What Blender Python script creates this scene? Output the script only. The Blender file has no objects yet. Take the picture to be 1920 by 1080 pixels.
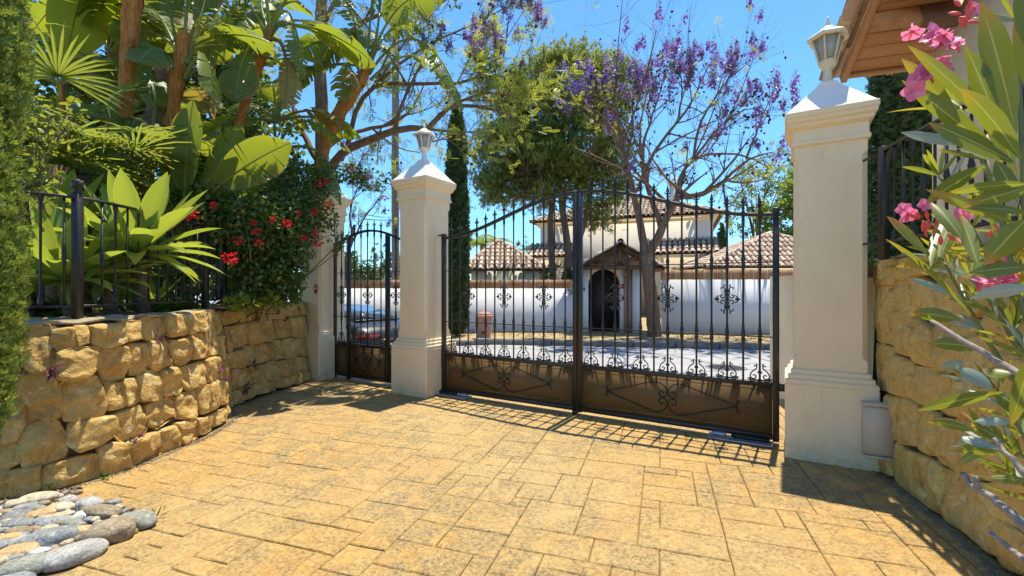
import bpy, math, random
import numpy as np
from mathutils import Vector, Matrix

rng = np.random.default_rng(7)
random.seed(7)
scene = bpy.context.scene
COL = scene.collection

# ---------------------------------------------------------------- camera, sky, sun, exposure
CAM_H = 1.35
FPX = 853.0          # focal length of the photograph in its own pixels
cam_d = bpy.data.cameras.new('camera')
cam_d.lens = 16.0
cam_d.sensor_width = 36.0
cam_d.clip_end = 3000
cam = bpy.data.objects.new('camera', cam_d)
COL.objects.link(cam)
cam.location = (0, 0, CAM_H)
cam.rotation_euler = (math.radians(90), 0, 0)
scene.camera = cam

SUN = Vector((0.148, 0.230, 1.0)).normalized()
world = bpy.data.worlds.new('World')
scene.world = world
world.use_nodes = True
wn = world.node_tree
bg = wn.nodes['Background']
sky = wn.nodes.new('ShaderNodeTexSky')
sky.sky_type = 'NISHITA'
sky.sun_disc = False
sky.sun_elevation = math.asin(SUN.z)
sky.sun_rotation = math.atan2(SUN.x, SUN.y)
sky.altitude = 100
sky.air_density = 1.0
sky.dust_density = 0.0
sky.ozone_density = 3.0
tint = wn.nodes.new('ShaderNodeMix'); tint.data_type = 'RGBA'; tint.blend_type = 'MULTIPLY'; tint.inputs[0].default_value = 1.0
tint.inputs[7].default_value = (0.54, 0.86, 1.05, 1)
wn.links.new(sky.outputs[0], tint.inputs[6]); wn.links.new(tint.outputs[2], bg.inputs[0])
bg.inputs[1].default_value = 0.086
sun_d = bpy.data.lights.new('sun', 'SUN')
sun_d.energy = 2.65
sun_d.angle = math.radians(0.53)
sun_d.color = (1.0, 0.93, 0.79)
sun = bpy.data.objects.new('sun', sun_d)
COL.objects.link(sun)
sun.rotation_euler = (-SUN).to_track_quat('-Z', 'Y').to_euler()
sun.location = (10, 15, 60)
scene.view_settings.view_transform = 'Standard'
scene.view_settings.look = 'None'
scene.view_settings.gamma = 1.0
scene.view_settings.use_curve_mapping = False
scene.view_settings.exposure = 1.55
scene.cycles.max_bounces = 8
scene.cycles.diffuse_bounces = 4
scene.cycles.transmission_bounces = 6
scene.cycles.transparent_max_bounces = 8
scene.cycles.sample_clamp_indirect = 6.0

# ---------------------------------------------------------------- helpers
def W(px, py, y):
    """The point at depth y that the photograph shows at pixel (px, py)."""
    return np.array([(px - 960.0) / FPX * y, y, CAM_H - (py - 540.0) / FPX * y])

def G(px, py, z=0.0):
    """The point at height z that the photograph shows at pixel (px, py)."""
    y = (CAM_H - z) * FPX / (py - 540.0)
    return np.array([(px - 960.0) / FPX * y, y, z])

def nrm(v):
    v = np.asarray(v, float)
    return v / (np.linalg.norm(v) + 1e-12)

def frame(d, up=(0, 0, 1)):
    """3x3, columns: across, along d, normal."""
    d = nrm(d); up = np.asarray(up, float)
    x = np.cross(d, up)
    if np.linalg.norm(x) < 1e-4:
        x = np.cross(d, (1, 0, 0.1))
    x = nrm(x)
    return np.stack([x, d, np.cross(x, d)], axis=1)

def frames(D, U):
    """many frames at once: D (n,3) along, U (n,3) rough normal."""
    D = D / (np.linalg.norm(D, axis=1, keepdims=True) + 1e-9)
    X = np.cross(D, U); X /= (np.linalg.norm(X, axis=1, keepdims=True) + 1e-9)
    Nn = np.cross(X, D)
    return np.stack([X, D, Nn], axis=2)

_ph = rng.uniform(0, 6.28, (24, 1)); _fr = rng.normal(0, 1, (24, 3))
def noise3(P, scale=1.0, octaves=3):
    """smooth cheap noise about -1..1 for points (n,3)."""
    P = np.atleast_2d(P) * scale
    o = np.zeros(len(P)); a = 1.0
    for k in range(octaves):
        q = slice(k * 8, k * 8 + 8)
        o += a * np.sin(P @ _fr[q].T * (1.9 ** k) + _ph[q].T).sum(1) / 3.2
        a *= 0.55
    return o

class MB:
    """collects geometry; build() links it as one mesh object."""
    def __init__(s):
        s.v = []; s.f = []; s.n = 0; s.uv = []; s.has_uv = False
    def add(s, V, F, uv=None):
        V = np.asarray(V, float).reshape(-1, 3)
        for a in (F if isinstance(F, (list, tuple)) and len(F) and isinstance(F[0], np.ndarray) and F[0].ndim == 2 else [F]):
            a = np.asarray(a, int)
            if a.size: s.f.append(a + s.n)
        s.v.append(V); s.n += len(V)
        if uv is not None: s.has_uv = True
        s.uv.append(np.zeros((len(V), 2)) if uv is None else np.asarray(uv, float))
        return s
    def box(s, c, size, R=None):
        h = np.array(size, float) / 2
        V = np.array([(x, y, z) for x in (-1, 1) for y in (-1, 1) for z in (-1, 1)], float) * h
        if R is not None: V = V @ np.asarray(R).T
        return s.add(V + np.asarray(c, float), np.array([(0, 1, 3, 2), (4, 6, 7, 5), (0, 4, 5, 1), (2, 3, 7, 6), (0, 2, 6, 4), (1, 5, 7, 3)]))
    def bbox(s, c, size, R=None, b=0.01):
        """box with bevelled edges"""
        h = np.array(size, float) / 2; b = min(b, h.min() * 0.9)
        rings = []
        for z, i in ((-h[2], b), (-h[2] + b, 0), (h[2] - b, 0), (h[2], b)):
            x, y = h[0] - i, h[1] - i
            rings.append([(-x + b, -y, z), (x - b, -y, z), (x, -y + b, z), (x, y - b, z), (x - b, y, z), (-x + b, y, z), (-x, y - b, z), (-x, -y + b, z)])
        rings = np.array(rings)
        if R is not None: rings = rings @ np.asarray(R).T
        return s.loft(rings + np.asarray(c, float))
    def loft(s, rings, cap=True, closed=True):
        rings = np.asarray(rings, float); m, k = rings.shape[:2]
        i = np.arange(m - 1)[:, None] * k; j = np.arange(k if closed else k - 1)[None, :]; j2 = (j + 1) % k
        F = np.stack([i + j, i + j2, i + k + j2, i + k + j], axis=-1).reshape(-1, 4)
        fs = [F]
        if cap and closed:
            fs += [np.arange(k)[::-1].reshape(1, k), (np.arange(k) + (m - 1) * k).reshape(1, k)]
        return s.add(rings.reshape(-1, 3), fs)
    def tube(s, P, r, n=6, cap=True, flat=None):
        P = np.asarray(P, float); m = len(P)
        r = np.broadcast_to(np.asarray(r, float), (m,))
        T = np.gradient(P, axis=0); T /= (np.linalg.norm(T, axis=1, keepdims=True) + 1e-9)
        u = np.cross(T[0], (0.13, 0.21, 0.97))
        if np.linalg.norm(u) < 0.1: u = np.cross(T[0], (1, 0.2, 0))
        u = nrm(u); U = []
        for t in T:
            u = nrm(u - t * np.dot(u, t)); U.append(u)
        U = np.array(U); Vv = np.cross(T, U)
        a = np.arange(n) / n * 2 * np.pi
        rings = P[:, None] + r[:, None, None] * (np.cos(a)[None, :, None] * U[:, None] + np.sin(a)[None, :, None] * Vv[:, None])
        return s.loft(rings, cap)
    def sweep(s, P, w, h, up=(0, 0, 1)):
        """rectangular bar along P; w along up x T, h along up."""
        P = np.asarray(P, float)
        T = np.gradient(P, axis=0); rings = []
        for p, t in zip(P, T):
            Fm = frame(t, up); x, z = Fm[:, 0] * w / 2, Fm[:, 2] * h / 2
            rings.append([p - x - z, p + x - z, p + x + z, p - x + z])
        return s.loft(rings)
    def lathe(s, prof, c=(0, 0, 0), n=10, R=None, cap=True, rot=0.0):
        a = np.arange(n) / n * 2 * np.pi + rot
        rings = np.array([[(r * math.cos(t), r * math.sin(t), z) for t in a] for r, z in prof])
        if R is not None: rings = rings @ np.asarray(R).T
        return s.loft(rings + np.asarray(c, float), cap)
    def prism(s, poly, z0, z1):
        poly = np.asarray(poly, float)
        a = np.c_[poly, np.full(len(poly), z0)]; b = np.c_[poly, np.full(len(poly), z1)]
        return s.loft([a, b])
    def scatter(s, TV, TF, P, R, S, uv=None):
        TV = np.asarray(TV, float); TF = np.asarray(TF, int); n = len(P); k = len(TV)
        if n == 0: return s
        S = np.asarray(S, float)
        if S.ndim == 1: S = np.repeat(S[:, None], 3, 1)
        V = np.einsum('nij,nkj->nki', R, TV[None] * S[:, None, :]) + np.asarray(P)[:, None, :]
        F = (TF[None] + (np.arange(n) * k)[:, None, None]).reshape(-1, TF.shape[1])
        return s.add(V.reshape(-1, 3), F, None if uv is None else np.tile(uv, (n, 1)))
    def mesh(s, name, mat, off=None, smooth=False):
        V = np.concatenate(s.v)
        if off is not None: V = V - np.asarray(off, float)
        me = bpy.data.meshes.new(name)
        me.vertices.add(len(V)); me.vertices.foreach_set('co', V.astype('f4').ravel())
        idx = np.concatenate([a.ravel() for a in s.f]); cnt = np.concatenate([np.full(len(a), a.shape[1]) for a in s.f])
        me.loops.add(len(idx)); me.loops.foreach_set('vertex_index', idx.astype('i4'))
        me.polygons.add(len(cnt))
        st = np.concatenate([[0], np.cumsum(cnt)[:-1]])
        me.polygons.foreach_set('loop_start', st.astype('i4'))
        try: me.polygons.foreach_set('loop_total', cnt.astype('i4'))
        except Exception: pass
        if s.has_uv:
            l = me.uv_layers.new(name='UVMap')
            l.data.foreach_set('uv', np.concatenate(s.uv)[idx].astype('f4').ravel())
        me.update(calc_edges=True)
        if smooth: me.polygons.foreach_set('use_smooth', np.ones(len(cnt), bool))
        for m in (mat if isinstance(mat, (list, tuple)) else [mat]): me.materials.append(m)
        return me
    def build(s, name, mat, parent=None, smooth=False, world=False, kind=None, angle=None):
        off = parent.location if (world and parent is not None) else None
        if world and parent is not None and parent.parent is not None:
            off = Vector(parent.location) + parent.parent.location
        me = s.mesh(name, mat, off, smooth or angle is not None)
        if angle is not None:
            try: me.set_sharp_from_angle(angle=math.radians(angle))
            except Exception: pass
        o = bpy.data.objects.new(name, me); COL.objects.link(o)
        if parent is not None: o.parent = parent
        if kind: o['kind'] = kind
        return o

def thing(name, label, cat, loc=(0, 0, 0), rotz=0.0, group=None):
    o = bpy.data.objects.new(name, None); COL.objects.link(o)
    o.empty_display_size = 0.1
    o.location = loc; o.rotation_euler = (0, 0, rotz)
    o['label'] = label; o['category'] = cat; o['kind'] = 'thing'
    if group: o['group'] = group
    return o

def tag(o, label, cat, group=None):
    o['label'] = label; o['category'] = cat; o['kind'] = 'thing'
    if group: o['group'] = group
    return o

def kids(o): return [c for c in COL.objects if c.parent == o]

def copy_tree(o, parent=None, ch=None):
    if ch is None:
        ch = {}
        for c in COL.objects:
            if c.parent: ch.setdefault(c.parent.name, []).append(c)
    c = o.copy(); COL.objects.link(c)
    if parent is not None: c.parent = parent
    for k in ch.get(o.name, []): copy_tree(k, c, ch)
    return c

def place(me, name, parent, loc=(0, 0, 0), rot=(0, 0, 0), sc=(1, 1, 1)):
    o = bpy.data.objects.new(name, me); COL.objects.link(o)
    if parent is not None: o.parent = parent
    o.location = loc; o.rotation_euler = rot; o.scale = sc
    return o

def chaikin(P, n=2, closed=False):
    P = np.asarray(P, float)
    for _ in range(n):
        if closed:
            Q = np.roll(P, -1, 0)
            P = np.stack([P * .75 + Q * .25, P * .25 + Q * .75], 1).reshape(-1, P.shape[1])
        else:
            Q = np.stack([P[:-1] * .75 + P[1:] * .25, P[:-1] * .25 + P[1:] * .75], 1).reshape(-1, P.shape[1])
            P = np.concatenate([P[:1], Q, P[-1:]])
    return P

def resample(P, n, closed=False):
    P = np.asarray(P, float)
    if closed: P = np.concatenate([P, P[:1]])
    L = np.r_[0, np.cumsum(np.linalg.norm(np.diff(P, axis=0), axis=1))]
    t = np.linspace(0, L[-1], n + 1)[:-1] if closed else np.linspace(0, L[-1], n)
    return np.stack([np.interp(t, L, P[:, k]) for k in range(P.shape[1])], 1)

class Path:
    def __init__(s, pts, n=2):
        s.p = chaikin(pts, n); s.L = np.r_[0, np.cumsum(np.linalg.norm(np.diff(s.p, axis=0), axis=1))]
        s.len = s.L[-1]
    def at(s, t):
        t = np.atleast_1d(t).astype(float)
        x = np.interp(t, s.L, s.p[:, 0]); y = np.interp(t, s.L, s.p[:, 1])
        e = 0.04
        dx = np.interp(t + e, s.L, s.p[:, 0]) - np.interp(t - e, s.L, s.p[:, 0])
        dy = np.interp(t + e, s.L, s.p[:, 1]) - np.interp(t - e, s.L, s.p[:, 1])
        n = np.stack([dy, -dx], 1); n /= np.linalg.norm(n, axis=1, keepdims=True)
        return np.stack([x, y], 1), n
    def pt(s, t, z, d=0.0):
        p, n = s.at(t); q = p + n * np.atleast_1d(d)[:, None]
        return np.c_[q, np.broadcast_to(z, len(q))]

# ---------------------------------------------------------------- materials
class Sh:
    def __init__(s, name):
        s.m = bpy.data.materials.new(name); s.m.use_nodes = True
        s.t = s.m.node_tree; s.b = s.t.nodes['Principled BSDF']; s.out = s.t.nodes['Material Output']
        s.pos = None
    def nd(s, typ, **kw):
        n = s.t.nodes.new('ShaderNode' + typ)
        for k, v in kw.items(): setattr(n, k, v)
        return n
    def lk(s, a, b): s.t.links.new(a, b)
    def P(s):
        if s.pos is None: s.geo = s.nd('NewGeometry'); s.pos = s.geo.outputs['Position']
        return s.pos
    def island(s):
        s.P(); return s.geo.outputs['Random Per Island']
    def objrand(s): return s.nd('ObjectInfo').outputs['Random']
    def uv(s):
        n = s.nd('UVMap'); sp = s.nd('SeparateXYZ'); s.lk(n.outputs[0], sp.inputs[0]); return sp.outputs[0], sp.outputs[1]
    def val(s, x, sock):
        if hasattr(x, 'node'): s.lk(x, sock)
        else:
            if isinstance(x, (tuple, list)) and len(x) == 3 and sock.type == 'RGBA': x = (*x, 1)
            sock.default_value = x
    def scaled(s, vec):
        n = s.nd('VectorMath', operation='MULTIPLY'); s.lk(s.P(), n.inputs[0]); n.inputs[1].default_value = vec; return n.outputs[0]
    def noise(s, scale, detail=4, rough=0.55, dist=0.0, vec=None):
        n = s.nd('TexNoise'); n.inputs['Scale'].default_value = scale; n.inputs['Detail'].default_value = detail
        n.inputs['Roughness'].default_value = rough; n.inputs['Distortion'].default_value = dist
        s.lk(vec if vec is not None else s.P(), n.inputs['Vector']); return n.outputs['Fac']
    def vor(s, scale, feature='F1', out='Distance', vec=None):
        n = s.nd('TexVoronoi', feature=feature); n.inputs['Scale'].default_value = scale
        s.lk(vec if vec is not None else s.P(), n.inputs['Vector']); return n.outputs[out]
    def wave(s, x, scale, dist=0.0):
        n = s.nd('Math', operation='MULTIPLY'); s.lk(x, n.inputs[0]); n.inputs[1].default_value = scale
        m = s.nd('Math', operation='SINE'); s.lk(n.outputs[0], m.inputs[0]); return m.outputs[0]
    def ma(s, op, a, b=0.0, c=0.0, clamp=False):
        n = s.nd('Math', operation=op, use_clamp=clamp)
        for i, x in enumerate((a, b, c)): s.val(x, n.inputs[i])
        return n.outputs[0]
    def ramp(s, f, stops, interp='LINEAR'):
        n = s.nd('ValToRGB'); cr = n.color_ramp; cr.interpolation = interp
        while len(cr.elements) < len(stops): cr.elements.new(0.5)
        for e, (p, c) in zip(cr.elements, stops):
            e.position = p; e.color = (*c, 1) if isinstance(c, (tuple, list)) else (c, c, c, 1)
        s.lk(f, n.inputs[0]); return n.outputs[0]
    def mix(s, f, a, b, mode='MIX'):
        n = s.nd('Mix', data_type='RGBA', blend_type=mode)
        s.val(f, n.inputs[0]); s.val(a, n.inputs[6]); s.val(b, n.inputs[7]); return n.outputs[2]
    def bump(s, h, strength=0.5, dist=0.01, prev=None):
        n = s.nd('Bump'); n.inputs['Strength'].default_value = strength; n.inputs['Distance'].default_value = dist
        s.lk(h, n.inputs['Height'])
        if prev is not None: s.lk(prev, n.inputs['Normal'])
        return n.outputs[0]
    def fin(s, col=None, rough=0.8, normal=None, metal=0.0, spec=0.5, trans=0.0, tcol=None):
        if col is not None: s.val(col, s.b.inputs['Base Color'])
        s.val(rough, s.b.inputs['Roughness']); s.b.inputs['Metallic'].default_value = metal
        s.b.inputs['Specular IOR Level'].default_value = spec
        if normal is not None: s.lk(normal, s.b.inputs['Normal'])
        if trans:
            tr = s.nd('BsdfTranslucent'); s.val(tcol if tcol is not None else col, tr.inputs[0])
            if normal is not None: s.lk(normal, tr.inputs['Normal'])
            mx = s.nd('MixShader'); s.val(trans, mx.inputs[0]); s.lk(s.b.outputs[0], mx.inputs[1]); s.lk(tr.outputs[0], mx.inputs[2])
            s.lk(mx.outputs[0], s.out.inputs[0])
        return s.m

M = {}
def flat(name, c, rough=0.7, metal=0.0, var=0.08, spec=0.5):
    s = Sh(name); n = s.noise(9, 4)
    col = s.ramp(n, [(0.3, tuple(x * (1 - var * 1.5) for x in c)), (0.7, tuple(min(1, x * (1 + var)) for x in c))])
    M[name] = s.fin(col, rough, s.bump(s.noise(60, 3), 0.12, 0.004), metal, spec); return M[name]

def mat_stone(name, cols, moss=0.35):
    s = Sh(name)
    big = s.noise(4.5, 5, 0.6, 0.4); fine = s.noise(26, 6, 0.7); gr = s.noise(140, 3)
    c = s.ramp(big, [(0.28, cols[0]), (0.48, cols[1]), (0.62, cols[2]), (0.78, cols[3])])
    c = s.mix(s.ma('MULTIPLY', s.objrand(), 0.75), c, s.ramp(s.noise(3.1, 3, 0.5, 1.2), [(0.35, cols[4]), (0.65, cols[1])]))
    c = s.mix(s.ramp(fine, [(0.5, 0.0), (0.72, 0.6)]), c, cols[0])
    c = s.mix(s.ramp(gr, [(0.4, 0.0), (0.75, 0.35)]), c, cols[5])
    c = s.mix(s.ramp(s.noise(7.5, 6, 0.75, 0.8), [(0.56, 0.0), (0.68, moss)]), c, cols[5])
    c = s.mix(s.ramp(s.noise(10, 7, 0.75, 1.0), [(0.55, 0.0), (0.66, 0.7)]), c, tuple(min(.92, x * 1.12 + .02) for x in cols[3]))
    h = s.ma('ADD', s.ma('MULTIPLY', s.noise(11, 7, 0.62, 0.5), 1.0), s.ma('MULTIPLY', fine, 0.4))
    chip = s.vor(13, 'F1', vec=s.P()); b = s.bump(h, 0.9, 0.06); b = s.bump(s.ma('ADD', chip, s.ma('MULTIPLY', s.noise(30, 6, 0.7), .7)), 0.35, 0.03, b); b = s.bump(gr, 0.4, 0.006, b)
    M[name] = s.fin(c, 0.92, b, spec=0.25)
mat_stone('sandstone', [(0.42, 0.23, 0.055), (0.72, 0.46, 0.14), (0.80, 0.57, 0.21), (0.87, 0.71, 0.38), (0.60, 0.35, 0.11), (0.19, 0.12, 0.045)], 0.7)
mat_stone('sandstone_worn', [(0.66, 0.39, 0.08), (0.88, 0.58, 0.17), (0.90, 0.66, 0.24), (0.90, 0.72, 0.36), (0.76, 0.50, 0.19), (0.22, 0.14, 0.06)], 0.75)
flat('mortar', (0.10, 0.075, 0.045), 0.95, var=0.3)

s = Sh('coping'); n1 = s.noise(7, 6, 0.65); n2 = s.noise(45, 5, 0.7)
c = s.ramp(n1, [(0.3, (0.22, 0.17, 0.11)), (0.5, (0.40, 0.32, 0.21)), (0.7, (0.52, 0.44, 0.31))])
c = s.mix(s.ramp(n2, [(0.5, 0.0), (0.75, 0.7)]), c, (0.12, 0.105, 0.08))
M['coping'] = s.fin(c, 0.95, s.bump(s.noise(16, 7, 0.7), 0.8, 0.03), spec=0.2)

# stamped paving: ochre, worn grey patches, fine slate relief
s = Sh('paving')
w1 = s.noise(0.7, 5, 0.6, 0.6); w2 = s.noise(5.5, 7, 0.72, 0.8); w3 = s.noise(34, 6, 0.78); w4 = s.noise(60, 4, 0.75); w5 = s.noise(14, 6, 0.7, 1.0)
base = s.ramp(s.noise(3.0, 6, 0.68, 0.9), [(0.28, (0.426, 0.197, 0.039)), (0.42, (0.495, 0.265, 0.059)), (0.54, (0.554, 0.329, 0.086)), (0.64, (0.495, 0.247, 0.072)), (0.76, (0.595, 0.383, 0.116))])
base = s.mix(s.ma('MULTIPLY', s.objrand(), 0.45), base, (0.545, 0.329, 0.096))
base = s.mix(s.ramp(w5, [(0.50, 0.0), (0.66, 0.75)]), base, (0.654, 0.447, 0.144))
base = s.mix(s.ramp(s.noise(8.0, 5, 0.7, 0.6, vec=s.scaled((1.0, 1.0, 1.0))), [(0.56, 0.0), (0.68, 0.55)]), base, (0.495, 0.242, 0.096))
vein = s.ramp(s.noise(6, 7, 0.75, 1.8), [(0.47, 0.0), (0.5, 0.8), (0.53, 0.0)])
base = s.mix(vein, base, (0.297, 0.160, 0.048))
big = s.noise(0.42, 3, 0.5, 0.4)
base = s.mix(s.ramp(big, [(0.42, 0.0), (0.58, 0.5)]), base, (0.470, 0.357, 0.176))
base = s.mix(s.ramp(s.noise(0.6, 4, 0.6, 0.8), [(0.54, 0.0), (0.66, 0.4)]), base, (0.445, 0.249, 0.094))
worn = s.ma('MULTIPLY', s.ramp(w1, [(0.42, 0.12), (0.58, 1.0)]), s.ramp(w2, [(0.42, 0.0), (0.56, 0.9)]))
base = s.mix(worn, base, (0.333, 0.240, 0.111))
dark = s.ma('MULTIPLY', s.ramp(w3, [(0.47, 0.0), (0.57, 1.0)]), s.ramp(w2, [(0.38, 0.1), (0.56, 1.0)]))
dark = s.ma('MULTIPLY', dark, s.ramp(w1, [(0.34, 0.55), (0.58, 1.0)]))
base = s.mix(s.ma('MULTIPLY', dark, 0.8), base, (0.117, 0.080, 0.038))
base = s.mix(s.ramp(w4, [(0.50, 0.0), (0.68, 0.6)]), base, (0.693, 0.511, 0.207))
rel = s.ma('ADD', s.noise(5.5, 8, 0.66, 1.3), s.ma('MULTIPLY', w3, 0.3))
b = s.bump(rel, 0.75, 0.04); b = s.bump(w3, 0.4, 0.006, b)
M['paving'] = s.fin(base, s.ramp(w2, [(0.3, 0.45), (0.7, 0.8)]), b, spec=0.4)
flat('joint', (0.20, 0.125, 0.055), 0.95, var=0.35)

s = Sh('soil'); n = s.noise(14, 6, 0.7)
M['soil'] = s.fin(s.ramp(n, [(0.3, (0.06, 0.045, 0.025)), (0.6, (0.16, 0.115, 0.065)), (0.8, (0.28, 0.21, 0.12))]), 0.95, s.bump(n, 0.8, 0.03), spec=0.2)
s = Sh('verge_soil'); n = s.noise(5, 7, 0.72)
M['verge_soil'] = s.fin(s.ramp(n, [(0.3, (0.16, 0.115, 0.06)), (0.5, (0.36, 0.27, 0.14)), (0.62, (0.46, 0.36, 0.17)), (0.75, (0.21, 0.22, 0.07))]), 0.95, s.bump(n, 0.6, 0.03), spec=0.2)
s = Sh('asphalt'); n = s.noise(1.3, 6, 0.7, 0.6); g = s.noise(220, 3)
c = s.ramp(n, [(0.3, (0.30, 0.295, 0.29)), (0.7, (0.42, 0.41, 0.40))]); c = s.mix(s.ramp(g, [(0.4, 0.0), (0.7, 0.4)]), c, (0.22, 0.22, 0.225))
cr = s.ramp(s.vor(0.35, 'DISTANCE_TO_EDGE'), [(0.0, 0.8), (0.012, 0.0)])
c = s.mix(cr, c, (0.03, 0.03, 0.03))
M['asphalt'] = s.fin(c, 0.85, s.bump(g, 0.4, 0.006), spec=0.3)
flat('kerb_concrete', (0.20, 0.195, 0.185), 0.9, var=0.2)
s = Sh('stucco'); n = s.noise(1.7, 5, 0.6); g = s.noise(150, 4, 0.65)
c = s.ramp(n, [(0.3, (0.83, 0.655, 0.42)), (0.7, (0.89, 0.72, 0.475))])
c = s.mix(s.ramp(s.noise(5, 6, 0.75, 0.3, vec=s.scaled((1, 1, 0.15))), [(0.55, 0.0), (0.8, 0.22)]), c, (0.36, 0.28, 0.2))
spz = s.nd('SeparateXYZ'); s.lk(s.P(), spz.inputs[0])
splash = s.ma('MULTIPLY', s.ramp(spz.outputs[2], [(0.0, 1.0), (0.22, 0.0)]), s.ramp(s.noise(9, 6, 0.75), [(0.35, 0.0), (0.7, 0.75)]))
c = s.mix(splash, c, (0.42, 0.27, 0.12))
M['stucco'] = s.fin(c, 0.85, s.bump(g, 0.5, 0.006), spec=0.3)
s = Sh('cap_paint'); n = s.noise(3, 5, 0.6)
M['cap_paint'] = s.fin(s.ramp(n, [(0.3, (0.74, 0.72, 0.68)), (0.7, (0.82, 0.80, 0.77))]), 0.7, s.bump(s.noise(120, 3), 0.3, 0.004))
s = Sh('render_white'); n = s.noise(0.9, 6, 0.65)
c = s.ramp(n, [(0.3, (0.80, 0.79, 0.79)), (0.7, (0.87, 0.86, 0.86))])
M['render_white'] = s.fin(c, 0.9, s.bump(s.noise(60, 4), 0.3, 0.006), spec=0.3)
flat('render_cream', (0.82, 0.67, 0.46), 0.9, var=0.05)
flat('render_pale_green', (0.62, 0.64, 0.50), 0.9, var=0.05)
s = Sh('house_render'); M['house_render'] = s.fin(s.ramp(s.noise(1.1, 5), [(0.3, (0.80, 0.70, 0.58)), (0.7, (0.85, 0.76, 0.64))]), 0.9, s.bump(s.noise(90, 4), 0.3, 0.006))
s = Sh('brick'); i = s.island()
c = s.ramp(i, [(0.0, (0.36, 0.16, 0.075)), (0.3, (0.50, 0.25, 0.12)), (0.6, (0.62, 0.36, 0.19)), (0.85, (0.42, 0.21, 0.11)), (1.0, (0.68, 0.46, 0.28))])
c = s.mix(s.ramp(s.noise(30, 5), [(0.45, 0.0), (0.8, 0.6)]), c, (0.22, 0.13, 0.08))
M['brick'] = s.fin(c, 0.9, s.bump(s.noise(70, 4), 0.4, 0.006))
s = Sh('roof_tile'); i = s.island()
c = s.ramp(i, [(0.0, (0.33, 0.22, 0.15)), (0.25, (0.52, 0.37, 0.26)), (0.5, (0.62, 0.48, 0.35)), (0.75, (0.44, 0.31, 0.22)), (1.0, (0.70, 0.58, 0.45))])
c = s.mix(s.ramp(s.noise(14, 6, 0.75), [(0.48, 0.0), (0.72, 0.7)]), c, (0.15, 0.115, 0.085))
M['roof_tile'] = s.fin(c, 0.9, s.bump(s.noise(40, 4), 0.4, 0.008))
flat('roof_under', (0.14, 0.095, 0.065), 0.95, var=0.2)
s = Sh('timber'); g = s.noise(10, 6, 0.6, 0.2, vec=s.scaled((2.2, 9, 9)))
c = s.ramp(g, [(0.3, (0.36, 0.165, 0.068)), (0.5, (0.43, 0.21, 0.09)), (0.7, (0.50, 0.26, 0.118))])
c = s.mix(s.ma('MULTIPLY', s.objrand(), 0.35), c, (0.36, 0.16, 0.065))
M['timber'] = s.fin(c, 0.65, s.bump(g, 0.25, 0.004), spec=0.4)
s = Sh('timber_dark'); g = s.noise(14, 6, 0.65, 0.8)
M['timber_dark'] = s.fin(s.ramp(g, [(0.3, (0.10, 0.045, 0.022)), (0.7, (0.19, 0.088, 0.042))]), 0.6, s.bump(g, 0.2, 0.004))
s = Sh('iron'); n = s.noise(25, 5, 0.7)
M['iron'] = s.fin(s.ramp(n, [(0.3, (0.020, 0.0175, 0.016)), (0.7, (0.034, 0.029, 0.025))]), s.ramp(n, [(0.3, 0.34), (0.7, 0.5)]), s.bump(s.noise(180, 3), 0.25, 0.002), 0.25, 0.6)
s = Sh('iron_panel'); n = s.noise(6, 6, 0.7); g = s.noise(240, 3)
c = s.ramp(n, [(0.3, (0.115, 0.068, 0.024)), (0.7, (0.16, 0.098, 0.038))]); c = s.mix(s.ramp(g, [(0.45, 0.0), (0.7, 0.5)]), c, (0.22, 0.15, 0.075))
M['iron_panel'] = s.fin(c, 0.7, s.bump(g, 0.45, 0.003), 0.0, 0.2)
flat('iron_dark', (0.016, 0.014, 0.013), 0.45, 0.2, 0.2)
flat('zinc', (0.42, 0.42, 0.43), 0.45, 0.7)
flat('lamp_paint', (0.70, 0.62, 0.45), 0.5, var=0.05)
flat('lamp_paint_white', (0.78, 0.76, 0.71), 0.5, var=0.04)
s = Sh('lamp_glass'); s.b.inputs['Transmission Weight'].default_value = 0.35
M['lamp_glass'] = s.fin(s.ramp(s.noise(14, 3), [(0.3, (0.42, 0.43, 0.42)), (0.7, (0.55, 0.56, 0.54))]), 0.28, s.bump(s.noise(90, 3), 0.25, 0.002))
flat('plastic_grey', (0.52, 0.44, 0.34), 0.55, var=0.05)
flat('plastic_dark', (0.05, 0.05, 0.05), 0.5)
flat('white_print', (0.80, 0.80, 0.79), 0.5, var=0.02)
flat('green_enamel', (0.01, 0.16, 0.12), 0.3, var=0.03)
flat('red_enamel', (0.42, 0.008, 0.015), 0.4, var=0.03)
flat('teal_print', (0.10, 0.30, 0.30), 0.5, var=0.03)
flat('terracotta_pink', (0.50, 0.24, 0.185), 0.85, var=0.12)
s = Sh('car_paint'); s.b.inputs['Coat Weight'].default_value = 0.35; s.b.inputs['Coat Roughness'].default_value = 0.12
M['car_paint'] = s.fin((0.030, 0.030, 0.032), 0.38, None, 0.2, 0.4)
flat('car_glass', (0.06, 0.075, 0.09), 0.05, 0.0, 0.02, 1.0)
flat('car_light', (0.45, 0.02, 0.02), 0.2, var=0.02)
flat('tyre', (0.02, 0.02, 0.02), 0.9)
flat('rim_metal', (0.35, 0.35, 0.36), 0.3, 0.9)

# ================================================================ GROUND AND STREET
TH = math.radians(31.0)
FD = np.array([math.cos(TH), -math.sin(TH)])      # along the gate line, towards the right
SD = np.array([math.sin(TH), math.cos(TH)])       # through the gate, towards the street
M0 = np.array([-1.151, 5.977])                    # centre of the middle pillar
def gp(t, y=0.0): return M0 + FD * t + SD * y

def sheet(name, pts, z, mat, kind='structure', parent=None):
    m = MB(); p = np.asarray(pts, float)
    m.add(np.c_[p, np.full(len(p), z)], np.arange(len(p)).reshape(1, -1))
    return m.build(name, mat, parent, kind=kind)

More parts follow.
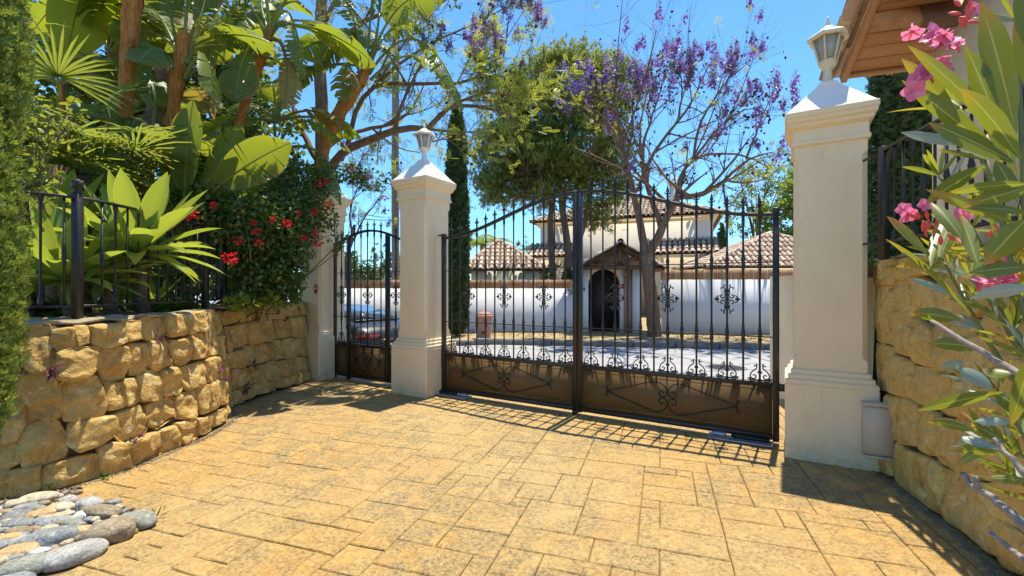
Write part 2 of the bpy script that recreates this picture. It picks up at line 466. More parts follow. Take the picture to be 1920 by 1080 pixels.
earth = sheet('ground', [(-900, -300), (900, -300), (900, 1500), (-900, 1500)], -0.75, M['verge_soil'])

# the street, dropping a little to the left, with the kerb and verge beyond
def kerb_y(x): return 11.75 - 0.16 * x
def road_z(x): return -0.12 - 0.055 * np.clip(-0.5 - x, 0, 5.5)
m = MB(); xs = np.linspace(-34, 34, 137); ys = np.linspace(5.2, 18, 12)
X, Y = np.meshgrid(xs, ys, indexing='ij'); Y = np.minimum(Y, kerb_y(X) + 0.05)
V = np.stack([X, Y, road_z(X)], -1).reshape(-1, 3)
ii = np.arange(136)[:, None] * 12 + np.arange(11)[None]
m.add(V, np.stack([ii, ii + 12, ii + 13, ii + 1], -1).reshape(-1, 4))
road = m.build('road', M['asphalt'], kind='structure')
kerb = thing('kerb', 'long grey concrete kerb along the far side of the street', 'kerb'); kerb['kind'] = 'structure'
del kerb['label'], kerb['category']
xs = np.arange(-30, 30, 1.0)
for x in xs:
    a = np.array([x + .006, kerb_y(x + .006)]); b = np.array([x + .994, kerb_y(x + .994)])
    c = (a + b) / 2; d = nrm(b - a)
    z0 = float(road_z(c[0])) - .1; z1 = float(road_z(c[0])) + .15
    R = np.array([[d[0], -d[1], 0], [d[1], d[0], 0], [0, 0, 1]])
    MB().bbox((c[0] + .07 * -d[1], c[1] + .07 * d[0], (z0 + z1) / 2), (.994, .15, z1 - z0), R, .015).build('kerb_stone', M['kerb_concrete'], kerb)
m = MB(); xs = np.linspace(-34, 34, 69); r_ = []
for x in xs:
    z = float(road_z(x)) + .13
    r_.append([(x, kerb_y(x) + .1, z), (x, 15.0 + 0.5, z + .03), (x, 24, z + .1), (x, 60, z)])
m.loft(r_, closed=False)
verge = m.build('verge', M['verge_soil'], kind='structure')
# manhole in the street
mh = thing('manhole_cover', 'round iron manhole cover set in the street asphalt', 'manhole', (3.95, 8.4, -0.12))
MB().lathe([(.30, .001), (.30, .008), (.28, .012), (.0, .012)], n=28).build('cover', M['iron_dark'], mh)
MB().lathe([(.36, .001), (.36, .006), (.305, .006), (.305, .001)], n=28).build('frame', M['kerb_concrete'], mh)

# ---------------------------------------------------------------- the paved drive: every stamped slab is a tile
PA = math.radians(-18.0)
E1 = np.array([math.cos(PA), math.sin(PA)]); E2 = np.array([-math.sin(PA), math.cos(PA)])
apron = [(-3.7, 0.8), (-3.7, 7.2), (-2.6, 7.55), gp(0, .62), gp(2.0, 1.05), gp(4.6, 2.0), (4.6, 4.6), (3.2, 2.9), (2.9, .8)]
drive = sheet('driveway', apron, -0.012, M['joint'])
bank = MB()
edge = [(-3.7, 7.2), (-2.6, 7.55), gp(0, .62), gp(2.0, 1.05), gp(4.6, 2.0)]
bank.loft([[(p[0], p[1], -.012), (p[0], p[1] + .16, -.45)] for p in edge], closed=False)
bank.build('apron_edge', M['joint'], drive)
BED = np.array([(-4.2, .4), (-2.32, .4), (-2.25, 1.9), (-2.20, 2.45), (-2.24, 2.75), (-2.62, 2.9), (-3.0, 3.06), (-3.3, 2.95), (-4.2, 2.8)])
def inside(p, poly):
    x, y = p; c = False; n = len(poly)
    for i in range(n):
        x1, y1 = poly[i]; x2, y2 = poly[i - 1]
        if (y1 > y) != (y2 > y) and x < (x2 - x1) * (y - y1) / (y2 - y1) + x1: c = not c
    return c
g = 0.112; nu, nv = 88, 92
occ = np.zeros((nu, nv), bool)
U0, V0 = -5.6, -1.0
sizes = [(4, 3), (3, 2), (3, 3), (2, 2), (4, 2), (3, 4), (2, 3), (2, 1), (1, 2), (1, 1), (3, 1), (5, 3), (2, 4)]
wts = np.array([3, 4, 2.6, 2.2, 2.6, 1.0, 2.0, 1.0, .7, .3, .7, 1.2, .8]); wts /= wts.sum()
r2 = np.random.default_rng(21)
cells = []
for j in range(nv):
    for i in range(nu):
        if occ[i, j]: continue
        for k in r2.permutation(np.repeat(np.arange(13), r2.multinomial(26, wts))):
            a, b = sizes[k]
            if i + a <= nu and j + b <= nv and not occ[i:i + a, j:j + b].any(): break
        else: a = b = 1
        occ[i:i + a, j:j + b] = True
        cells.append((U0 + i * g, V0 + j * g, a * g, b * g))
def tile_mesh(u, v, w, h):
    nx, ny = max(3, int(w / .07)), max(3, int(h / .07))
    gap = .0012 + .0016 * r2.random()
    px = np.r_[0, np.linspace(.005, w - 2 * gap - .005, nx), w - 2 * gap]; py = np.r_[0, np.linspace(.005, h - 2 * gap - .007, ny), h - 2 * gap]
    A, B = np.meshgrid(px + u + gap, py + v + gap, indexing='ij')
    xy = A[..., None] * E1 + B[..., None] * E2
    ed = np.zeros(A.shape); ed[0, :] = ed[-1, :] = 1; ed[:, 0] = ed[:, -1] = 1
    P3 = np.c_[xy.reshape(-1, 2), np.zeros(A.size)]
    wob = noise3(np.c_[A.ravel(), B.ravel(), np.zeros(A.size)], 22, 2).reshape(A.shape) * .0013
    xy = xy + (ed * wob)[..., None]
    z = noise3(P3, 9, 3).reshape(A.shape) * .0016 + r2.normal(0, .0007) - ed * .006
    V = np.concatenate([xy, z[..., None]], -1).reshape(-1, 3)
    n2 = A.shape[1]; ii = np.arange(A.shape[0] - 1)[:, None] * n2 + np.arange(n2 - 1)[None]
    return V, np.stack([ii, ii + n2, ii + n2 + 1, ii + 1], -1).reshape(-1, 4)
cand = []; rest = MB()
for (u, v, w, h) in cells:
    c = (u + w / 2) * E1 + (v + h / 2) * E2
    if not inside(c, apron) or inside(c, BED): continue
    if c[1] < 1.0: continue
    px = 960 + c[0] / c[1] * FPX
    size = w * h * FPX ** 2 / c[1] ** 2 * (CAM_H / c[1])
    cand.append((-(size if -200 < px < 2120 and c[1] > 1.7 else 0), u, v, w, h))
cand.sort()
for k, (sz, u, v, w, h) in enumerate(cand):
    V, F = tile_mesh(u, v, w, h)
    if k < 290 and sz < 0: MB().add(V, F).build('tile', M['paving'], drive, angle=35)
    else: rest.add(V, F)
rest.add([(-7, -16, 0), (7, -16, 0), (7, .79, 0), (-7, .79, 0)], np.array([(0, 1, 2, 3)]))
rest.build('outer_tiles', M['paving'], drive, kind='stuff', angle=35)

# ---------------------------------------------------------------- cobble bed in the corner
bed = sheet('cobble_bed', BED, -0.004, M['soil'])
def mat_cobble(name, a, b, c):
    s = Sh(name); n = s.noise(9, 5, 0.65, 0.5); f = s.noise(60, 5, 0.7)
    col = s.ramp(n, [(0.3, a), (0.55, b), (0.75, c)]); col = s.mix(s.ramp(f, [(0.45, 0.0), (0.65, 0.7)]), col, tuple(x * .45 for x in a)); col = s.mix(s.ramp(s.noise(24, 6, .75, 1.0), [(.54, 0.0), (.66, .6)]), col, tuple(min(.8, x * 1.25) for x in c))
    M[name] = s.fin(col, 0.75, s.bump(f, 0.6, 0.008, s.bump(n, .6, .03)), spec=0.4)
mat_cobble('cobble_tan', (0.42, 0.33, 0.21), (0.53, 0.44, 0.30), (0.60, 0.52, 0.38))
mat_cobble('cobble_blue', (0.17, 0.175, 0.17), (0.27, 0.28, 0.275), (0.37, 0.375, 0.36))
mat_cobble('cobble_brown', (0.20, 0.15, 0.09), (0.31, 0.245, 0.155), (0.40, 0.32, 0.21))
mat_cobble('cobble_grey', (0.29, 0.275, 0.24), (0.41, 0.39, 0.35), (0.50, 0.48, 0.43))
mat_cobble('cobble_green', (0.17, 0.18, 0.14), (0.27, 0.275, 0.22), (0.36, 0.36, 0.30))
mat_cobble('cobble_white', (0.55, 0.55, 0.56), (0.66, 0.66, 0.67), (0.74, 0.74, 0.74))
mat_cobble('cobble_orange', (0.45, 0.26, 0.10), (0.55, 0.36, 0.17), (0.62, 0.46, 0.27))
cob = """380 290 160 65 -5 tan|120 345 135 55 -10 tan|255 375 110 45 -15 blue|40 430 80 35 -15 brown|150 460 100 55 -15 blue|345 400 80 40 -10 green|390 450 120 60 -15 orange|580 385 145 58 0 tan|670 310 95 50 5 grey|860 345 115 68 10 grey|1030 430 185 72 5 brown|1350 510 212 95 5 green|1070 625 225 138 -5 brown|570 470 130 40 -10 tan|790 475 75 50 -5 white|545 525 165 60 -15 blue|700 545 100 50 -10 green|160 545 130 60 -15 blue|370 530 65 40 -10 blue|270 560 45 35 -10 blue|40 530 50 32 0 grey|-10 620 60 42 0 green|145 620 85 40 -15 brown|285 615 95 40 -10 brown|50 700 105 55 -5 orange|190 680 70 34 0 blue|400 680 200 85 -12 blue|540 690 165 110 -25 blue|775 630 95 55 -10 orange|660 745 62 45 -20 tan|800 700 70 40 0 brown|90 755 85 32 0 blue|170 820 170 82 -12 orange|345 840 125 36 -8 white|340 798 62 20 0 grey|670 860 268 120 -8 grey|200 985 228 120 -8 green|990 790 52 28 -10 grey|480 1005 62 34 0 grey|1310 640 62 25 0 brown|890 520 48 28 0 blue|-120 480 110 50 0 tan|-140 600 120 55 0 grey|-120 780 140 70 0 blue|-190 960 160 90 0 tan|-60 880 110 50 0 brown|130 1130 150 70 -5 blue|360 1150 90 50 0 tan|-60 1180 180 80 0 grey|960 430 60 40 0 blue|480 600 70 40 0 tan|250 700 60 40 0 grey|550 280 60 30 0 tan|860 610 80 45 0 brown|760 560 80 40 0 green"""
def icos(n=2):
    import bmesh
    bm = bmesh.new(); bmesh.ops.create_icosphere(bm, subdivisions=n, radius=1)
    V = np.array([v.co[:] for v in bm.verts]); F = np.array([[v.index for v in f.verts] for f in bm.faces]); bm.free(); return V, F
IV3, IF3 = icos(4); IV2, IF2 = icos(2); IV1, IF1 = icos(1)
for k, row in enumerate(cob.split('|')):
    a = row.split(); cx, cy, rx, ry, tl = map(float, a[:5])
    px, py = cx / 5.4, 880 + cy / 5.4
    y = CAM_H * FPX / (py + ry / 5.4 * .75 - 540); p = np.array([(px - 960) / FPX * y, y, 0])
    a_ = rx / 5.4 * y / FPX; sinv = .46
    hz = max(.018, ry / 5.4 * y / FPX * .82); dy = min(a_ * .8, max(.03, ry / 5.4 * y / FPX * 1.35))
    V = IV3.copy(); q = np.abs(V); e = 0.86
    V = np.sign(V) * q ** e
    V *= 1 + noise3(IV3 + k * 3.7, 1.4, 3)[:, None] * .11 + noise3(IV3 + k * 1.7, 5, 2)[:, None] * .012
    V *= np.array([a_, dy, hz]); an = math.radians(-tl * 2.2 + r2.normal(0, 8)); ca, sa = math.cos(an), math.sin(an)
    V = V @ np.array([[ca, sa, 0], [-sa, ca, 0], [0, 0, 1]])
    MB().add(V + p + np.array([0, dy * .35, hz * .55]), IF3).build('cobble', M['cobble_' + a[5]], bed, smooth=True)

# ================================================================ DRY STONE RETAINING WALLS
SA_ = [[(1.434,1.091),(1.574,1.094),(1.578,0.925),(1.572,0.781),(1.503,0.777),(1.434,0.832)],[(1.587,1.066),(1.735,1.075),(1.747,0.93),(1.628,0.921),(1.582,0.969)],[(1.74,1.078),(1.845,1.081),(1.842,0.953),(1.751,0.934)],[(1.852,1.081),(2.049,1.085),(2.072,0.936),(1.942,0.918),(1.852,0.942)],[(2.053,1.089),(2.237,1.096),(2.254,0.946),(2.072,0.93)],[(2.254,1.112),(2.491,1.115),(2.499,0.964),(2.347,0.914),(2.258,0.941)],[(2.505,1.105),(2.697,1.112),(2.707,0.932),(2.533,0.915),(2.494,0.976)],[(2.707,1.116),(2.831,1.118),(2.831,0.944),(2.714,0.931)],[(2.839,1.123),(3.021,1.129),(3.009,0.939),(2.839,0.943)],[(3.034,1.133),(3.379,1.128),(3.344,0.964),(3.021,0.938)],[(1.628,0.912),(1.782,0.93),(1.891,0.924),(1.899,0.812),(1.811,0.732),(1.693,0.711),(1.622,0.734)],[(1.582,0.925),(1.625,0.912),(1.616,0.771),(1.582,0.78)],[(1.907,0.916),(2.103,0.912),(2.11,0.809),(2.072,0.663),(1.916,0.66),(1.899,0.793)],[(2.11,0.917),(2.278,0.911),(2.285,0.728),(2.225,0.675),(2.124,0.677)],[(2.287,0.91),(2.424,0.916),(2.499,0.885),(2.519,0.7),(2.347,0.663),(2.287,0.717)],[(2.51,0.906),(2.697,0.909),(2.714,0.704),(2.561,0.67),(2.505,0.805)],[(2.714,0.919),(2.947,0.92),(2.982,0.699),(2.731,0.701)],[(2.967,0.931),(3.344,0.951),(3.318,0.665),(2.998,0.705)],[(1.428,0.781),(1.616,0.762),(1.645,0.561),(1.641,0.472),(1.521,0.439),(1.472,0.447),(1.409,0.593)],[(1.632,0.706),(1.899,0.72),(1.928,0.497),(1.874,0.405),(1.66,0.441)],[(1.925,0.643),(2.049,0.643),(2.053,0.456),(1.933,0.453)],[(2.043,0.645),(2.156,0.647),(2.168,0.478),(2.053,0.456)],[(2.174,0.674),(2.297,0.687),(2.377,0.625),(2.372,0.439),(2.202,0.449),(2.174,0.518)],[(2.377,0.669),(2.533,0.675),(2.584,0.492),(2.533,0.435),(2.398,0.455),(2.372,0.582)],[(2.578,0.656),(2.886,0.671),(2.899,0.449),(2.604,0.453)],[(2.899,0.679),(3.318,0.651),(3.318,0.418),(2.908,0.452)],[(1.465,0.439),(1.616,0.476),(1.686,0.335),(1.673,0.194),(1.459,0.18),(1.436,0.331)],[(1.689,0.416),(1.96,0.415),(1.968,0.33),(1.925,0.266),(1.74,0.211),(1.684,0.281)],[(1.968,0.409),(2.168,0.437),(2.225,0.317),(2.19,0.212),(1.996,0.213),(1.96,0.284)],[(2.237,0.419),(2.451,0.443),(2.51,0.394),(2.491,0.263),(2.297,0.221),(2.221,0.276)],[(2.516,0.439),(2.731,0.436),(2.749,0.288),(2.665,0.191),(2.505,0.237)],[(2.756,0.443),(3.07,0.439),(3.07,0.205),(2.785,0.193),(2.756,0.286)],[(3.082,0.45),(3.379,0.421),(3.379,0.158),(3.104,0.197)],[(1.359,0.326),(1.428,0.358),(1.446,0.243),(1.434,0.211),(1.359,0.172)],[(1.359,0.155),(1.446,0.156),(1.547,0.18),(1.553,0.021),(1.359,0.001)],[(1.566,0.168),(1.85,0.175),(1.861,0.01),(1.673,0.013),(1.559,0.002)],[(1.858,0.21),(2.024,0.198),(2.047,0.0),(1.871,0.015)],[(2.043,0.188),(2.297,0.193),(2.327,0.006),(2.053,0.0)],[(2.307,0.185),(2.472,0.19),(2.491,0.003),(2.334,0.0)],[(2.483,0.209),(2.681,0.186),(2.697,0.015),(2.505,0.005)],[(2.707,0.179),(2.865,0.158),(2.886,0.028),(2.714,0.028)],[(2.886,0.165),(3.379,0.13),(3.379,0.047),(2.908,0.034)],[(1.359,0.761),(1.409,0.765),(1.459,0.44),(1.434,0.357),(1.359,0.334)],[(1.359,1.077),(1.428,1.091),(1.428,0.815),(1.359,0.778)],[(1.874,0.743),(1.897,0.774),(1.897,0.726),(1.874,0.724)],[(1.911,0.66),(1.942,0.665),(1.945,0.625),(1.914,0.628)]]
SB_ = [[(0.162,1.063),(0.245,1.074),(0.253,0.935),(0.162,0.927)],[(0.253,1.089),(0.472,1.1),(0.485,0.959),(0.265,0.934)],[(0.485,1.1),(0.68,1.117),(0.695,0.957),(0.494,0.948)],[(0.705,1.1),(0.968,1.113),(0.968,0.949),(0.72,0.955)],[(0.985,1.088),(1.281,1.111),(1.294,0.945),(0.996,0.936)],[(1.306,1.121),(1.625,1.125),(1.625,0.955),(1.312,0.952)],[(1.639,1.133),(1.784,1.136),(1.784,0.961),(1.646,0.962)],[(0.162,0.897),(0.237,0.905),(0.245,0.628),(0.162,0.624)],[(0.253,0.904),(0.494,0.939),(0.503,0.674),(0.265,0.635)],[(0.516,0.931),(0.705,0.943),(0.73,0.663),(0.529,0.664)],[(0.73,0.948),(0.996,0.947),(1.024,0.681),(0.886,0.645),(0.74,0.746)],[(1.042,0.919),(1.357,0.912),(1.37,0.661),(1.064,0.676)],[(1.383,0.932),(1.784,0.934),(1.784,0.636),(1.383,0.66)],[(0.162,0.609),(0.245,0.613),(0.253,0.428),(0.162,0.428)],[(0.257,0.611),(0.399,0.623),(0.416,0.399),(0.269,0.409)],[(0.407,0.648),(0.623,0.643),(0.632,0.411),(0.428,0.423)],[(0.632,0.642),(0.859,0.637),(0.875,0.405),(0.642,0.42)],[(0.875,0.646),(1.111,0.653),(1.159,0.407),(0.897,0.419)],[(1.147,0.649),(1.422,0.637),(1.435,0.38),(1.171,0.394)],[(1.435,0.635),(1.784,0.617),(1.784,0.351),(1.448,0.385)],[(0.162,0.413),(0.265,0.416),(0.273,0.208),(0.162,0.186)],[(0.276,0.393),(0.494,0.386),(0.503,0.191),(0.284,0.19)],[(0.503,0.4),(0.71,0.388),(0.73,0.177),(0.516,0.195)],[(0.73,0.385),(0.996,0.403),(1.008,0.156),(0.74,0.175)],[(1.019,0.382),(1.37,0.363),(1.383,0.138),(1.03,0.169)],[(1.383,0.373),(1.696,0.34),(1.696,0.098),(1.396,0.135)],[(0.17,0.169),(0.284,0.175),(0.304,0.015),(0.17,0.018)],[(0.292,0.188),(0.494,0.177),(0.503,0.046),(0.308,0.03)],[(0.516,0.188),(0.73,0.171),(0.73,0.043),(0.52,0.058)],[(0.74,0.158),(0.908,0.141),(0.908,0.031),(0.745,0.046)],[(0.919,0.167),(1.201,0.154),(1.213,0.024),(0.93,0.05)],[(1.219,0.158),(1.521,0.13),(1.528,0.007),(1.232,0.039)],[(1.542,0.126),(1.732,0.107),(1.732,0.0),(1.542,0.012)]]
SR_ = [[(0.087,1.54),(0.391,1.556),(0.387,1.376),(0.115,1.373)],[(0.402,1.55),(0.598,1.544),(0.598,1.415),(0.412,1.413)],[(0.606,1.553),(0.867,1.554),(0.881,1.458),(0.666,1.435),(0.615,1.444)],[(0.115,1.367),(0.381,1.361),(0.431,1.204),(0.412,0.945),(0.155,0.954)],[(0.387,1.403),(0.584,1.41),(0.606,1.211),(0.451,1.194)],[(0.584,1.41),(0.666,1.433),(0.888,1.314),(0.895,1.175),(0.632,1.183)],[(0.422,1.182),(0.624,1.202),(0.641,0.9),(0.441,0.902)],[(0.649,1.155),(0.808,1.091),(0.838,0.869),(0.649,0.872)],[(0.155,0.931),(0.412,0.93),(0.402,0.612),(0.192,0.6)],[(0.402,0.876),(0.649,0.862),(0.641,0.625),(0.371,0.605)],[(0.852,0.985),(1.083,1.064),(1.083,0.879),(0.852,0.844)],[(0.932,0.84),(1.119,0.852),(1.097,0.714),(0.932,0.684)],[(0.881,1.558),(1.154,1.559),(1.167,1.456),(1.012,1.402),(0.895,1.462)],[(0.895,1.449),(1.012,1.393),(1.041,1.179),(0.91,1.171),(0.903,1.314)],[(1.027,1.393),(1.167,1.448),(1.313,1.435),(1.326,1.258),(1.208,1.19),(1.055,1.189)],[(0.838,1.093),(0.91,1.162),(1.221,1.182),(1.221,1.087),(1.083,1.073),(0.852,0.994)],[(1.097,1.066),(1.326,1.097),(1.351,0.895),(1.154,0.859),(1.097,0.882)],[(0.328,0.574),(0.5,0.595),(0.5,0.3),(0.343,0.269)],[(0.507,0.593),(0.713,0.592),(0.724,0.338),(0.514,0.286)],[(0.724,0.578),(0.894,0.589),(0.92,0.339),(0.73,0.323)],[(0.659,0.842),(0.913,0.835),(0.913,0.626),(0.644,0.611)],[(0.923,0.837),(1.115,0.841),(1.102,0.629),(0.918,0.627)],[(1.12,0.827),(1.308,0.836),(1.297,0.666),(1.12,0.633)],[(0.918,0.56),(1.089,0.595),(1.145,0.329),(0.939,0.33)],[(1.102,0.614),(1.297,0.652),(1.297,0.345),(1.16,0.32)],[(0.219,0.2),(0.449,0.284),(0.466,0.029),(0.261,0.0)],[(0.459,0.278),(0.629,0.271),(0.674,0.008),(0.483,0.017)],[(0.644,0.285),(0.985,0.3),(1.033,0.025),(0.683,0.0)],[(0.999,0.289),(1.189,0.317),(1.189,0.026),(1.043,0.014)],[(1.201,0.278),(1.48,0.236),(1.49,0.048),(1.201,0.025)],[(1.49,0.228),(1.657,0.248),(1.657,0.062),(1.5,0.027)],[(1.308,0.655),(1.519,0.637),(1.519,0.42),(1.308,0.378)],[(1.529,0.627),(1.665,0.61),(1.665,0.443),(1.529,0.412)],[(1.238,0.315),(1.519,0.401),(1.657,0.404),(1.657,0.266),(1.49,0.247)],[(1.32,0.831),(1.519,0.841),(1.519,0.656),(1.308,0.676)],[(1.529,0.83),(1.665,0.837),(1.665,0.634),(1.529,0.653)]]
pathA = Path([(-4.6, 2.62), (-3.75, 2.74), (-3.28, 2.90), (-2.98, 3.08), (-2.87, 3.4), (-2.83, 3.75), (-2.79, 4.15), (-2.84, 4.5), (-2.98, 4.85), (-3.22, 5.05)])
pathB = Path([(-3.22, 5.0), (-3.16, 5.235), (-3.08, 5.7), (-2.97, 6.70), (-2.95, 6.95)])
pathR = Path([(2.80, 3.62), (2.72, 3.387), (2.60, 2.953), (2.52, 2.647), (2.344, 2.173), (2.2, 1.8), (2.12, 1.3), (2.15, .4), (2.2, -1.0), (2.2, -3.5)])
r3 = np.random.default_rng(5)
LEAN = .12
def cut_corners(P, f):
    P = np.asarray(P, float); A = np.roll(P, 1, 0); B = np.roll(P, -1, 0)
    return np.stack([P + (A - P) * f, P + (B - P) * f], 1).reshape(-1, 2)
def stone_block(poly, path, rough=1.0, gap=-.010, big=.05):
    right = path is pathR
    if right: gap = -.011
    Mn = 48
    P = resample(chaikin(cut_corners(poly, .05 if right else .07), 1, True), Mn, True); c = P.mean(0); rad = np.linalg.norm(P - c, axis=1, keepdims=True)
    if rad.max() < .03: return None
    P = c + (P - c) * (1 - gap / rad)
    P += noise3(np.c_[P * 1.0, np.full(Mn, c[0] * 3)], 14, 2)[:, None] * .006 * (P - c) / rad
    sc = min(1.0, rad.mean() / .10) * (.5 if right else .72)
    rings = [(1.0, -.07), (1.0, -.002), (.988, .016), (.965, .030), (.93, .038), (.88, .043), (.81, .046), (.73, .047), (.64, .048), (.54, .048), (.44, .048), (.34, .048), (.23, .048), (.11, .048)]
    tilt = r3.normal(0, .04 if right else .09, 2); base = r3.normal(.004, .006 if right else .012); off = r3.uniform(0, 50); rm = rad.mean()
    cuts = []
    for k in range(r3.integers(3, 7)):
        an = r3.uniform(0, 2 * np.pi); cuts.append((np.array([math.cos(an), math.sin(an)]), r3.uniform(.05, .75) * rm, r3.uniform(.15, .65)))
    sd = []; dd = []
    for f_, d in rings:
        q = c + (P - c) * f_
        nn = noise3(np.c_[q, np.full(Mn, off)], 9, 3)
        n2 = np.abs(noise3(np.c_[q, np.full(Mn, off + 9)], 15, 3))
        w = np.clip((1 - f_) * 9, 0, 1)
        cut = np.min([-np.maximum(0, (q - c) @ u - o_) * sl for u, o_, sl in cuts], axis=0)
        sd.append(q); dd.append(d * sc + base * (f_ < .999) + (f_ < .999) * np.maximum(cut, -.030) * sc + w * rough * sc * (nn * .006 - n2 * .012 + .013 * np.tanh(5 * noise3(np.c_[q * (1, 1.6), np.full(Mn, off + 21)], 6, 3)) + .006 * np.tanh(6 * noise3(np.c_[q, np.full(Mn, off + 31)], 17, 2))) + w * ((q - c) @ tilt))
    q = c[None]; sd = np.concatenate(sd + [q]); dd = np.r_[np.concatenate(dd), dd[-1].mean()]
    V = path.pt(sd[:, 0], sd[:, 1], dd - (LEAN if path is not pathR else .03) * sd[:, 1])
    m = len(rings); i = np.arange(m - 1)[:, None] * Mn; j = np.arange(Mn)[None]; j2 = (j + 1) % Mn
    F = np.stack([i + j, i + j2, i + Mn + j2, i + Mn + j], -1).reshape(-1, 4)
    T = np.stack([(m - 1) * Mn + np.arange(Mn), (m - 1) * Mn + (np.arange(Mn) + 1) % Mn, np.full(Mn, m * Mn)], -1)
    return V, [F, T]
def retaining_wall(label, path, stones, top, s0, s1, mat, name='retaining_wall', fill=()):
    p0 = path.at((s0 + s1) / 2)[0][0]
    w = thing(name, label, 'stone wall', (p0[0], p0[1], 0))
    t = np.linspace(s0, s1, 60); ln = LEAN if path is not pathR else .03
    rg = [np.stack([path.pt(x, -.05, -.03)[0], path.pt(x, top - .012, -.03 - ln * top)[0], path.pt(x, top - .012, -.36)[0], path.pt(x, -.05, -.36)[0]]) for x in t]
    MB().loft(rg).build('core', M['mortar'], w, world=True)
    rg = []
    for x in np.linspace(s0, s1, 220):
        wz = noise3([[x * 1.0, 0, 3]], 11, 3)[0] * .011; wd = noise3([[x, 5, 1]], 13, 3)[0] * .022 - .018
        rg.append(np.stack([path.pt(x, top - .020 + wz, .012 - ln * top + wd)[0], path.pt(x, top - .008 + wz, .016 - ln * top + wd)[0], path.pt(x, top + .006 + wz, -.02 - ln * top)[0], path.pt(x, top + .012 - wz, -.25)[0], path.pt(x, top + .004, -.36)[0], path.pt(x, top - .045, -.36)[0]]))
    MB().loft(rg).build('coping', M['coping'], w, world=True, angle=50)
    for poly in stones:
        b = stone_block(np.array(poly), path)
        if b is None: continue
        MB().add(*b).build('stone', M[mat], w, world=True, angle=38)
    return w
def grid_stones(s0, s1, z1, seed, z0=0.0):
    r = np.random.default_rng(seed); out = []; z = z0
    while z < z1 - .06:
        h = min(r.uniform(.17, .28), z1 - z)
        if z1 - z - h < .1: h = z1 - z
        s = s0
        while s < s1 - .02:
            w = min(r.uniform(.2, .38), s1 - s)
            if s1 - s - w < .1: w = s1 - s
            j = lambda: r.uniform(-.012, .012)
            out.append([(s + .004 + j(), z + .004 + j()), (s + w - .004, z + j() + .004), (s + w - .004 + j(), z + h - .006), (s + .004, z + h - .006 + j())]); s += w
        z += h
    return out
retaining_wall('golden sandstone wall bulging forward beside the cobbles under the black fence', pathA, SA_ + grid_stones(.55, 1.40, 1.09, 2) + grid_stones(3.39, 3.80, 1.09, 12), 1.125, .3, 3.80, 'sandstone')
retaining_wall('short golden sandstone wall running from the bulging wall to the far pillar', pathB, SB_ + [[(.0, z0), (.155, z0), (.155, z1 - .01), (.0, z1 - .01)] for z0, z1 in ((.01, .2), (.2, .42), (.42, .62), (.62, .91), (.91, 1.09))], 1.135, 0.08, 1.96, 'sandstone')
retaining_wall('tall brown sandstone wall behind the oleander beside the right gate pillar', pathR, SR_ + grid_stones(1.68, 7.2, 1.53, 6) + grid_stones(1.335, 1.675, 1.53, 3, .86), 1.57, .02, 7.2, 'sandstone_worn')

# ================================================================ GATE PILLARS AND LANTERNS
def sq(h, z, c=0.0):
    c = max(c, .004)
    return [(-h + c, -h, z), (h - c, -h, z), (h, -h + c, z), (h, h - c, z), (h - c, h, z), (-h + c, h, z), (-h, h - c, z), (-h, -h + c, z)]
def make_pillar(label):
    w = thing('gate_pillar', label, 'gate pillar', (0, 0, 0), -TH, 'cream gate pillars')
    B = .30
    MB().loft([sq(B, -.02, .008), sq(B, .585, .008), sq(B - .006, .592, .008)]).build('plinth', M['stucco'], w, angle=30)
    m = MB(); z = .592
    prof = []
    for k, h in enumerate((.298, .278, .258)):
        prof += [sq(h, z + .001, .006), sq(h, z + .030, .006), sq(h - .008, z + .038, .006)]; z += .038
    m.loft(prof).build('plinth_moulding', M['stucco'], w, angle=30)
    S = .236
    MB().loft([sq(S, .70), sq(S, .79), sq(S, .82, .034), sq(S, 2.36, .034), sq(S, 2.39), sq(S, 2.478)]).build('shaft', M['stucco'], w, angle=30)
    pr = [(.250, 2.478), (.255, 2.484), (.255, 2.508), (.246, 2.518), (.243, 2.60), (.252, 2.608), (.262, 2.616), (.274, 2.63), (.274, 2.648), (.282, 2.654), (.292, 2.667), (.292, 2.69), (.300, 2.697), (.300, 2.735), (.294, 2.742)]
    MB().loft([sq(h, z, .005) for h, z in pr]).build('cornice', M['stucco'], w, angle=30)
    pr = [(.288, 2.742), (.078, 2.985), (.074, 3.0), (.066, 3.0), (.066, 3.02)]
    MB().loft([sq(h, z, .004) for h, z in pr]).build('pyramid_cap', M['cap_paint'], w, angle=30)
    return w
pil = make_pillar('cream gate pillar with lantern standing between the foot gate and the drive gate')
pil.location = (*gp(0), 0)
pil2 = copy_tree(pil); pil2.location = (2.589, 3.736, 0)
pil2['label'] = 'nearest cream gate pillar with lantern and grey box, beside the brown wall'
pil3 = copy_tree(pil); pil3.location = (*gp(-2.07), 0)
pil3['label'] = 'cream gate pillar with red alarm plate half hidden by bougainvillea'

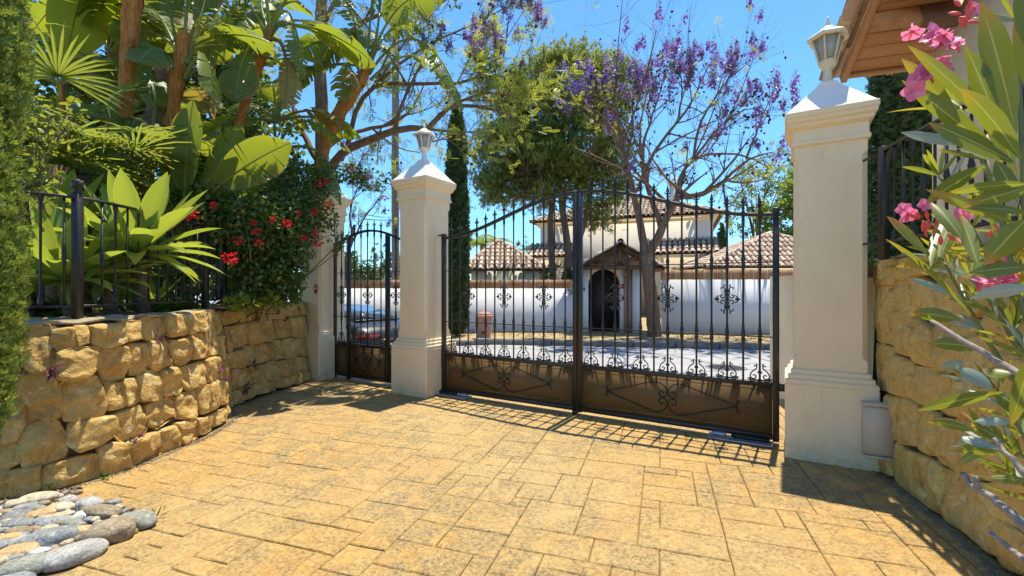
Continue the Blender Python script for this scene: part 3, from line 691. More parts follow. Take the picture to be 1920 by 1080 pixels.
def make_lantern(label, paint):
    w = thing('lantern', label, 'lantern', (0, 0, 0), 0.3, 'hexagonal pillar lanterns')
    MB().lathe([(.062, 0), (.062, .012), (.045, .018), (.036, .03), (.030, .085), (.026, .10)], n=10).build('stem', M[paint], w, angle=35)
    MB().lathe([(.024, .095), (.034, .105), (.050, .125), (.064, .138), (.070, .150), (.070, .160), (.064, .165)], n=6).build('bowl', M[paint], w)
    z0, z1, r0, r1 = .165, .335, .062, .110
    m = MB()
    for k in range(6):
        a = k * math.pi / 3; p0 = np.array([r0 * math.cos(a), r0 * math.sin(a), z0 - .004]); p1 = np.array([r1 * math.cos(a), r1 * math.sin(a), z1])
        m.sweep([p0, (p0 + p1) / 2, p1], .014, .014, (math.cos(a), math.sin(a), 0))
    for r, z in ((r0, z0), (r1, z1)):
        a = np.arange(7) * math.pi / 3
        for k in range(6):
            q = np.array([[r * math.cos(a[k]), r * math.sin(a[k]), z], [r * math.cos(a[k + 1]), r * math.sin(a[k + 1]), z]])
            m.sweep(np.array([q[0], q.mean(0), q[1]]), .013, .014)
    m.build('frame', M[paint], w)
    for k in range(6):
        a0, a1 = k * math.pi / 3 + .05, (k + 1) * math.pi / 3 - .05
        i_ = .955
        q = [np.array([r * math.cos(a) * i_, r * math.sin(a) * i_, z]) for a, r, z in ((a0, r0, z0 + .004), (a1, r0, z0 + .004), (a1, r1, z1 - .004), (a0, r1, z1 - .004))]
        nn = nrm(np.cross(q[1] - q[0], q[3] - q[0])) * .003
        MB().loft([[x - nn for x in q], [x + nn for x in q]]).build('pane', M['lamp_glass'], w)
    MB().lathe([(.108, .334), (.142, .322), (.150, .324), (.150, .345), (.143, .352), (.098, .378), (.060, .392), (.058, .402), (.044, .416), (.020, .424), (.0, .426)], n=6).build('roof', M[paint], w)
    MB().lathe([(.018, .424), (.020, .430), (.010, .440), (.017, .452), (.013, .462), (.007, .472), (.009, .482), (.002, .500)], n=8).build('finial', M[paint], w, smooth=True)
    return w
la = make_lantern('small cream hexagonal lantern on the middle gate pillar', 'lamp_paint_white'); la.location = (*gp(0), 3.018)
lb = make_lantern('large looking cream hexagonal lantern on the nearest gate pillar beside the timber eave', 'lamp_paint'); lb.location = (2.589, 3.736, 3.018)
lb.rotation_euler = (0.0, 0.035, .75); lb.scale = (1, 1, 1.14)

# grey meter box on the near pillar
mbx = thing('junction_box', 'beige plastic control box on the base of the nearest gate pillar', 'control box', (2.632, 3.292, .335), -TH)
def rbox(m, c, sx, sy, sz, b): return m.bbox(c, (sx, sy, sz), None, b)
rbox(MB(), (0, .02, 0), .15, .13, .36, .02).build('housing', M['plastic_grey'], mbx)
rg = [[(-.085, y, -h), (.085, y, -h), (.085, y, h), (-.085, y, h)] for y, h in ((-.05, .178), (-.085, .172), (-.105, .15))]
MB().loft(rg[::-1]).build('cover', M['plastic_grey'], mbx)
MB().bbox((0, -.052, .186), (.178, .10, .02), None, .006).build('rim', M['plastic_grey'], mbx)
MB().bbox((0, -.052, -.186), (.178, .10, .02), None, .006).build('rim', M['plastic_grey'], mbx)
MB().bbox((-.03, -.094, .14), (.03, .012, .03), None, .004).build('latch', M['timber_dark'], mbx)

# alarm plate on the far pillar
p_ = W(622, 540, 6.47); pl = thing('alarm_sign', 'small red alarm company plate on the bougainvillea pillar', 'sign', tuple(gp(-2.07) + FD * .165 - SD * .246) + (1.345,), -TH)
MB().bbox((0, 0, 0), (.075, .008, .12), None, .002).build('plate', M['red_enamel'], pl)
m = MB()
for k in range(2): m.box((0, -.0052, .048 - k * .012), (.056, .002, .005))
for sgn in (-1, 1):
    m.tube([(sgn * .002, -.0052, -.012), (sgn * .010, -.0052, .006), (sgn * .019, -.0052, .012), (sgn * .022, -.0052, .0), (sgn * .016, -.0052, -.012)], .0038, 5)
    m.tube([(0, -.0052, -.008), (sgn * .006, -.0052, -.022), (sgn * .010, -.0052, -.032)], .003, 5)
m.tube([(0, -.0052, -.018), (0, -.0052, .008)], .0034, 5)
m.build('emblem', M['white_print'], pl)
MB().box((0, -.001, -.072), (.062, .004, .018)).build('strip', M['teal_print'], pl)

# ================================================================ WROUGHT IRON GATES
def spiral(c, r0, r1, a0, a1, n=14):
    t = np.linspace(0, 1, n); a = a0 + (a1 - a0) * t; r = r0 + (r1 - r0) * t
    return np.stack([c[0] + r * np.cos(a), c[1] + r * np.sin(a)], 1)
def to3(p, y=0.0): return np.stack([p[:, 0], np.full(len(p), y), p[:, 1]], 1)
def med_mesh():
    m = MB()
    for sx in (-1, 1):
        for sz in (-1, 1):
            c1 = spiral((.040, .030), .006, .027, 2.2, 2.2 - 5.6, 16)
            strand = np.concatenate([c1, [(.020, .066), (.015, .085), (.022, .103), (.036, .110), (.047, .106), (.051, .096), (.046, .088)]])
            m.tube(to3(chaikin(strand, 1) * (sx, sz)), .0056, 6)
            m.tube(to3(np.array([(.026, .108), (.022, .120), (.028, .133)]) * (sx, sz)), [.0055, .006, .0075], 6)
            m.tube(to3(np.array([(.066, .034), (.080, .022), (.090, .010)]) * (sx, sz)), .0055, 6)
        m.loft([[(sx * x, -y, 0), (sx * x, 0, z), (sx * x, y, 0), (sx * x, 0, -z)] for x, y, z in ((.066, .004, .006), (.085, .009, .017), (.097, .006, .009), (.112, .001, .001))])
    for z in (-.072, 0, .072): m.lathe([(.013, z - .012), (.018, z - .008), (.018, z + .008), (.013, z + .012)], n=8)
    return m.mesh('medallion', M['iron'])
def scroll_mesh():
    m = MB()
    for sx in (-1, 1):
        c1 = spiral((.046, .036), .006, .030, .4, .4 + 6.2, 16)
        st = np.concatenate([c1, [(.060, .075), (.038, .092), (.022, .108), (.026, .124), (.040, .128), (.046, .120)]])
        m.tube(to3(chaikin(st, 1) * (sx, 1)), .0056, 6)
        m.tube(to3(np.array([(.026, .124), (.022, .136), (.030, .146)]) * (sx, 1)), .006, 6)
        m.tube(to3(np.array([(.066, .012), (.082, .018), (.098, .010)]) * (sx, 1)), [.006, .007, .004], 6)
        m.tube(to3(np.array([(.0, .004), (.05, .005), (.088, .004)]) * (sx, 1)), .006, 6)
    m.lathe([(.013, .06), (.018, .064), (.018, .076), (.013, .08)], n=8)
    return m.mesh('base_scroll', M['iron'])
def finial_mesh():
    m = MB()
    m.lathe([(.010, -.004), (.015, .006), (.011, .014), (.009, .030), (.015, .040), (.015, .046), (.009, .052)], n=8)
    m.loft([[(-w, 0, z), (0, -w * .6, z), (w, 0, z), (0, w * .6, z)] for z, w in ((.050, .007), (.075, .010), (.090, .016), (.105, .0125), (.125, .007), (.152, .001))])
    for sx in (-1, 1):
        for ax in (0, 1):
            P = np.array([(.004, .062), (.016, .066), (.026, .076), (.030, .090)]) * (sx, 1)
            P = to3(P) if ax == 0 else np.stack([np.zeros(4), P[:, 0] * .8, P[:, 1]], 1)
            m.tube(P, [.006, .0065, .006, .002], 5)
    return m.mesh('finial', M['iron'])
MED, SCR, FIN = med_mesh(), scroll_mesh(), finial_mesh()
def bar_mesh(z0, z1):
    r = .0088
    pr = [(r, z0)]
    for zc in (.925, 1.575):
        pr += [(r, zc - .105), (.0125, zc - .098), (.0105, zc - .085), (.013, zc - .055), (.0175, zc - .030), (.0175, zc - .020), (.012, zc - .014), (.0165, zc - .006), (.0165, zc + .006), (.012, zc + .014), (.0175, zc + .020), (.0175, zc + .032), (.013, zc + .058), (.0105, zc + .086), (.0125, zc + .098), (r, zc + .106)]
    pr += [(r, z1 - .10), (.0125, z1 - .088), (.015, z1 - .045), (.011, z1 - .038), (.0155, z1 - .022), (r, z1 - .012), (r, z1)]
    return MB().lathe(pr, n=8).mesh('bar', M['iron'], smooth=True)
def fill_gate(root, x0, x1, nb, ztop, scrolls, meds, panel=True, zb=.04, zp=.515, ornament=True, ornw=.61):
    """bars, rails, panel of a gate between the inner faces of its posts; local coordinates"""
    xs = x0 + (np.arange(nb) + .75) * (x1 - x0) / (nb + .5)
    if nb == 1: xs = np.array([(x0 + x1) / 2])
    for k, x in enumerate(xs):
        zt = ztop(x)
        b = place(bar_mesh(zp + .02, zt + .005), 'bar', root, (x, 0, 0))
        place(FIN, 'finial', b, (0, 0, zt + .012))
        if k in meds: place(MED, 'medallion', root, (x, 0, 1.25))
        if k in scrolls: place(SCR, 'base_scroll', root, (x, 0, zp + .026))
    for z in (.925, 1.575):
        MB().box(((x0 + x1) / 2, .0, z), (x1 - x0 - .002, .022, .009)).build('rail', M['iron'], root)
    MB().bbox(((x0 + x1) / 2, 0, zp), (x1 - x0 - .002, .044, .044), None, .004).build('rail', M['iron'], root)
    MB().bbox(((x0 + x1) / 2, 0, zb + .022), (x1 - x0 - .002, .044, .044), None, .004).build('rail', M['iron'], root)
    p = MB().box(((x0 + x1) / 2, .004, (zb + zp) / 2 + .01), (x1 - x0 - .003, .006, zp - zb - .065)).build('kick_panel', M['iron_panel'], root)
    # thin raised border
    m = MB(); a, b_, c, d = x0 + .035, x1 - .035, zb + .075, zp - .05
    for u, v, w, h in (((a + b_) / 2, c, b_ - a, .008), ((a + b_) / 2, d, b_ - a, .008), (a, (c + d) / 2, .008, d - c - .009), (b_, (c + d) / 2, .008, d - c - .009)):
        m.box((u, -.003, v), (w, .008, h))
    m.build('border', M['iron_panel'], p)
    if ornament:
        m = MB(); cx, cz = (x0 + x1) / 2, (zb + zp) / 2 + .012
        k = ornw / .61; y = -.006
        for sx in (-1, 1):
            for sz in (-1, 1):
                top = np.array([(-.61 * k, 0), (-.36 * k, .078), (-.13 * min(1, k * 1.6), .150), (-.085 * min(1, k * 1.6), .148), (-.035, .122), (-.006, .080), (-.008, .045)])
                sp = spiral((-.053, .043), .046, .010, .0, -1.65 * math.pi * 1.25, 22)
                q = np.concatenate([chaikin(top, 2), sp[1:]]) * (sx, sz)
                m.tube(to3(q, y) + (cx, 0, cz), .0048, 5)
                cu = spiral((-.615 * k - .002, .040), .020, .006, -1.4, 3.6, 14)
                cu = np.concatenate([[(-.575 * k, 0), (-.595 * k, .010)], cu]) * (sx, sz)
                m.tube(to3(cu, y) + (cx, 0, cz), .0044, 5)
        m.build('ornament', M['iron_dark'], p)
def gate_curve(t):
    w = np.clip(np.abs((t - 2.165) / 1.855), 0, 1)
    return 1.985 + .39 * (.5 + .5 * np.cos(np.pi * w))
def leaf(label, ta, tb, outer_left):
    w = thing('gate_leaf', label, 'gate', tuple(gp(ta)) + (0,), -TH, 'leaves of the drive gate')
    L = tb - ta; pw = .050
    zc = lambda x: float(gate_curve(ta + x))
    inner = .046
    lp, rp = (pw, inner) if outer_left else (inner, pw)
    MB().bbox((lp / 2, 0, (zc(0) + .03) / 2), (lp, .05, zc(0) - .03), None, .004).build('post', M['iron'], w)
    MB().bbox((L - rp / 2, 0, (zc(L) + .03) / 2), (rp, .05, zc(L) - .03), None, .004).build('post', M['iron'], w)
    xx = np.linspace(0, L, 40)
    MB().sweep([(x, 0, zc(x)) for x in xx], .046, .030).build('top_rail', M['iron'], w)
    fill_gate(w, lp, L - rp, 13, zc, (0, 2, 4, 6, 8, 10, 12), (2, 6, 10))
    ox = pw / 2 if outer_left else L - pw / 2; sg = -1 if outer_left else 1
    MB().bbox((ox, 0, zc(0 if outer_left else L) + .035), (.055, .055, .045), None, .006).build('hinge_cap', M['iron'], w)
    MB().tube([(ox, 0, zc(0 if outer_left else L) + .04), (ox + sg * .12, 0.0, zc(0 if outer_left else L) + .04)], .009, 6).build('hinge_pin', M['iron'], w)
    MB().bbox((ox + sg * .045, 0, .50), (.05, .03, .07), None, .004).build('hinge', M['iron'], w)
    if not outer_left: pass
    return w, L
lf, L1 = leaf('left leaf of the tall black iron drive gate, hung on the middle pillar', .305, 2.160, True)
rf, L2 = leaf('right leaf of the tall black iron drive gate, hung on the nearest pillar', 2.168, 4.02, False)
MB().bbox((L1 - .02, -.01, .028), (.05, .08, .045), None, .006).build('drop_bolt', M['iron_dark'], lf)
# underground openers
for t, lab, sg in ((.50, 'flat steel gate opener set in the paving below the left gate leaf', 1), (3.72, 'flat steel gate opener set in the paving below the right gate leaf', -1)):
    op = thing('gate_opener', lab, 'gate opener', tuple(gp(t, -.06)) + (0.004,), -TH, 'gate openers below the gate')
    MB().bbox((0, 0, .010), (.52, .16, .014), None, .004).build('cover_plate', M['zinc'], op)
    MB().bbox((-sg * .08, .02, .035), (.30, .05, .03), None, .006).build('arm', M['iron_dark'], op)
    MB().bbox((sg * .17, .02, .034), (.12, .06, .03), None, .006).build('bracket', M['zinc'], op)
# gate stop strip across the threshold
thr = MB().bbox((*gp(2.16, .02), .003), (3.8, .10, .008), np.array([[FD[0], SD[0], 0], [FD[1], SD[1], 0], [0, 0, 1]]), .004).build('threshold', M['paving'], kind='structure')

# foot gate and its fixed side panels
def foot_curve(t): return 1.985 + .185 * np.cos(np.clip((t + 1.07) / .72, -1.0, 1.0) * np.pi / 2)
fg = thing('foot_gate', 'narrow black iron foot gate with arched top between two pillars', 'gate', tuple(gp(-1.50)) + (0,), -TH)
zc = lambda x: float(foot_curve(-1.50 + x)); Lf = .86
MB().bbox((.025, 0, (zc(0) + .0) / 2), (.05, .05, zc(0) - .0), None, .004).build('post', M['iron'], fg)
MB().bbox((Lf - .03, 0, (zc(Lf) + .04) / 2), (.06, .05, zc(Lf) - .04), None, .004).build('post', M['iron'], fg)
MB().sweep([(x, 0, zc(x)) for x in np.linspace(0, Lf, 24)], .046, .028).build('top_rail', M['iron'], fg)
fill_gate(fg, .05, Lf - .06, 5, zc, (0, 2, 4), (2,), ornw=.26)
for (ta, tb, lab, post) in ((-1.80, -1.515, 'slim fixed iron panel left of the foot gate', True), (-.632, -.245, 'slim fixed iron panel between the foot gate and the middle pillar', False)):
    sp = thing('gate_side_panel', lab, 'gate panel', tuple(gp(ta)) + (0,), -TH, 'fixed panels beside the foot gate')
    zc = lambda x, ta=ta: float(foot_curve(ta + x)); L = tb - ta
    if post: MB().bbox((.02, 0, .985), (.04, .04, 1.97), None, .004).build('post', M['iron'], sp)
    MB().sweep([(x, 0, zc(x)) for x in np.linspace(0.02, L, 8)], .046, .028).build('top_rail', M['iron'], sp)
    fill_gate(sp, .04 if post else .0, L, 1 if post else 2, zc, (0,), (0,), ornament=False)
    if post:
        for z in (.93, 1.9): MB().tube([(-.10, 0, z), (.02, 0, z)], .009, 6).build('fixing_rod', M['iron'], sp)

# grit gathered at the foot of the walls
def grit(name, path, s0, s1, n, w, mat):
    sv = rng.uniform(s0, s1, n); d = .02 + np.abs(rng.normal(0, w, n)); P = path.pt(sv, 0.0, d); P[:, 2] = rng.uniform(-.002, .004, n)
    V, F = IV1, IF1; m = MB(); m.scatter(V, F, P, frames(rng.normal(0, 1, (n, 3)), rng.normal(0, 1, (n, 3))), rng.uniform(.002, .0065, (n, 3)) * (1.4, 1, .8)); m.build(name, M[mat], kind='stuff')
grit('grit', pathR, .1, 2.3, 2600, .022, 'cobble_brown'); grit('grit', pathA, 1.5, 3.75, 1600, .025, 'cobble_brown'); grit('grit', pathB, .1, 1.9, 900, .03, 'cobble_brown')
n = 900; P = np.array([(rng.uniform(-3.3, -2.15), rng.uniform(1.9, 3.0), .004) for _ in range(n)]); P = np.array([p for p in P if inside(p[:2], BED)])
m = MB(); m.scatter(IV1, IF1, P, frames(rng.normal(0, 1, (len(P), 3)), rng.normal(0, 1, (len(P), 3))), rng.uniform(.004, .016, (len(P), 3))); m.build('gravel', M['cobble_brown'], kind='stuff')

m = {k: MB() for k in ('cobble_grey', 'cobble_tan', 'cobble_blue', 'cobble_brown')}
kk = list(m)
for q in range(260):
    p = np.array([rng.uniform(-3.3, -2.15), rng.uniform(1.8, 3.0)])
    if not inside(p, BED): continue
    r_ = rng.uniform(.010, .030); V = IV2 * (1 + noise3(IV2 + q, 1.5, 2)[:, None] * .12) * np.array([1.3, .9, .7]) * r_; an = rng.uniform(0, 3.1); V = V @ np.array([[math.cos(an), math.sin(an), 0], [-math.sin(an), math.cos(an), 0], [0, 0, 1]])
    m[kk[q % 4]].add(V + (*p, r_ * .5), IF2)
for k in kk: m[k].build('pebbles', M[k], bed, kind='stuff', smooth=True)

# ================================================================ ACROSS THE STREET
def roof_slope(m, under, A, B, TA, TB, sp=.21, rl=.36, r=.085, lift=.02):
    """barrel tiles on the plane eave A-B, top TA-TB (TA may equal TB for a hip triangle)"""
    A, B, TA, TB = (np.asarray(x, float) for x in (A, B, TA, TB))
    e = nrm(B - A); n = nrm(np.cross(e, (TA + TB) / 2 - (A + B) / 2))
    if n[2] < 0: n = -n
    up = nrm(np.cross(n, e)); up = up if up[2] > 0 else -up
    W_ = np.dot(B - A, e); ta = np.array([np.dot(TA - A, e), np.dot(TA - A, up)]); tb = np.array([np.dot(TB - A, e), np.dot(TB - A, up)])
    q = [A, B, TB, TA] if np.linalg.norm(TA - TB) > .05 else [A, B, TA]
    under.add(np.array(q) - n * .012, np.arange(len(q)).reshape(1, -1))
    under.add(np.array(q) - n * .09, np.arange(len(q))[::-1].reshape(1, -1))
    a = np.linspace(0, np.pi, 6); P = []; Lr = []
    for u in np.arange(sp / 2, W_, sp):
        vmax = ta[1]
        if u < ta[0]: vmax = min(vmax, u / ta[0] * ta[1])
        if u > tb[0]: vmax = min(vmax, (W_ - u) / (W_ - tb[0]) * tb[1])
        v = -.06
        while v < vmax - .05:
            P.append((u, v, min(rl * 1.12, vmax - v + .03))); v += rl
    P = np.array(P); k = 6
    if len(P) == 0: return
    jit = rng.normal(0, .006, (len(P), 2))
    V = np.zeros((len(P), 12, 3))
    for end, (f, rr, lf) in enumerate(((0, 1.0, lift + .012), (1, .82, lift - .012))):
        x = P[:, 0, None] + jit[:, :1] + np.cos(a)[None] * r * rr; z = np.sin(a)[None] * r * rr * .9 + lf + jit[:, 1:] * .5; y = (P[:, 1] + f * P[:, 2])[:, None] + 0 * x
        V[:, end * 6:end * 6 + 6] = A + x[..., None] * e + y[..., None] * up + z[..., None] * n
    j = np.arange(5); F = np.stack([j, j + 1, j + 7, j + 6], -1)
    F = (F[None] + (np.arange(len(P)) * 12)[:, None, None]).reshape(-1, 4)
    m.add(V.reshape(-1, 3), F)
def caps(m, A, B, r=.10, rl=.38):
    A, B = np.asarray(A, float), np.asarray(B, float); L = np.linalg.norm(B - A); d = (B - A) / L; n = max(1, int(L / rl))
    for k in range(n):
        a, b = A + d * (k * L / n), A + d * ((k + 1.1) * L / n)
        m.tube([a, b], [r, r * .82], 8, False)
def tiles_pair(slopes, hips, parent, nm='tiled_roof', r=.085, sp=.21):
    m, u = MB(), MB()
    for s_ in slopes: roof_slope(m, u, *s_, sp=sp, r=r)
    for h in hips: caps(m, *h)
    o = u.build(nm, M['roof_under'], parent, world=True)
    t = m.build('tiles', M['roof_tile'], o, world=False, smooth=False) if False else None
    off = Vector(parent.location)
    me = m.mesh('tiles', M['roof_tile'], off, True)
    t = bpy.data.objects.new('tiles', me); COL.objects.link(t); t.parent = o; t['kind'] = 'stuff'
    return o

# garden wall of the far villa
WD = nrm(np.array([9.12, -.90])); W0 = np.array([-.98, 14.0])
def wl(t, y=0.0): return W0 + WD * t + np.array([-WD[1], WD[0]]) * y
RW = np.array([[WD[0], -WD[1], 0], [WD[1], WD[0], 0], [0, 0, 1]])
def t_of(px):   # wall parameter seen at a pixel column
    k = (px - 960) / FPX
    return (k * W0[1] - W0[0]) / (WD[0] - k * WD[1])
def garden_wall(label, t0, t1, top, band):
    c = wl((t0 + t1) / 2); w = thing('garden_wall', label, 'garden wall', (c[0], c[1], -.5), math.atan2(WD[1], WD[0]))
    L = t1 - t0
    MB().box((0, .1, (top - band + .5) / 2), (L, .22, top - band + .5)).build('wall_face', M['render_white'], w)
    m = MB(); x = -L / 2
    while x < L / 2 - .03:
        wd = .062 + rng.normal(0, .004)
        m.box((x + wd / 2, .1 + rng.normal(0, .004), top - band / 2 + .5 + rng.normal(0, .003)), (wd - .010, .25, band), None); x += wd
    b = m.build('brick_coping', M['brick'], w, kind='stuff')
    MB().box((0, .1, top - band / 2 + .498), (L, .236, band - .012)).build('bed_joint', M['coping'], b)
    return w
tp0, tp1 = t_of(1077), t_of(1242)
garden_wall('low left stretch of white garden wall with upright brick coping', -17.0, tp0, 1.60, .26)
garden_wall('taller right stretch of white garden wall with upright brick coping', tp1, 15.0, 1.885, .285)

# entrance porch
pc = wl((tp0 + tp1) / 2); po = thing('entrance_porch', 'small tiled gable porch over a dark arched door in the white wall', 'porch', (pc[0], pc[1], 0), math.atan2(WD[1], WD[0]))
def lx(px, y=0.0): return t_of(px) - (tp0 + tp1) / 2
xd0, xd1 = lx(1104), lx(1163)
def pbox(name, mat, x0, x1, y0, y1, z0, z1, parent=po): return MB().box(((x0 + x1) / 2, (y0 + y1) / 2, (z0 + z1) / 2), (x1 - x0, y1 - y0, z1 - z0)).build(name, M[mat], parent)
pbox('pier', 'render_white', lx(1078), lx(1092), -.12, .4, -.4, 1.96)
pbox('pier', 'render_white', xd0 - .17, xd0 - .01, .02, .4, -.4, 1.96)
pbox('pier', 'render_white', xd1 + .01, xd1 + .13, .02, .4, -.4, 1.96)
pbox('pier', 'render_white', lx(1186), lx(1198), -.12, .4, -.4, 1.96)
pbox('brick_jamb', 'terracotta_pink', lx(1170), lx(1178), -.06, .3, -.2, 1.75)
pbox('back_wall', 'render_cream', xd1 + .131, lx(1186) - .004, .18, .38, -.4, 2.0)
pbox('back_wall', 'render_cream', xd0 - 1.0, lx(1078) - .003, .5, .62, -.4, 1.6)
# arched dark door with diamond lattice
dw = (xd1 - xd0); xc = (xd0 + xd1) / 2; R_ = dw / 2; zs = 1.92 - R_
arc = [(xc - R_, -.4)] + [(xc + R_ * math.cos(a), zs + R_ * math.sin(a)) for a in np.linspace(math.pi, 0, 16)] + [(xc + R_, -.4)]
door = MB().loft([[(x, .30, z) for x, z in arc], [(x, .36, z) for x, z in arc]]).build('door', M['iron_dark'], po)
m = MB()
for k in np.arange(-1.6, 3.4, .17):
    for sg in (-1, 1):
        P = [(xc + u, .288, k + sg * u) for u in np.linspace(-R_, R_, 13)]
        P = [p for p in P if -.1 < p[2] < zs + math.sqrt(max(0, R_ ** 2 - (p[0] - xc) ** 2)) - .02]
        if len(P) > 1: m.sweep(np.array(P), .014, .012, (0, 1, 0))
m.build('lattice', M['iron'], door)
MB().tube([(xd0 + .06, .27, .78), (xd0 + .06, .25, .83), (xd0 + .06, .27, .9)], .012, 5).build('handle', M['zinc'], door)
# surround above the arch
top = [(xd0 - .17, 1.2), (xd0 - .17, 2.02), (xd1 + .13, 2.02), (xd1 + .13, 1.2)]
ring_o = [(xd1 + .13, 1.3), (xd1 + .13, 2.02), (xd0 - .17, 2.02), (xd0 - .17, 1.3)]
m = MB(); aa = np.linspace(0, math.pi, 17)
inn = np.array([(xc + (R_ + .003) * math.cos(a), zs + (R_ + .003) * math.sin(a)) for a in aa])
out = np.array([(np.clip(xc + 1.6 * math.cos(a), xd0 - .17, xd1 + .13), min(2.05, zs + 1.6 * max(0, math.sin(a)))) for a in aa])
for y, fl in ((.05, 1), (.38, -1)):
    V = np.concatenate([np.c_[inn[:, 0], np.full(17, y), inn[:, 1]], np.c_[out[:, 0], np.full(17, y), out[:, 1]]])
    i = np.arange(16); m.add(V, np.stack([i, i + 1, i + 18, i + 17], -1)[:, ::fl])
V = np.concatenate([np.c_[inn[:, 0], np.full(17, .05), inn[:, 1]], np.c_[inn[:, 0], np.full(17, .38), inn[:, 1]]]); i = np.arange(16)
m.add(V, np.stack([i, i + 1, i + 18, i + 17], -1)); m.build('arch_surround', M['render_cream'], po)
# gable roof on a timber truss
hw, ze, zr = 1.27, 1.93, 2.66
for nm, P in (('tie_beam', [(-hw + .06, -.42, ze + .02), (hw - .06, -.42, ze + .02)]), ('rafter', [(-hw, -.42, ze - .02), (0, -.42, zr - .10)]), ('rafter', [(hw, -.42, ze - .02), (0, -.42, zr - .10)]), ('king_post', [(0, -.41, ze), (0, -.41, zr - .1)]), ('strut', [(0, -.40, ze + .1), (-.55, -.40, ze + .36)]), ('strut', [(0, -.40, ze + .1), (.55, -.40, ze + .36)])):
    P = np.array(P); 
    if nm == 'king_post': MB().box(P.mean(0), (.12, .10, P[1, 2] - P[0, 2])).build(nm, M['timber_dark'], po)
    else: MB().sweep(np.array([P[0], P.mean(0), P[1]]), .12, .13).build(nm, M['timber_dark'], po)
MB().loft([[(-hw + .2, .3, ze + .03), (hw - .2, .3, ze + .03), (0, .3, zr - .13)], [(-hw + .2, .36, ze + .03), (hw - .2, .36, ze + .03), (0, .36, zr - .13)]]).build('gable', M['render_cream'], po)
u, t_ = MB(), MB()
for sg in (-1, 1):
    a, b, ta, tb = (sg * hw, -.55, ze - .02), (sg * hw, .8, ze - .02), (0, -.55, zr), (0, .8, zr)
    roof_slope(t_, u, a, b, ta, tb, sp=.19, r=.08)
caps(t_, (0, -.56, zr + .03), (0, .8, zr + .03), .09)
ro = u.build('tiled_roof', M['timber_dark'], po); tt = t_.build('tiles', M['roof_tile'], ro, kind='stuff', smooth=True)
# fittings by the door
wlamp = thing('wall_lamp', 'small brass lamp on the brick jamb beside the dark door', 'lamp', tuple(wl(t_of(1174), -.09)) + (1.78,))
MB().lathe([(.03, -.06), (.07, -.05), (.075, .03), (.03, .06), (.005, .08)], n=8).build('shade', M['cobble_orange'], wlamp); MB().box((0, .05, 0), (.03, .08, .03)).build('arm', M['iron'], wlamp)
rs = thing('alarm_sign', 'small red alarm plate beside the dark arched door across the street', 'sign', tuple(wl(t_of(1167.5), .012)) + (1.40,), math.atan2(WD[1], WD[0]))
MB().box((0, 0, 0), (.10, .015, .13)).build('plate', M['red_enamel'], rs); m = MB(); m.box((0, -.009, .0), (.018, .004, .06)); m.box((-.01, -.009, .02), (.04, .004, .014)); m.build('emblem', M['white_print'], rs)
ic = thing('intercom', 'small dark intercom button plate on the white pier by the door', 'intercom', tuple(wl(t_of(1095), .012)) + (1.32,), math.atan2(WD[1], WD[0]))
MB().bbox((0, 0, 0), (.07, .02, .10), None, .005).build('housing', M['teal_print'], ic); MB().lathe([(.018, 0), (.018, .012), (.01, .016)], (0, -.012, 0), 10, np.array([[1, 0, 0], [0, 0, -1], [0, 1, 0]])).build('button', M['iron_dark'], ic)
def text_obj(s_, name, mat, size, parent, loc, ext=.004):
    c = bpy.data.curves.new(name, 'FONT'); c.body = s_; c.size = size; c.extrude = ext; c.align_x = 'CENTER'; c.align_y = 'CENTER'
    o = bpy.data.objects.new(name, c); COL.objects.link(o); o.parent = parent; o.location = loc; o.rotation_euler = (math.pi / 2, 0, 0)
    c.materials.append(M[mat])
    me = bpy.data.meshes.new_from_object(o); me.name = name; q = bpy.data.objects.new(name + '_mesh', me); bpy.data.objects.remove(o); q.name = name
    COL.objects.link(q); q.parent = parent; q.location = loc; q.rotation_euler = (math.pi / 2, 0, 0); return q
hn = thing('house_number', 'green enamel house number plate on the white wall', 'number plate', tuple(wl(t_of(1069.5), -.022)) + (1.28,), math.atan2(WD[1], WD[0]))
MB().bbox((0, 0, 0), (.13, .012, .075), None, .004).build('plate', M['green_enamel'], hn); text_obj('79', 'number', 'white_print', .085, hn, (0, -.008, 0))
MB().box((.0, -.02, -.085), (.22, .05, .02)).build('letter_slot', M['timber_dark'], hn)
for k, (ch, px) in enumerate((('E', 1204.5), ('L', 1208.5), ('O', 1215), ('L', 1219.5), ('I', 1223.5), ('V', 1227.5), ('O', 1232))):
    nt = thing('letter_tile', 'small glazed letter tile %s on the white wall by the tree trunk' % ('E' if k == 0 else 'of the house name'), 'letter tile', tuple(wl(t_of(px), -.016)) + (1.375,), math.atan2(WD[1], WD[0]), 'house name tiles')
    nt['label'] = ['glazed tile with letter E, first of the house name on the white wall', 'glazed tile with letter L right after the E', 'glazed tile with round letter O starting the second word', 'glazed tile with letter L just left of the tree trunk', 'glazed tile with letter I behind the tree trunk', 'glazed tile with letter V behind the tree trunk', 'glazed tile with letter O right of the tree trunk'][k]
    MB().box((0, 0, 0), (.058, .012, .085)).build('tile', M['white_print'], nt); text_obj(ch, 'letter', 'iron_dark', .085, nt, (0, -.007, 0), .002)

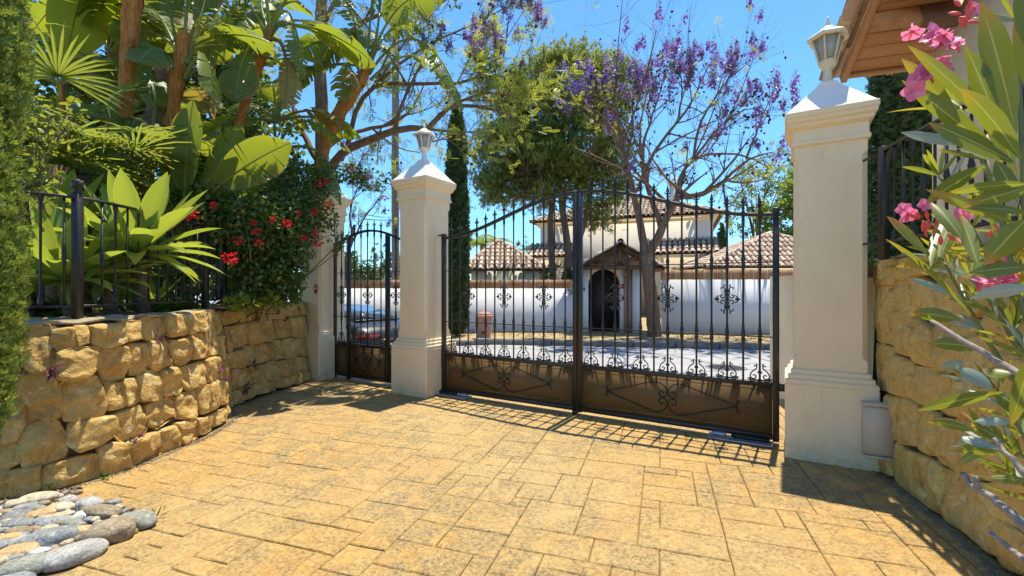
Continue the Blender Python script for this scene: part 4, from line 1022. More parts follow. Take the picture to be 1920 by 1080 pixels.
# the villa behind
def house_box(name, mat, x0, x1, y0, y1, z0, z1, parent, R=None):
    return None
HB = np.array([1.46, 23.4]); HD = nrm(np.array([9.13, 20.6]) - HB); HN = np.array([-HD[1], HD[0]])
vl = thing('villa', 'two storey cream villa with hipped clay tile roof and low tiled side wings', 'house', (HB[0], HB[1], 0))
def hp(u, v, z): return np.array([*(HB + HD * u + HN * v), z])
def hbox(m, u0, u1, v0, v1, z0, z1):
    return m.loft([[hp(u0, v0, z), hp(u1, v0, z), hp(u1, v1, z), hp(u0, v1, z)] for z in (z0, z1)])
HL = 8.15
m = MB(); hbox(m, 0, HL, 0, 6.5, -.5, 4.72); wallm = m.build('wall', M['house_render'], vl, world=True)
m = MB(); hbox(m, -.10, HL + .10, -.10, 6.6, 4.45, 4.62); hbox(m, -.2, HL + .2, -.2, 6.7, 4.62, 4.72); m.build('cornice', M['render_cream'], vl, world=True)
e = .42; A, B, C_, D = hp(-e, -e, 4.73), hp(HL + e, -e, 4.73), hp(HL + e, 6.5 + e, 4.73), hp(-e, 6.5 + e, 4.73)
T1, T2 = hp(3.3, 3.25, 6.35), hp(HL - 3.3, 3.25, 6.35)
rfm = tiles_pair([(A, B, T1, T2), (B, C_, T2, T2), (C_, D, T2, T1), (D, A, T1, T1)], [(A, T1), (B, T2), (C_, T2), (D, T1), (T1, T2)], vl)
ch = MB(); hbox(ch, HL - 1.9, HL - 1.45, 1.6, 2.05, 4.9, 6.55); cho = ch.build('chimney', M['house_render'], rfm, world=True)
cho.location = (0, 0, 0)
m = MB(); hbox(m, HL - 2.0, HL - 1.35, 1.5, 2.15, 6.55, 6.63); c0 = hp(HL - 1.675, 1.825, 6.63)
m.lathe([(.36, 0), (.05, .34), (.01, .40)], c0, 4, rot=.7); m.build('chimney_cap', M['render_white'], rfm, world=True)
# projecting bays with small pent roofs
for (u0, u1) in ((-.5, 1.85), (5.2, 8.35)):
    m = MB(); hbox(m, u0 + .12, u1 - .12, -1.0, -.003, -.4, 2.98); m.build('bay_wall', M['render_cream'], vl, world=True)
    m = MB(); hbox(m, u0 + .04, u1 - .04, -1.08, -.004, 2.70, 2.86); m.build('bay_cornice', M['house_render'], vl, world=True)
    tiles_pair([(hp(u0, -1.25, 2.90), hp(u1, -1.25, 2.90), hp(u0, -.02, 3.62), hp(u1, -.02, 3.62))], [], vl, 'pent_roof', .1, .24)
# pyramid roofed wings
for (lab, x0, x1, y0, y1, ze, ap, mat) in (('left', -2.0, 1.45, 18.0, 22.6, 2.10, (-.62, 20.4, 3.50), 'render_pale_green'), ('right', 7.15, 14.2, 16.9, 21.2, 2.16, (10.8, 19.0, 3.66), 'render_pale_green')):
    m = MB(); m.box(((x0 + x1) / 2, (y0 + y1) / 2, ze / 2 - .3), (x1 - x0 - .7, y1 - y0 - .7, ze + .5)); m.build('wing_wall', M[mat], vl, world=True)
    A, B, C_, D = (x0, y0, ze), (x1, y0, ze), (x1, y1, ze), (x0, y1, ze)
    tiles_pair([(A, B, ap, ap), (B, C_, ap, ap), (C_, D, ap, ap), (D, A, ap, ap)], [(A, ap), (B, ap), (C_, ap), (D, ap)], vl, 'wing_roof', .085, .215)
# windows on the villa front
for (u0, u1, z0, z1) in ((3.0, 3.9, 3.3, 4.2),):
    pass

# terracotta litter bin on the verge
bp = G(908, 631.5, 0.02); bn = thing('litter_bin', 'pink terracotta litter bin standing on the verge by the white wall', 'bin', (bp[0], bp[1], float(road_z(bp[0])) + .13))
MB().lathe([(.20, 0), (.205, .02), (.19, .04), (.205, .52), (.235, .545), (.24, .60), (.225, .62), (.18, .625)], n=20).build('body', M['terracotta_pink'], bn, angle=40)
MB().lathe([(.20, .627), (.19, .66), (.10, .70), (.0, .71)], n=20).build('lid', M['terracotta_pink'], bn, smooth=True)
MB().bbox((0, -.195, .16), (.12, .02, .08), None, .006).build('slot', M['timber_dark'], bn)

# ---------------------------------------------------------------- parked car beyond the foot gate
def make_car():
    c = thing('parked_car', 'low black coupe parked in the street beyond the foot gate', 'car', (-2.25, 8.75, float(road_z(-3.0)) - .02), math.radians(50))
    # local: x to the right of the car, y forward; rear bumper at y = 0
    st = [  # y, half width, z low, z shoulder, z top, half width top
        (0.00, .66, .34, .62, .70, .52), (.06, .78, .24, .66, .84, .62), (.35, .88, .19, .70, .93, .68), (.75, .92, .17, .74, .99, .64),
        (1.15, .93, .16, .75, 1.12, .60), (1.65, .92, .16, .75, 1.235, .57), (2.15, .91, .16, .74, 1.255, .56), (2.6, .90, .16, .73, 1.20, .57), (3.1, .89, .16, .73, .98, .64), (3.45, .89, .17, .72, .82, .70), (4.0, .86, .19, .66, .72, .62), (4.3, .74, .24, .56, .62, .5), (4.42, .55, .32, .48, .5, .4)]
    rings = []
    for y, w, zl, zs, zt, wt in st:
        q = [(0, zl), (w * .86, zl), (w * .97, zl + .06), (w, (zl + zs) / 2), (w * .985, zs - .05), (w * .93, zs), (wt + (w * .93 - wt) * .45, zs + (zt - zs) * .55), (wt, zt - .05 * (zt - zs) - .01), (wt * .82, zt), (0, zt + .012)]
        q = q + [(-x, z) for x, z in q[-2:0:-1]]
        rings.append([(x, y, z) for x, z in q])
    body = MB().loft(rings).build('body', M['car_paint'], c, angle=55)
    # rear window, side windows
    def patch(name, P, mat, d=.008):
        P = np.array(P, float); n = nrm(np.cross(P[1] - P[0], P[-1] - P[0])) * d
        if (n[1] > 0 and name == 'rear_window'): n = -n
        return MB().loft([P - n, P + n]).build(name, M[mat], c)
    patch('rear_window', [(-.50, .73, 1.015), (.50, .73, 1.015), (.46, 1.56, 1.238), (-.46, 1.56, 1.238)], 'car_glass', .012)
    for sx in (-1, 1):
        patch('side_window', [(sx * .80, 1.2, .84), (sx * .80, 2.75, .82), (sx * .66, 2.45, 1.10), (sx * .64, 1.6, 1.13)], 'car_glass', .014)
        MB().bbox((sx * .95, 2.55, .86), (.16, .10, .11), None, .03).build('mirror', M['car_paint'], c)
        for y in (.82, 3.5):
            w = MB().lathe([(.20, -.10), (.31, -.10), (.325, -.07), (.325, .07), (.31, .10), (.20, .10)], (sx * .82, y, .325), 24, np.array([[0, 0, 1], [0, 1, 0], [-1, 0, 0]]) if True else None).build('wheel', M['tyre'], c, angle=40)
            m = MB(); m.lathe([(.205, .06), (.215, .09), (.19, .095), (.185, .06)], (sx * .82 + (.02 * sx), y, .325), 20, np.array([[0, 0, sx], [0, 1, 0], [-sx, 0, 0]]))
            for k in range(5):
                a = k * 2 * math.pi / 5; m.sweep(np.array([(sx * .915, y, .325), (sx * .92, y + .1 * math.cos(a), .325 + .1 * math.sin(a)), (sx * .915, y + .19 * math.cos(a), .325 + .19 * math.sin(a))]), .03, .05, (1, 0, 0))
            m.build('rim', M['rim_metal'], w)
        m = MB(); m.sweep(np.array([(sx * .36, -.012, .735), (sx * .60, .03, .735), (sx * .80, .12, .745)]), .03, .045); m.build('tail_light', M['car_light'], c)
    MB().bbox((0, -.015, .66), (.55, .02, .014), None, .005).build('light_bar', M['car_light'], c)
    np_ = MB().bbox((0, -.022, .52), (.52, .016, .115), None, .004).build('number_plate', M['white_print'], c)
    MB().bbox((-.236, -.032, .52), (.04, .004, .10), None, .001).build('band', M['cobble_blue'], np_)
    m = MB()
    for k in range(7):
        if k != 4: m.box((-.17 + k * .058, -.032, .52), (.026, .004, .07))
    m.build('characters', M['iron_dark'], np_)
    MB().bbox((0, .02, .26), (1.3, .06, .10), None, .02).build('diffuser', M['plastic_dark'], c)
    for sx in (-1, 1): MB().lathe([(.045, 0), (.045, .10), (.035, .10), (.035, 0)], (sx * .55, -.02, .25), 12, np.array([[1, 0, 0], [0, 0, 1], [0, -1, 0]])).build('exhaust', M['rim_metal'], c)
    MB().bbox((0, .62, 1.0), (1.0, .16, .012), None, .004).build('spoiler', M['car_paint'], c)
    return c
make_car()

# ================================================================ FENCES ON THE GARDEN WALLS
def fence_bar(h, fancy):
    r = .0078; pr = [(r, .0)]
    z = h * .46
    if fancy: pr += [(.0165, .004), (.0165, .022), (.013, .05), (.0105, .062), (r, .068), (r, h - .105), (.0125, h - .10), (.010, h - .085), (.0135, h - .04), (.0165, h - .03), (.0165, h)]
    else: pr += [(r, z - .075), (.0115, z - .07), (.0095, z - .055), (.013, z - .030), (.0165, z - .014), (.0115, z), (.0165, z + .014), (.013, z + .030), (.0095, z + .055), (.0115, z + .07), (r, z + .075), (r, h)]
    return MB().lathe(pr, n=8).mesh('bar', M['iron'], smooth=True)
def iron_fence(label, path, s0, s1, z0, z1, step, posts, name='iron_fence', ball=True):
    p0 = path.at(s0)[0][0]; w = thing(name, label, 'fence', (p0[0], p0[1], z0))
    zb, zt = .10, z1 - z0
    ss = np.linspace(s0, s1, max(8, int((s1 - s0) / .08)))
    off = np.array([p0[0], p0[1], 0])
    MB().sweep(path.pt(ss, zt) - off, .034, .018).build('top_rail', M['iron'], w)
    MB().sweep(path.pt(ss, zb) - off, .030, .018).build('bottom_rail', M['iron'], w)
    ma_, mb_ = fence_bar(zt - zb - .012, True), fence_bar(zt - zb - .012, False)
    for k, q in enumerate(np.arange(s0 + step * .5, s1, step)):
        if min([abs(q - x) for x in posts] + [9]) < step * .45: continue
        P = path.pt(q, zb + .008)[0] - off
        place(ma_ if k % 2 else mb_, 'bar', w, tuple(P))
    for q in posts:
        P = path.pt(q, 0)[0] - off
        po_ = MB().bbox((0, 0, (zt + .05) / 2 - .02), (.052, .052, zt + .05), None, .004).build('post', M['iron'], w); po_.location = tuple(P)
        if ball:
            m = MB(); m.lathe([(.026, zt + .03), (.033, zt + .04), (.016, zt + .055), (.020, zt + .06), (.033, zt + .075), (.037, zt + .095), (.033, zt + .115), (.018, zt + .13), (.004, zt + .136)], n=12)
            for k in range(6):
                a = k * math.pi / 3; m.tube([(.03 * math.cos(a + t * 1.6), .03 * math.sin(a + t * 1.6), zt + .07 + t * .055) for t in np.linspace(0, 1, 7)], .006, 4)
            m.build('ball_finial', M['iron'], po_, smooth=True)
    return w
pathF = Path([(-4.9, 2.88), (-3.9, 2.97), (-3.31, 3.09), (-3.10, 3.28), (-3.10, 3.62), (-3.13, 4.0), (-3.17, 4.5), (-3.25, 4.95), (-3.36, 5.25)])
iron_fence('black iron railing with ball topped post on the bulging golden wall', pathF, .55, pathF.len - .05, 1.12, 2.0, .118, (1.86, 3.36))
pathF2 = Path([(-3.36, 5.27), (-3.33, 5.6), (-3.22, 6.3), (-3.16, 6.85)])
iron_fence('black iron railing running through the bougainvillea to the far pillar', pathF2, 0.0, pathF2.len, 1.13, 2.0, .118, (.03,))
pathF3 = Path([(2.62, 3.22), (2.545, 2.95), (2.46, 2.60), (2.33, 2.2), (2.26, 1.8), (2.22, 1.2), (2.26, .2), (2.3, -2)])
iron_fence('black iron railing with turned knuckles on the right wall before the house', pathF3, .0, pathF3.len, 1.57, 2.315, .105, (.02,), ball=False)
m = MB()
for z in (2.31, 1.68): m.tube([(2.66, 3.50, z), (2.62, 3.22, z)], .009, 6)
fx = thing('railing_link', 'two thin iron rods tying the railing to the nearest pillar', 'rods', (2.64, 3.36, 1.57)); m.build('rod', M['iron'], fx, world=True)

# ================================================================ HOUSE ON THE RIGHT
D1 = np.array([.95, -.31, 0]); D1 /= np.linalg.norm(D1); D2 = np.array([-.31, -.95, 0]); D2 /= np.linalg.norm(D2)
SL = .50; P0 = np.array([3.62, 5.0, 3.66])
DS = nrm(D2 + np.array([0, 0, SL])); NS = nrm(np.cross(D1, DS)); NS = NS if NS[2] > 0 else -NS
def rp(a, b, n=0.0): return P0 + D1 * a + DS * b + NS * n
hs = thing('house', 'cream house at the right with deep timber eave on carved brackets', 'house', (4.2, 4.55, 1.4))
C0 = np.array([4.2, 4.55]); 
hc = lambda a, b: C0 + D1[:2] * a + D2[:2] * b
soff = lambda b, a=0: float(3.66 + (b + .45) * SL)
V = []
for b in (0, 3.2):
    for a in (0, 2.5):
        for z in (1.3, soff(b) - .03): V.append([*hc(a, b), z])
MB().add(np.array(V), np.array([(0, 2, 3, 1), (4, 5, 7, 6), (0, 1, 5, 4), (2, 6, 7, 3), (1, 3, 7, 5), (0, 4, 6, 2)])).build('wall', M['render_cream'], hs, world=True)
RF = np.stack([D1, DS, NS], 1)
bw = .150; k = 0
for b in np.arange(.055, 3.2, bw):
    MB().bbox(rp(1.6, b + bw / 2, .012), (3.06, bw - .006, .022), RF, .003).build('soffit_board', M['timber'], hs, world=True)
MB().bbox(rp(.03, 1.6, .015), (.055, 3.3, .10), RF, .006).build('barge_board', M['timber'], hs, world=True)
MB().bbox(rp(1.6, .02, .005), (3.1, .05, .07), RF, .006).build('fascia', M['timber'], hs, world=True)
MB().box(rp(1.6, 1.6, .055), (3.18, 3.3, .05), RF).build('roof_deck', M['roof_under'], hs, world=True)
m = MB()
for a in np.arange(.0, 3.1, .2):
    for b in np.arange(-.13, 3.2, .36):
        q0, q1 = rp(a, b, .085), rp(a, b + .40, .075); an = np.linspace(0, np.pi, 7)
        rg = [[q + (D1 * math.cos(x) + NS * math.sin(x) * .9) * r for x in an] for q, r in ((q0, .09), (q1, .075))]
        m.loft(rg, closed=False)
        rg = [[q + (D1 * math.cos(x) + NS * math.sin(x) * .9) * r for x in an] for q, r in ((q0, .078), (q1, .063))]
        m.loft(rg[::-1], closed=False)
for a in np.arange(-.1, 3.1, .2):     # the channels between, hollow side up
    for b in np.arange(-.10, 3.2, .36):
        q0, q1 = rp(a, b, .125), rp(a, b + .40, .135); an = np.linspace(np.pi, 2 * np.pi, 6)
        m.loft([[q + (D1 * math.cos(x) + NS * math.sin(x) * .6) * r for x in an] for q, r in ((q0, .075), (q1, .085))], closed=False)
m.build('tiles', M['roof_tile'], hs, world=True, kind='stuff', smooth=True)
# purlin ends carved to an S, carrying the verge
def bracket(b):
    prof = [(.16, -.0), (.16, -.035), (.205, -.038), (.21, -.065), (.235, -.068), (.25, -.115), (.28, -.145), (.33, -.155), (.39, -.145), (.44, -.150), (.48, -.175), (.50, -.20), (.50, -.225), (.535, -.235), (.55, -.26), (.60, -.26), (.60, 0)]
    prof = [(.04 + (a - .16) * .82, n * .85) for a, n in prof]
    m = MB(); q = [[rp(a, b + s_ * .06, n) for a, n in prof] for s_ in (-1, 1)]
    m.loft(q); m.build('bracket', M['timber'], hs, world=True)
    MB().box(rp(1.45, b, -.1115), (2.09, .1195, .2195), RF).build('purlin', M['timber_dark'], hs, world=True)
for b in (.68, 1.04, 1.40, 2.1): bracket(b)
MB().box(rp(1.0, .30, -.03), (.5, .16, .05), RF).build('wall_plate', M['timber'], hs, world=True)
sheet('terrace', [(2.78, 3.6), (2.45, 2.25), (2.45, -3.4), (9, -3.4), (14, 4), (14, 9.2), (3.4, 6.0)], 1.50, M['coping'])
tb = MB(); tb.loft([[(x, y, z) for z in (-.6, 1.499)] for x, y in ((2.98, 4.0), (3.4, 6.0), (14, 9.2))], closed=False); 
tbw = tb.build('terrace_wall', M['stucco']); tag(tbw, 'plain rendered wall holding up the terrace behind the nearest pillar', 'terrace wall')

# left garden ground
lg = MB(); tt = np.linspace(.0, pathA.len, 40); pts = [pathA.pt(x, 1.075, -.33)[0] for x in tt] + [pathB.pt(x, 1.075, -.33)[0] for x in np.linspace(.3, 1.9, 12)]
pts += [np.array(p) for p in ((-3.4, 7.3, 1.075), (-3.6, 8.2, 1.0), (-16, 10.5, 1.0), (-16, 2.3, 1.0))]
V = np.array(pts); lg.add(V, np.arange(len(V)).reshape(1, -1)); gb = lg.build('garden_soil', M['soil'], kind='structure')
lw = MB(); lw.loft([[(x, y, z) for z in (-.6, 1.06)] for x, y in ((-3.18, 7.05), (-3.5, 8.1), (-16, 10.4))], closed=False)
tag(lw.build('rear_garden_wall', M['render_white']), 'white rear wall of the raised left garden towards the street', 'garden wall')

# ================================================================ PLANT MATERIALS
def mat_leaf(name, cols, trans=.35, tcol=None, rough=.5, vein=None, tip=None, edge=None, spec=.45, isl=True, under=None):
    s = Sh(name); r = s.island() if isl else s.objrand()
    n = s.noise(5, 4, .6)
    f = s.ma('ADD', s.ma('MULTIPLY', r, .65), s.ma('MULTIPLY', n, .45))
    k = len(cols); c = s.ramp(f, [(.12 + .8 * i / (k - 1), cols[i]) for i in range(k)])
    nb = None
    if vein or tip or edge:
        u, v = s.uv()
    if vein:
        av = s.ma('ABSOLUTE', v)
        wv = s.wave(s.ma('ADD', u, s.ma('MULTIPLY', av, -vein.get('slant', .12))), vein['n'])
        c = s.mix(s.ramp(wv, [(.2, 0.0), (1.0, vein.get('amt', .3))]), c, vein['col'])
        if vein.get('long'): c = s.mix(s.ramp(s.ma('ADD', s.wave(v, vein['long']), s.ma('MULTIPLY', s.noise(9, 4), 1.2)), [(.3, 0.0), (1.5, .45)]), c, vein['col'])
        c = s.mix(s.ramp(av, [(vein.get('mid', .05), .85), (vein.get('mid', .05) * 1.9, 0.0)]), c, vein['midcol'])
        nb = s.bump(wv, vein.get('bump', .25), .004)
    if edge:
        c = s.mix(s.ramp(s.ma('ABSOLUTE', v), [(.80, 0.0), (.97, edge[1])]), c, edge[0])
    if tip:
        c = s.mix(s.ramp(s.ma('ADD', u, s.ma('MULTIPLY', s.ma('SUBTRACT', r, .5), .35)), [(tip[1], 0.0), (tip[2], .9)]), c, tip[0])
    if under is not None:
        c2 = s.mix(s.geo.outputs['Backfacing'], c, under); cc = c2
    else: cc = c
    if tcol is None: tc = s.mix(1.0, c, (1.35, 1.5, .55), 'MULTIPLY')
    else: tc = s.mix(.75, c, tcol)
    M[name] = s.fin(cc, rough, nb, 0.0, spec, trans, tc); return M[name]
mat_leaf('cypress_leaf', [(.035, .075, .018), (.085, .15, .03), (.17, .25, .045), (.29, .36, .07)], .38, (.42, .50, .07), .6)
mat_leaf('cypress_far_leaf', [(.026, .055, .018), (.048, .090, .026), (.08, .135, .035)], .22, None, .6)
mat_leaf('paddle_leaf', [(.030, .075, .020), (.060, .120, .026), (.105, .165, .030), (.17, .21, .035)], .46, (.46, .52, .03), .36, dict(n=190, col=(.10, .17, .05), midcol=(.26, .30, .10), mid=.03, amt=.35, slant=.25), edge=((.30, .18, .05), .7), isl=False)
mat_leaf('paddle_leaf_dry', [(.16, .11, .04), (.25, .19, .06), (.30, .25, .07)], .40, (.50, .36, .04), .5, dict(n=190, col=(.2, .17, .05), midcol=(.26, .20, .08), mid=.03, amt=.35, slant=.25), isl=False)
mat_leaf('fan_leaf', [(.06, .11, .03), (.11, .17, .045), (.18, .23, .06)], .42, (.50, .54, .06), .4)
mat_leaf('agave_leaf', [(.10, .20, .065), (.17, .28, .075), (.28, .38, .085)], .40, (.60, .66, .05), .42, dict(n=5, col=(.10, .19, .05), midcol=(.16, .25, .08), mid=.02, amt=.12, long=26), edge=((.42, .45, .06), .75), isl=False)
mat_leaf('broad_leaf', [(.028, .062, .018), (.050, .10, .025), (.095, .155, .032)], .38, (.3,.38,.04), .42)
mat_leaf('bright_leaf', [(.10, .17, .03), (.17, .25, .035), (.26, .31, .04)], .42, (.5, .52, .04), .45)
mat_leaf('bougainvillea_leaf', [(.042, .085, .028), (.075, .135, .038), (.125, .19, .052), (.25, .28, .09)], .38, None, .38)
mat_leaf('red_petal', [(.42, .004, .012), (.60, .010, .025), (.72, .03, .06)], .30, (.9, .02, .03), .5)
mat_leaf('pink_petal', [(.62, .10, .26), (.74, .20, .38), (.82, .36, .52)], .38, (.95, .25, .45), .5)
mat_leaf('pink_bud', [(.55, .06, .10), (.70, .10, .12), (.75, .20, .14)], .25, (.9, .12, .12), .5)
mat_leaf('purple_petal', [(.19, .09, .30), (.27, .15, .40), (.36, .23, .50)], .35, (.46, .28, .85), .5)
mat_leaf('jacaranda_leaf', [(.10, .15, .03), (.20, .26, .04), (.34, .38, .06)], .45, (.58, .60, .06), .5)
mat_leaf('bud_sprig', [(.10, .15, .13), (.15, .20, .18), (.20, .24, .22)], .2, None, .6)
mat_leaf('pine_needle', [(.085, .135, .032), (.155, .215, .045), (.28, .32, .07)], .34, (.50, .54, .08), .55)
mat_leaf('far_leaf', [(.030, .062, .018), (.060, .105, .026), (.12, .16, .036)], .32, None, .5)
mat_leaf('far_leaf_bright', [(.06, .12, .025), (.12, .20, .035), (.22, .28, .05)], .40, (.45, .52, .05), .5)
mat_leaf('oleander_leaf', [(.060, .120, .022), (.095, .155, .024), (.16, .20, .028), (.25, .27, .035)], .38, (.50, .52, .03), .34, dict(n=240, col=(.12, .19, .06), midcol=(.46, .47, .17), mid=.045, amt=.10, slant=.1, bump=.06), tip=((.48, .20, .04), .70, .93), isl=False, spec=.5)
mat_leaf('oleander_under', [(.20, .28, .22), (.27, .34, .28), (.34, .40, .33)], .25, (.34, .40, .20), .4, dict(n=240, col=(.3, .36, .3), midcol=(.46, .48, .30), mid=.045, amt=.1, slant=.1, bump=.06), isl=False)
mat_leaf('tradescantia_leaf', [(.06, .012, .035), (.12, .03, .07), (.18, .06, .10)], .25, (.3, .05, .12), .45)
mat_leaf('grass_blade', [(.09, .16, .03), (.16, .24, .04), (.24, .30, .06)], .35, None, .5)
def mat_bark(name, cols, sc=(6, 6, 1.4), b=.7, ring=0):
    s = Sh(name); v = s.scaled(sc); n = s.noise(3.2, 7, .68, .6, vec=v); f = s.noise(14, 5, .7, vec=v)
    c = s.ramp(n, [(.28, cols[0]), (.5, cols[1]), (.72, cols[2])]); c = s.mix(s.ramp(f, [(.5, 0.0), (.75, .6)]), c, tuple(x * .35 for x in cols[0]))
    M[name] = s.fin(c, .9, s.bump(s.ma('ADD', n, s.ma('MULTIPLY', f, .5)), b, .03), spec=.2)
mat_bark('jacaranda_bark', [(.12, .07, .045), (.23, .145, .095), (.33, .23, .16)])
mat_bark('pine_bark', [(.085, .055, .038), (.17, .115, .08), (.26, .185, .14)])
mat_bark('palm_bark', [(.20, .15, .11), (.32, .255, .20), (.40, .33, .27)], (2, 2, 14))
mat_bark('sheath_bark', [(.24, .085, .022), (.50, .21, .055), (.66, .38, .15)], (14, 14, 1.6), 1.0)
mat_bark('stem_bark', [(.11, .075, .05), (.21, .15, .10), (.30, .23, .16)], (3, 3, 16))
mat_bark('twig_bark', [(.22, .17, .13), (.36, .29, .235), (.46, .39, .33)], (20, 20, 20), .4)
flat('pod', (.060, .034, .018), .7, var=.3)
flat('green_stem', (.16, .19, .06), .5, var=.2)

# ================================================================ PLANT BUILDERS
LEAF_V = np.array([(0, 0, 0), (-.5, .35, .06), (0, .45, -.03), (.5, .35, .06), (-.36, .72, .03), (.36, .72, .03), (0, 1, -.06)], float)
LEAF_F = np.array([(0, 2, 1, 1), (0, 3, 2, 2), (1, 2, 6, 4), (2, 3, 5, 6)])
QUAD_V = np.array([(0, 0, 0), (-.5, .45, .05), (0, 1, -.03), (.5, .45, .05)], float); QUAD_F = np.array([(0, 3, 2, 1)])
NEED_V = np.array([(-.5, 0, 0), (.5, 0, 0), (0, 1, 0)], float); NEED_F = np.array([(0, 1, 2)])
_L = LEAF_F
LEAF_F3 = np.array([(0, 2, 1), (0, 3, 2), (1, 2, 4), (2, 6, 4), (2, 3, 5), (2, 5, 6)])
def rdir(n, up=0.0, seed=None):
    d = rng.normal(0, 1, (n, 3)); d[:, 2] += up; return d / np.linalg.norm(d, axis=1, keepdims=True)
def leaves(m, P, D, size, width, tpl='leaf', upb=1.0, jit=.5):
    n = len(P); U = rng.normal(0, jit, (n, 3)); U[:, 2] += upb
    R = frames(D, U); S = np.stack([size * width, size, size * .8], 1)
    V, F = dict(leaf=(LEAF_V, LEAF_F3), quad=(QUAD_V, QUAD_F), need=(NEED_V, NEED_F))[tpl]
    m.scatter(V, F, P, R, S)
def in_ellipsoid(n, c, r, shell=.35):
    d = rdir(n); q = rng.uniform(shell, 1, (n, 1)) ** .6
    return np.asarray(c) + d * q * np.asarray(r), d

def cypress(name, label, base, h, prof, n, sp, mat, group=None, core=True, lobes=7, lean=(0, 0)):
    """columnar cypress: prof(t) gives the radius at height fraction t"""
    w = thing(name, label, 'cypress', tuple(base), 0, group)
    MB().tube([(0, 0, -.1), (lean[0] * .5, lean[1] * .5, h * .5), (*np.array(lean) * .9, h * .92)], [max(.03, prof(.3) * .16), max(.03, prof(.3) * .13), .012], 8).build('trunk', M['jacaranda_bark'], w)
    t = rng.random(n * 2); keep = rng.random(n * 2) * max(prof(x) for x in np.linspace(0, 1, 20)) < np.array([prof(x) for x in t]); t = t[keep][:n]; n = len(t)
    a = rng.uniform(0, 2 * np.pi, n); R0 = np.array([prof(x) for x in t])
    lob = noise3(np.c_[np.cos(a) * 1.6, np.sin(a) * 1.6, t * h * 1.5], 1.5, 3) * .11 + noise3(np.c_[np.cos(a) * 2, np.sin(a) * 2, t * h * .9 + 5], 5, 2) * .05
    r = R0 * (1 + lob) * rng.uniform(.72, 1.04, n)
    P = np.c_[r * np.cos(a) + t * lean[0], r * np.sin(a) + t * lean[1], t * h]
    D = np.c_[np.cos(a) * .45, np.sin(a) * .45, np.full(n, 1.0)] + rng.normal(0, .28, (n, 3))
    # one spray: a stem side with small scales
    sv, sf = [], []
    q = [(0, 0, 0, 1.0, 0), (-.18, .12, .02, .62, .75), (.18, .12, .02, .62, -.75), (-.12, .36, .05, .55, .6), (.12, .36, .05, .55, -.6), (0, .5, .06, .6, 0.05)]
    for k, (x, y, z, L, an) in enumerate(q):
        ca, sa = math.cos(an), math.sin(an); wd = .13 * L + .05
        for (dx, dy) in ((0, 0), (-wd, L * .45), (0, L), (wd, L * .45)): sv.append((x + dx * ca - dy * sa, y + dx * sa + dy * ca, z + .06 * L * (dy > 0)))
        sf.append((4 * k, 4 * k + 3, 4 * k + 2, 4 * k + 1))
    m = MB(); U = np.c_[np.cos(a), np.sin(a), np.full(n, .5)] + rng.normal(0, .8, (n, 3))
    m.scatter(sv, sf, P, frames(D, U), sp * rng.uniform(.6, 1.3, n))
    if core:
        tt = np.linspace(.02, .97, 26); aa = np.linspace(0, 2 * np.pi, 22, endpoint=False)
        m.loft([[(prof(x) * .74 * (1 + noise3([[math.cos(b) * 1.6, math.sin(b) * 1.6, x * h * 1.5]], 1.5, 2)[0] * .1) * math.cos(b) + x * lean[0], prof(x) * .74 * math.sin(b) + x * lean[1], x * h) for b in aa] for x in tt])
    m.build('crown', mat, w)
    return w

def bez(a, b, c, n=16):
    t = np.linspace(0, 1, n)[:, None]; a, b, c = map(np.asarray, (a, b, c))
    return (1 - t) ** 2 * a + 2 * t * (1 - t) * b + t ** 2 * c

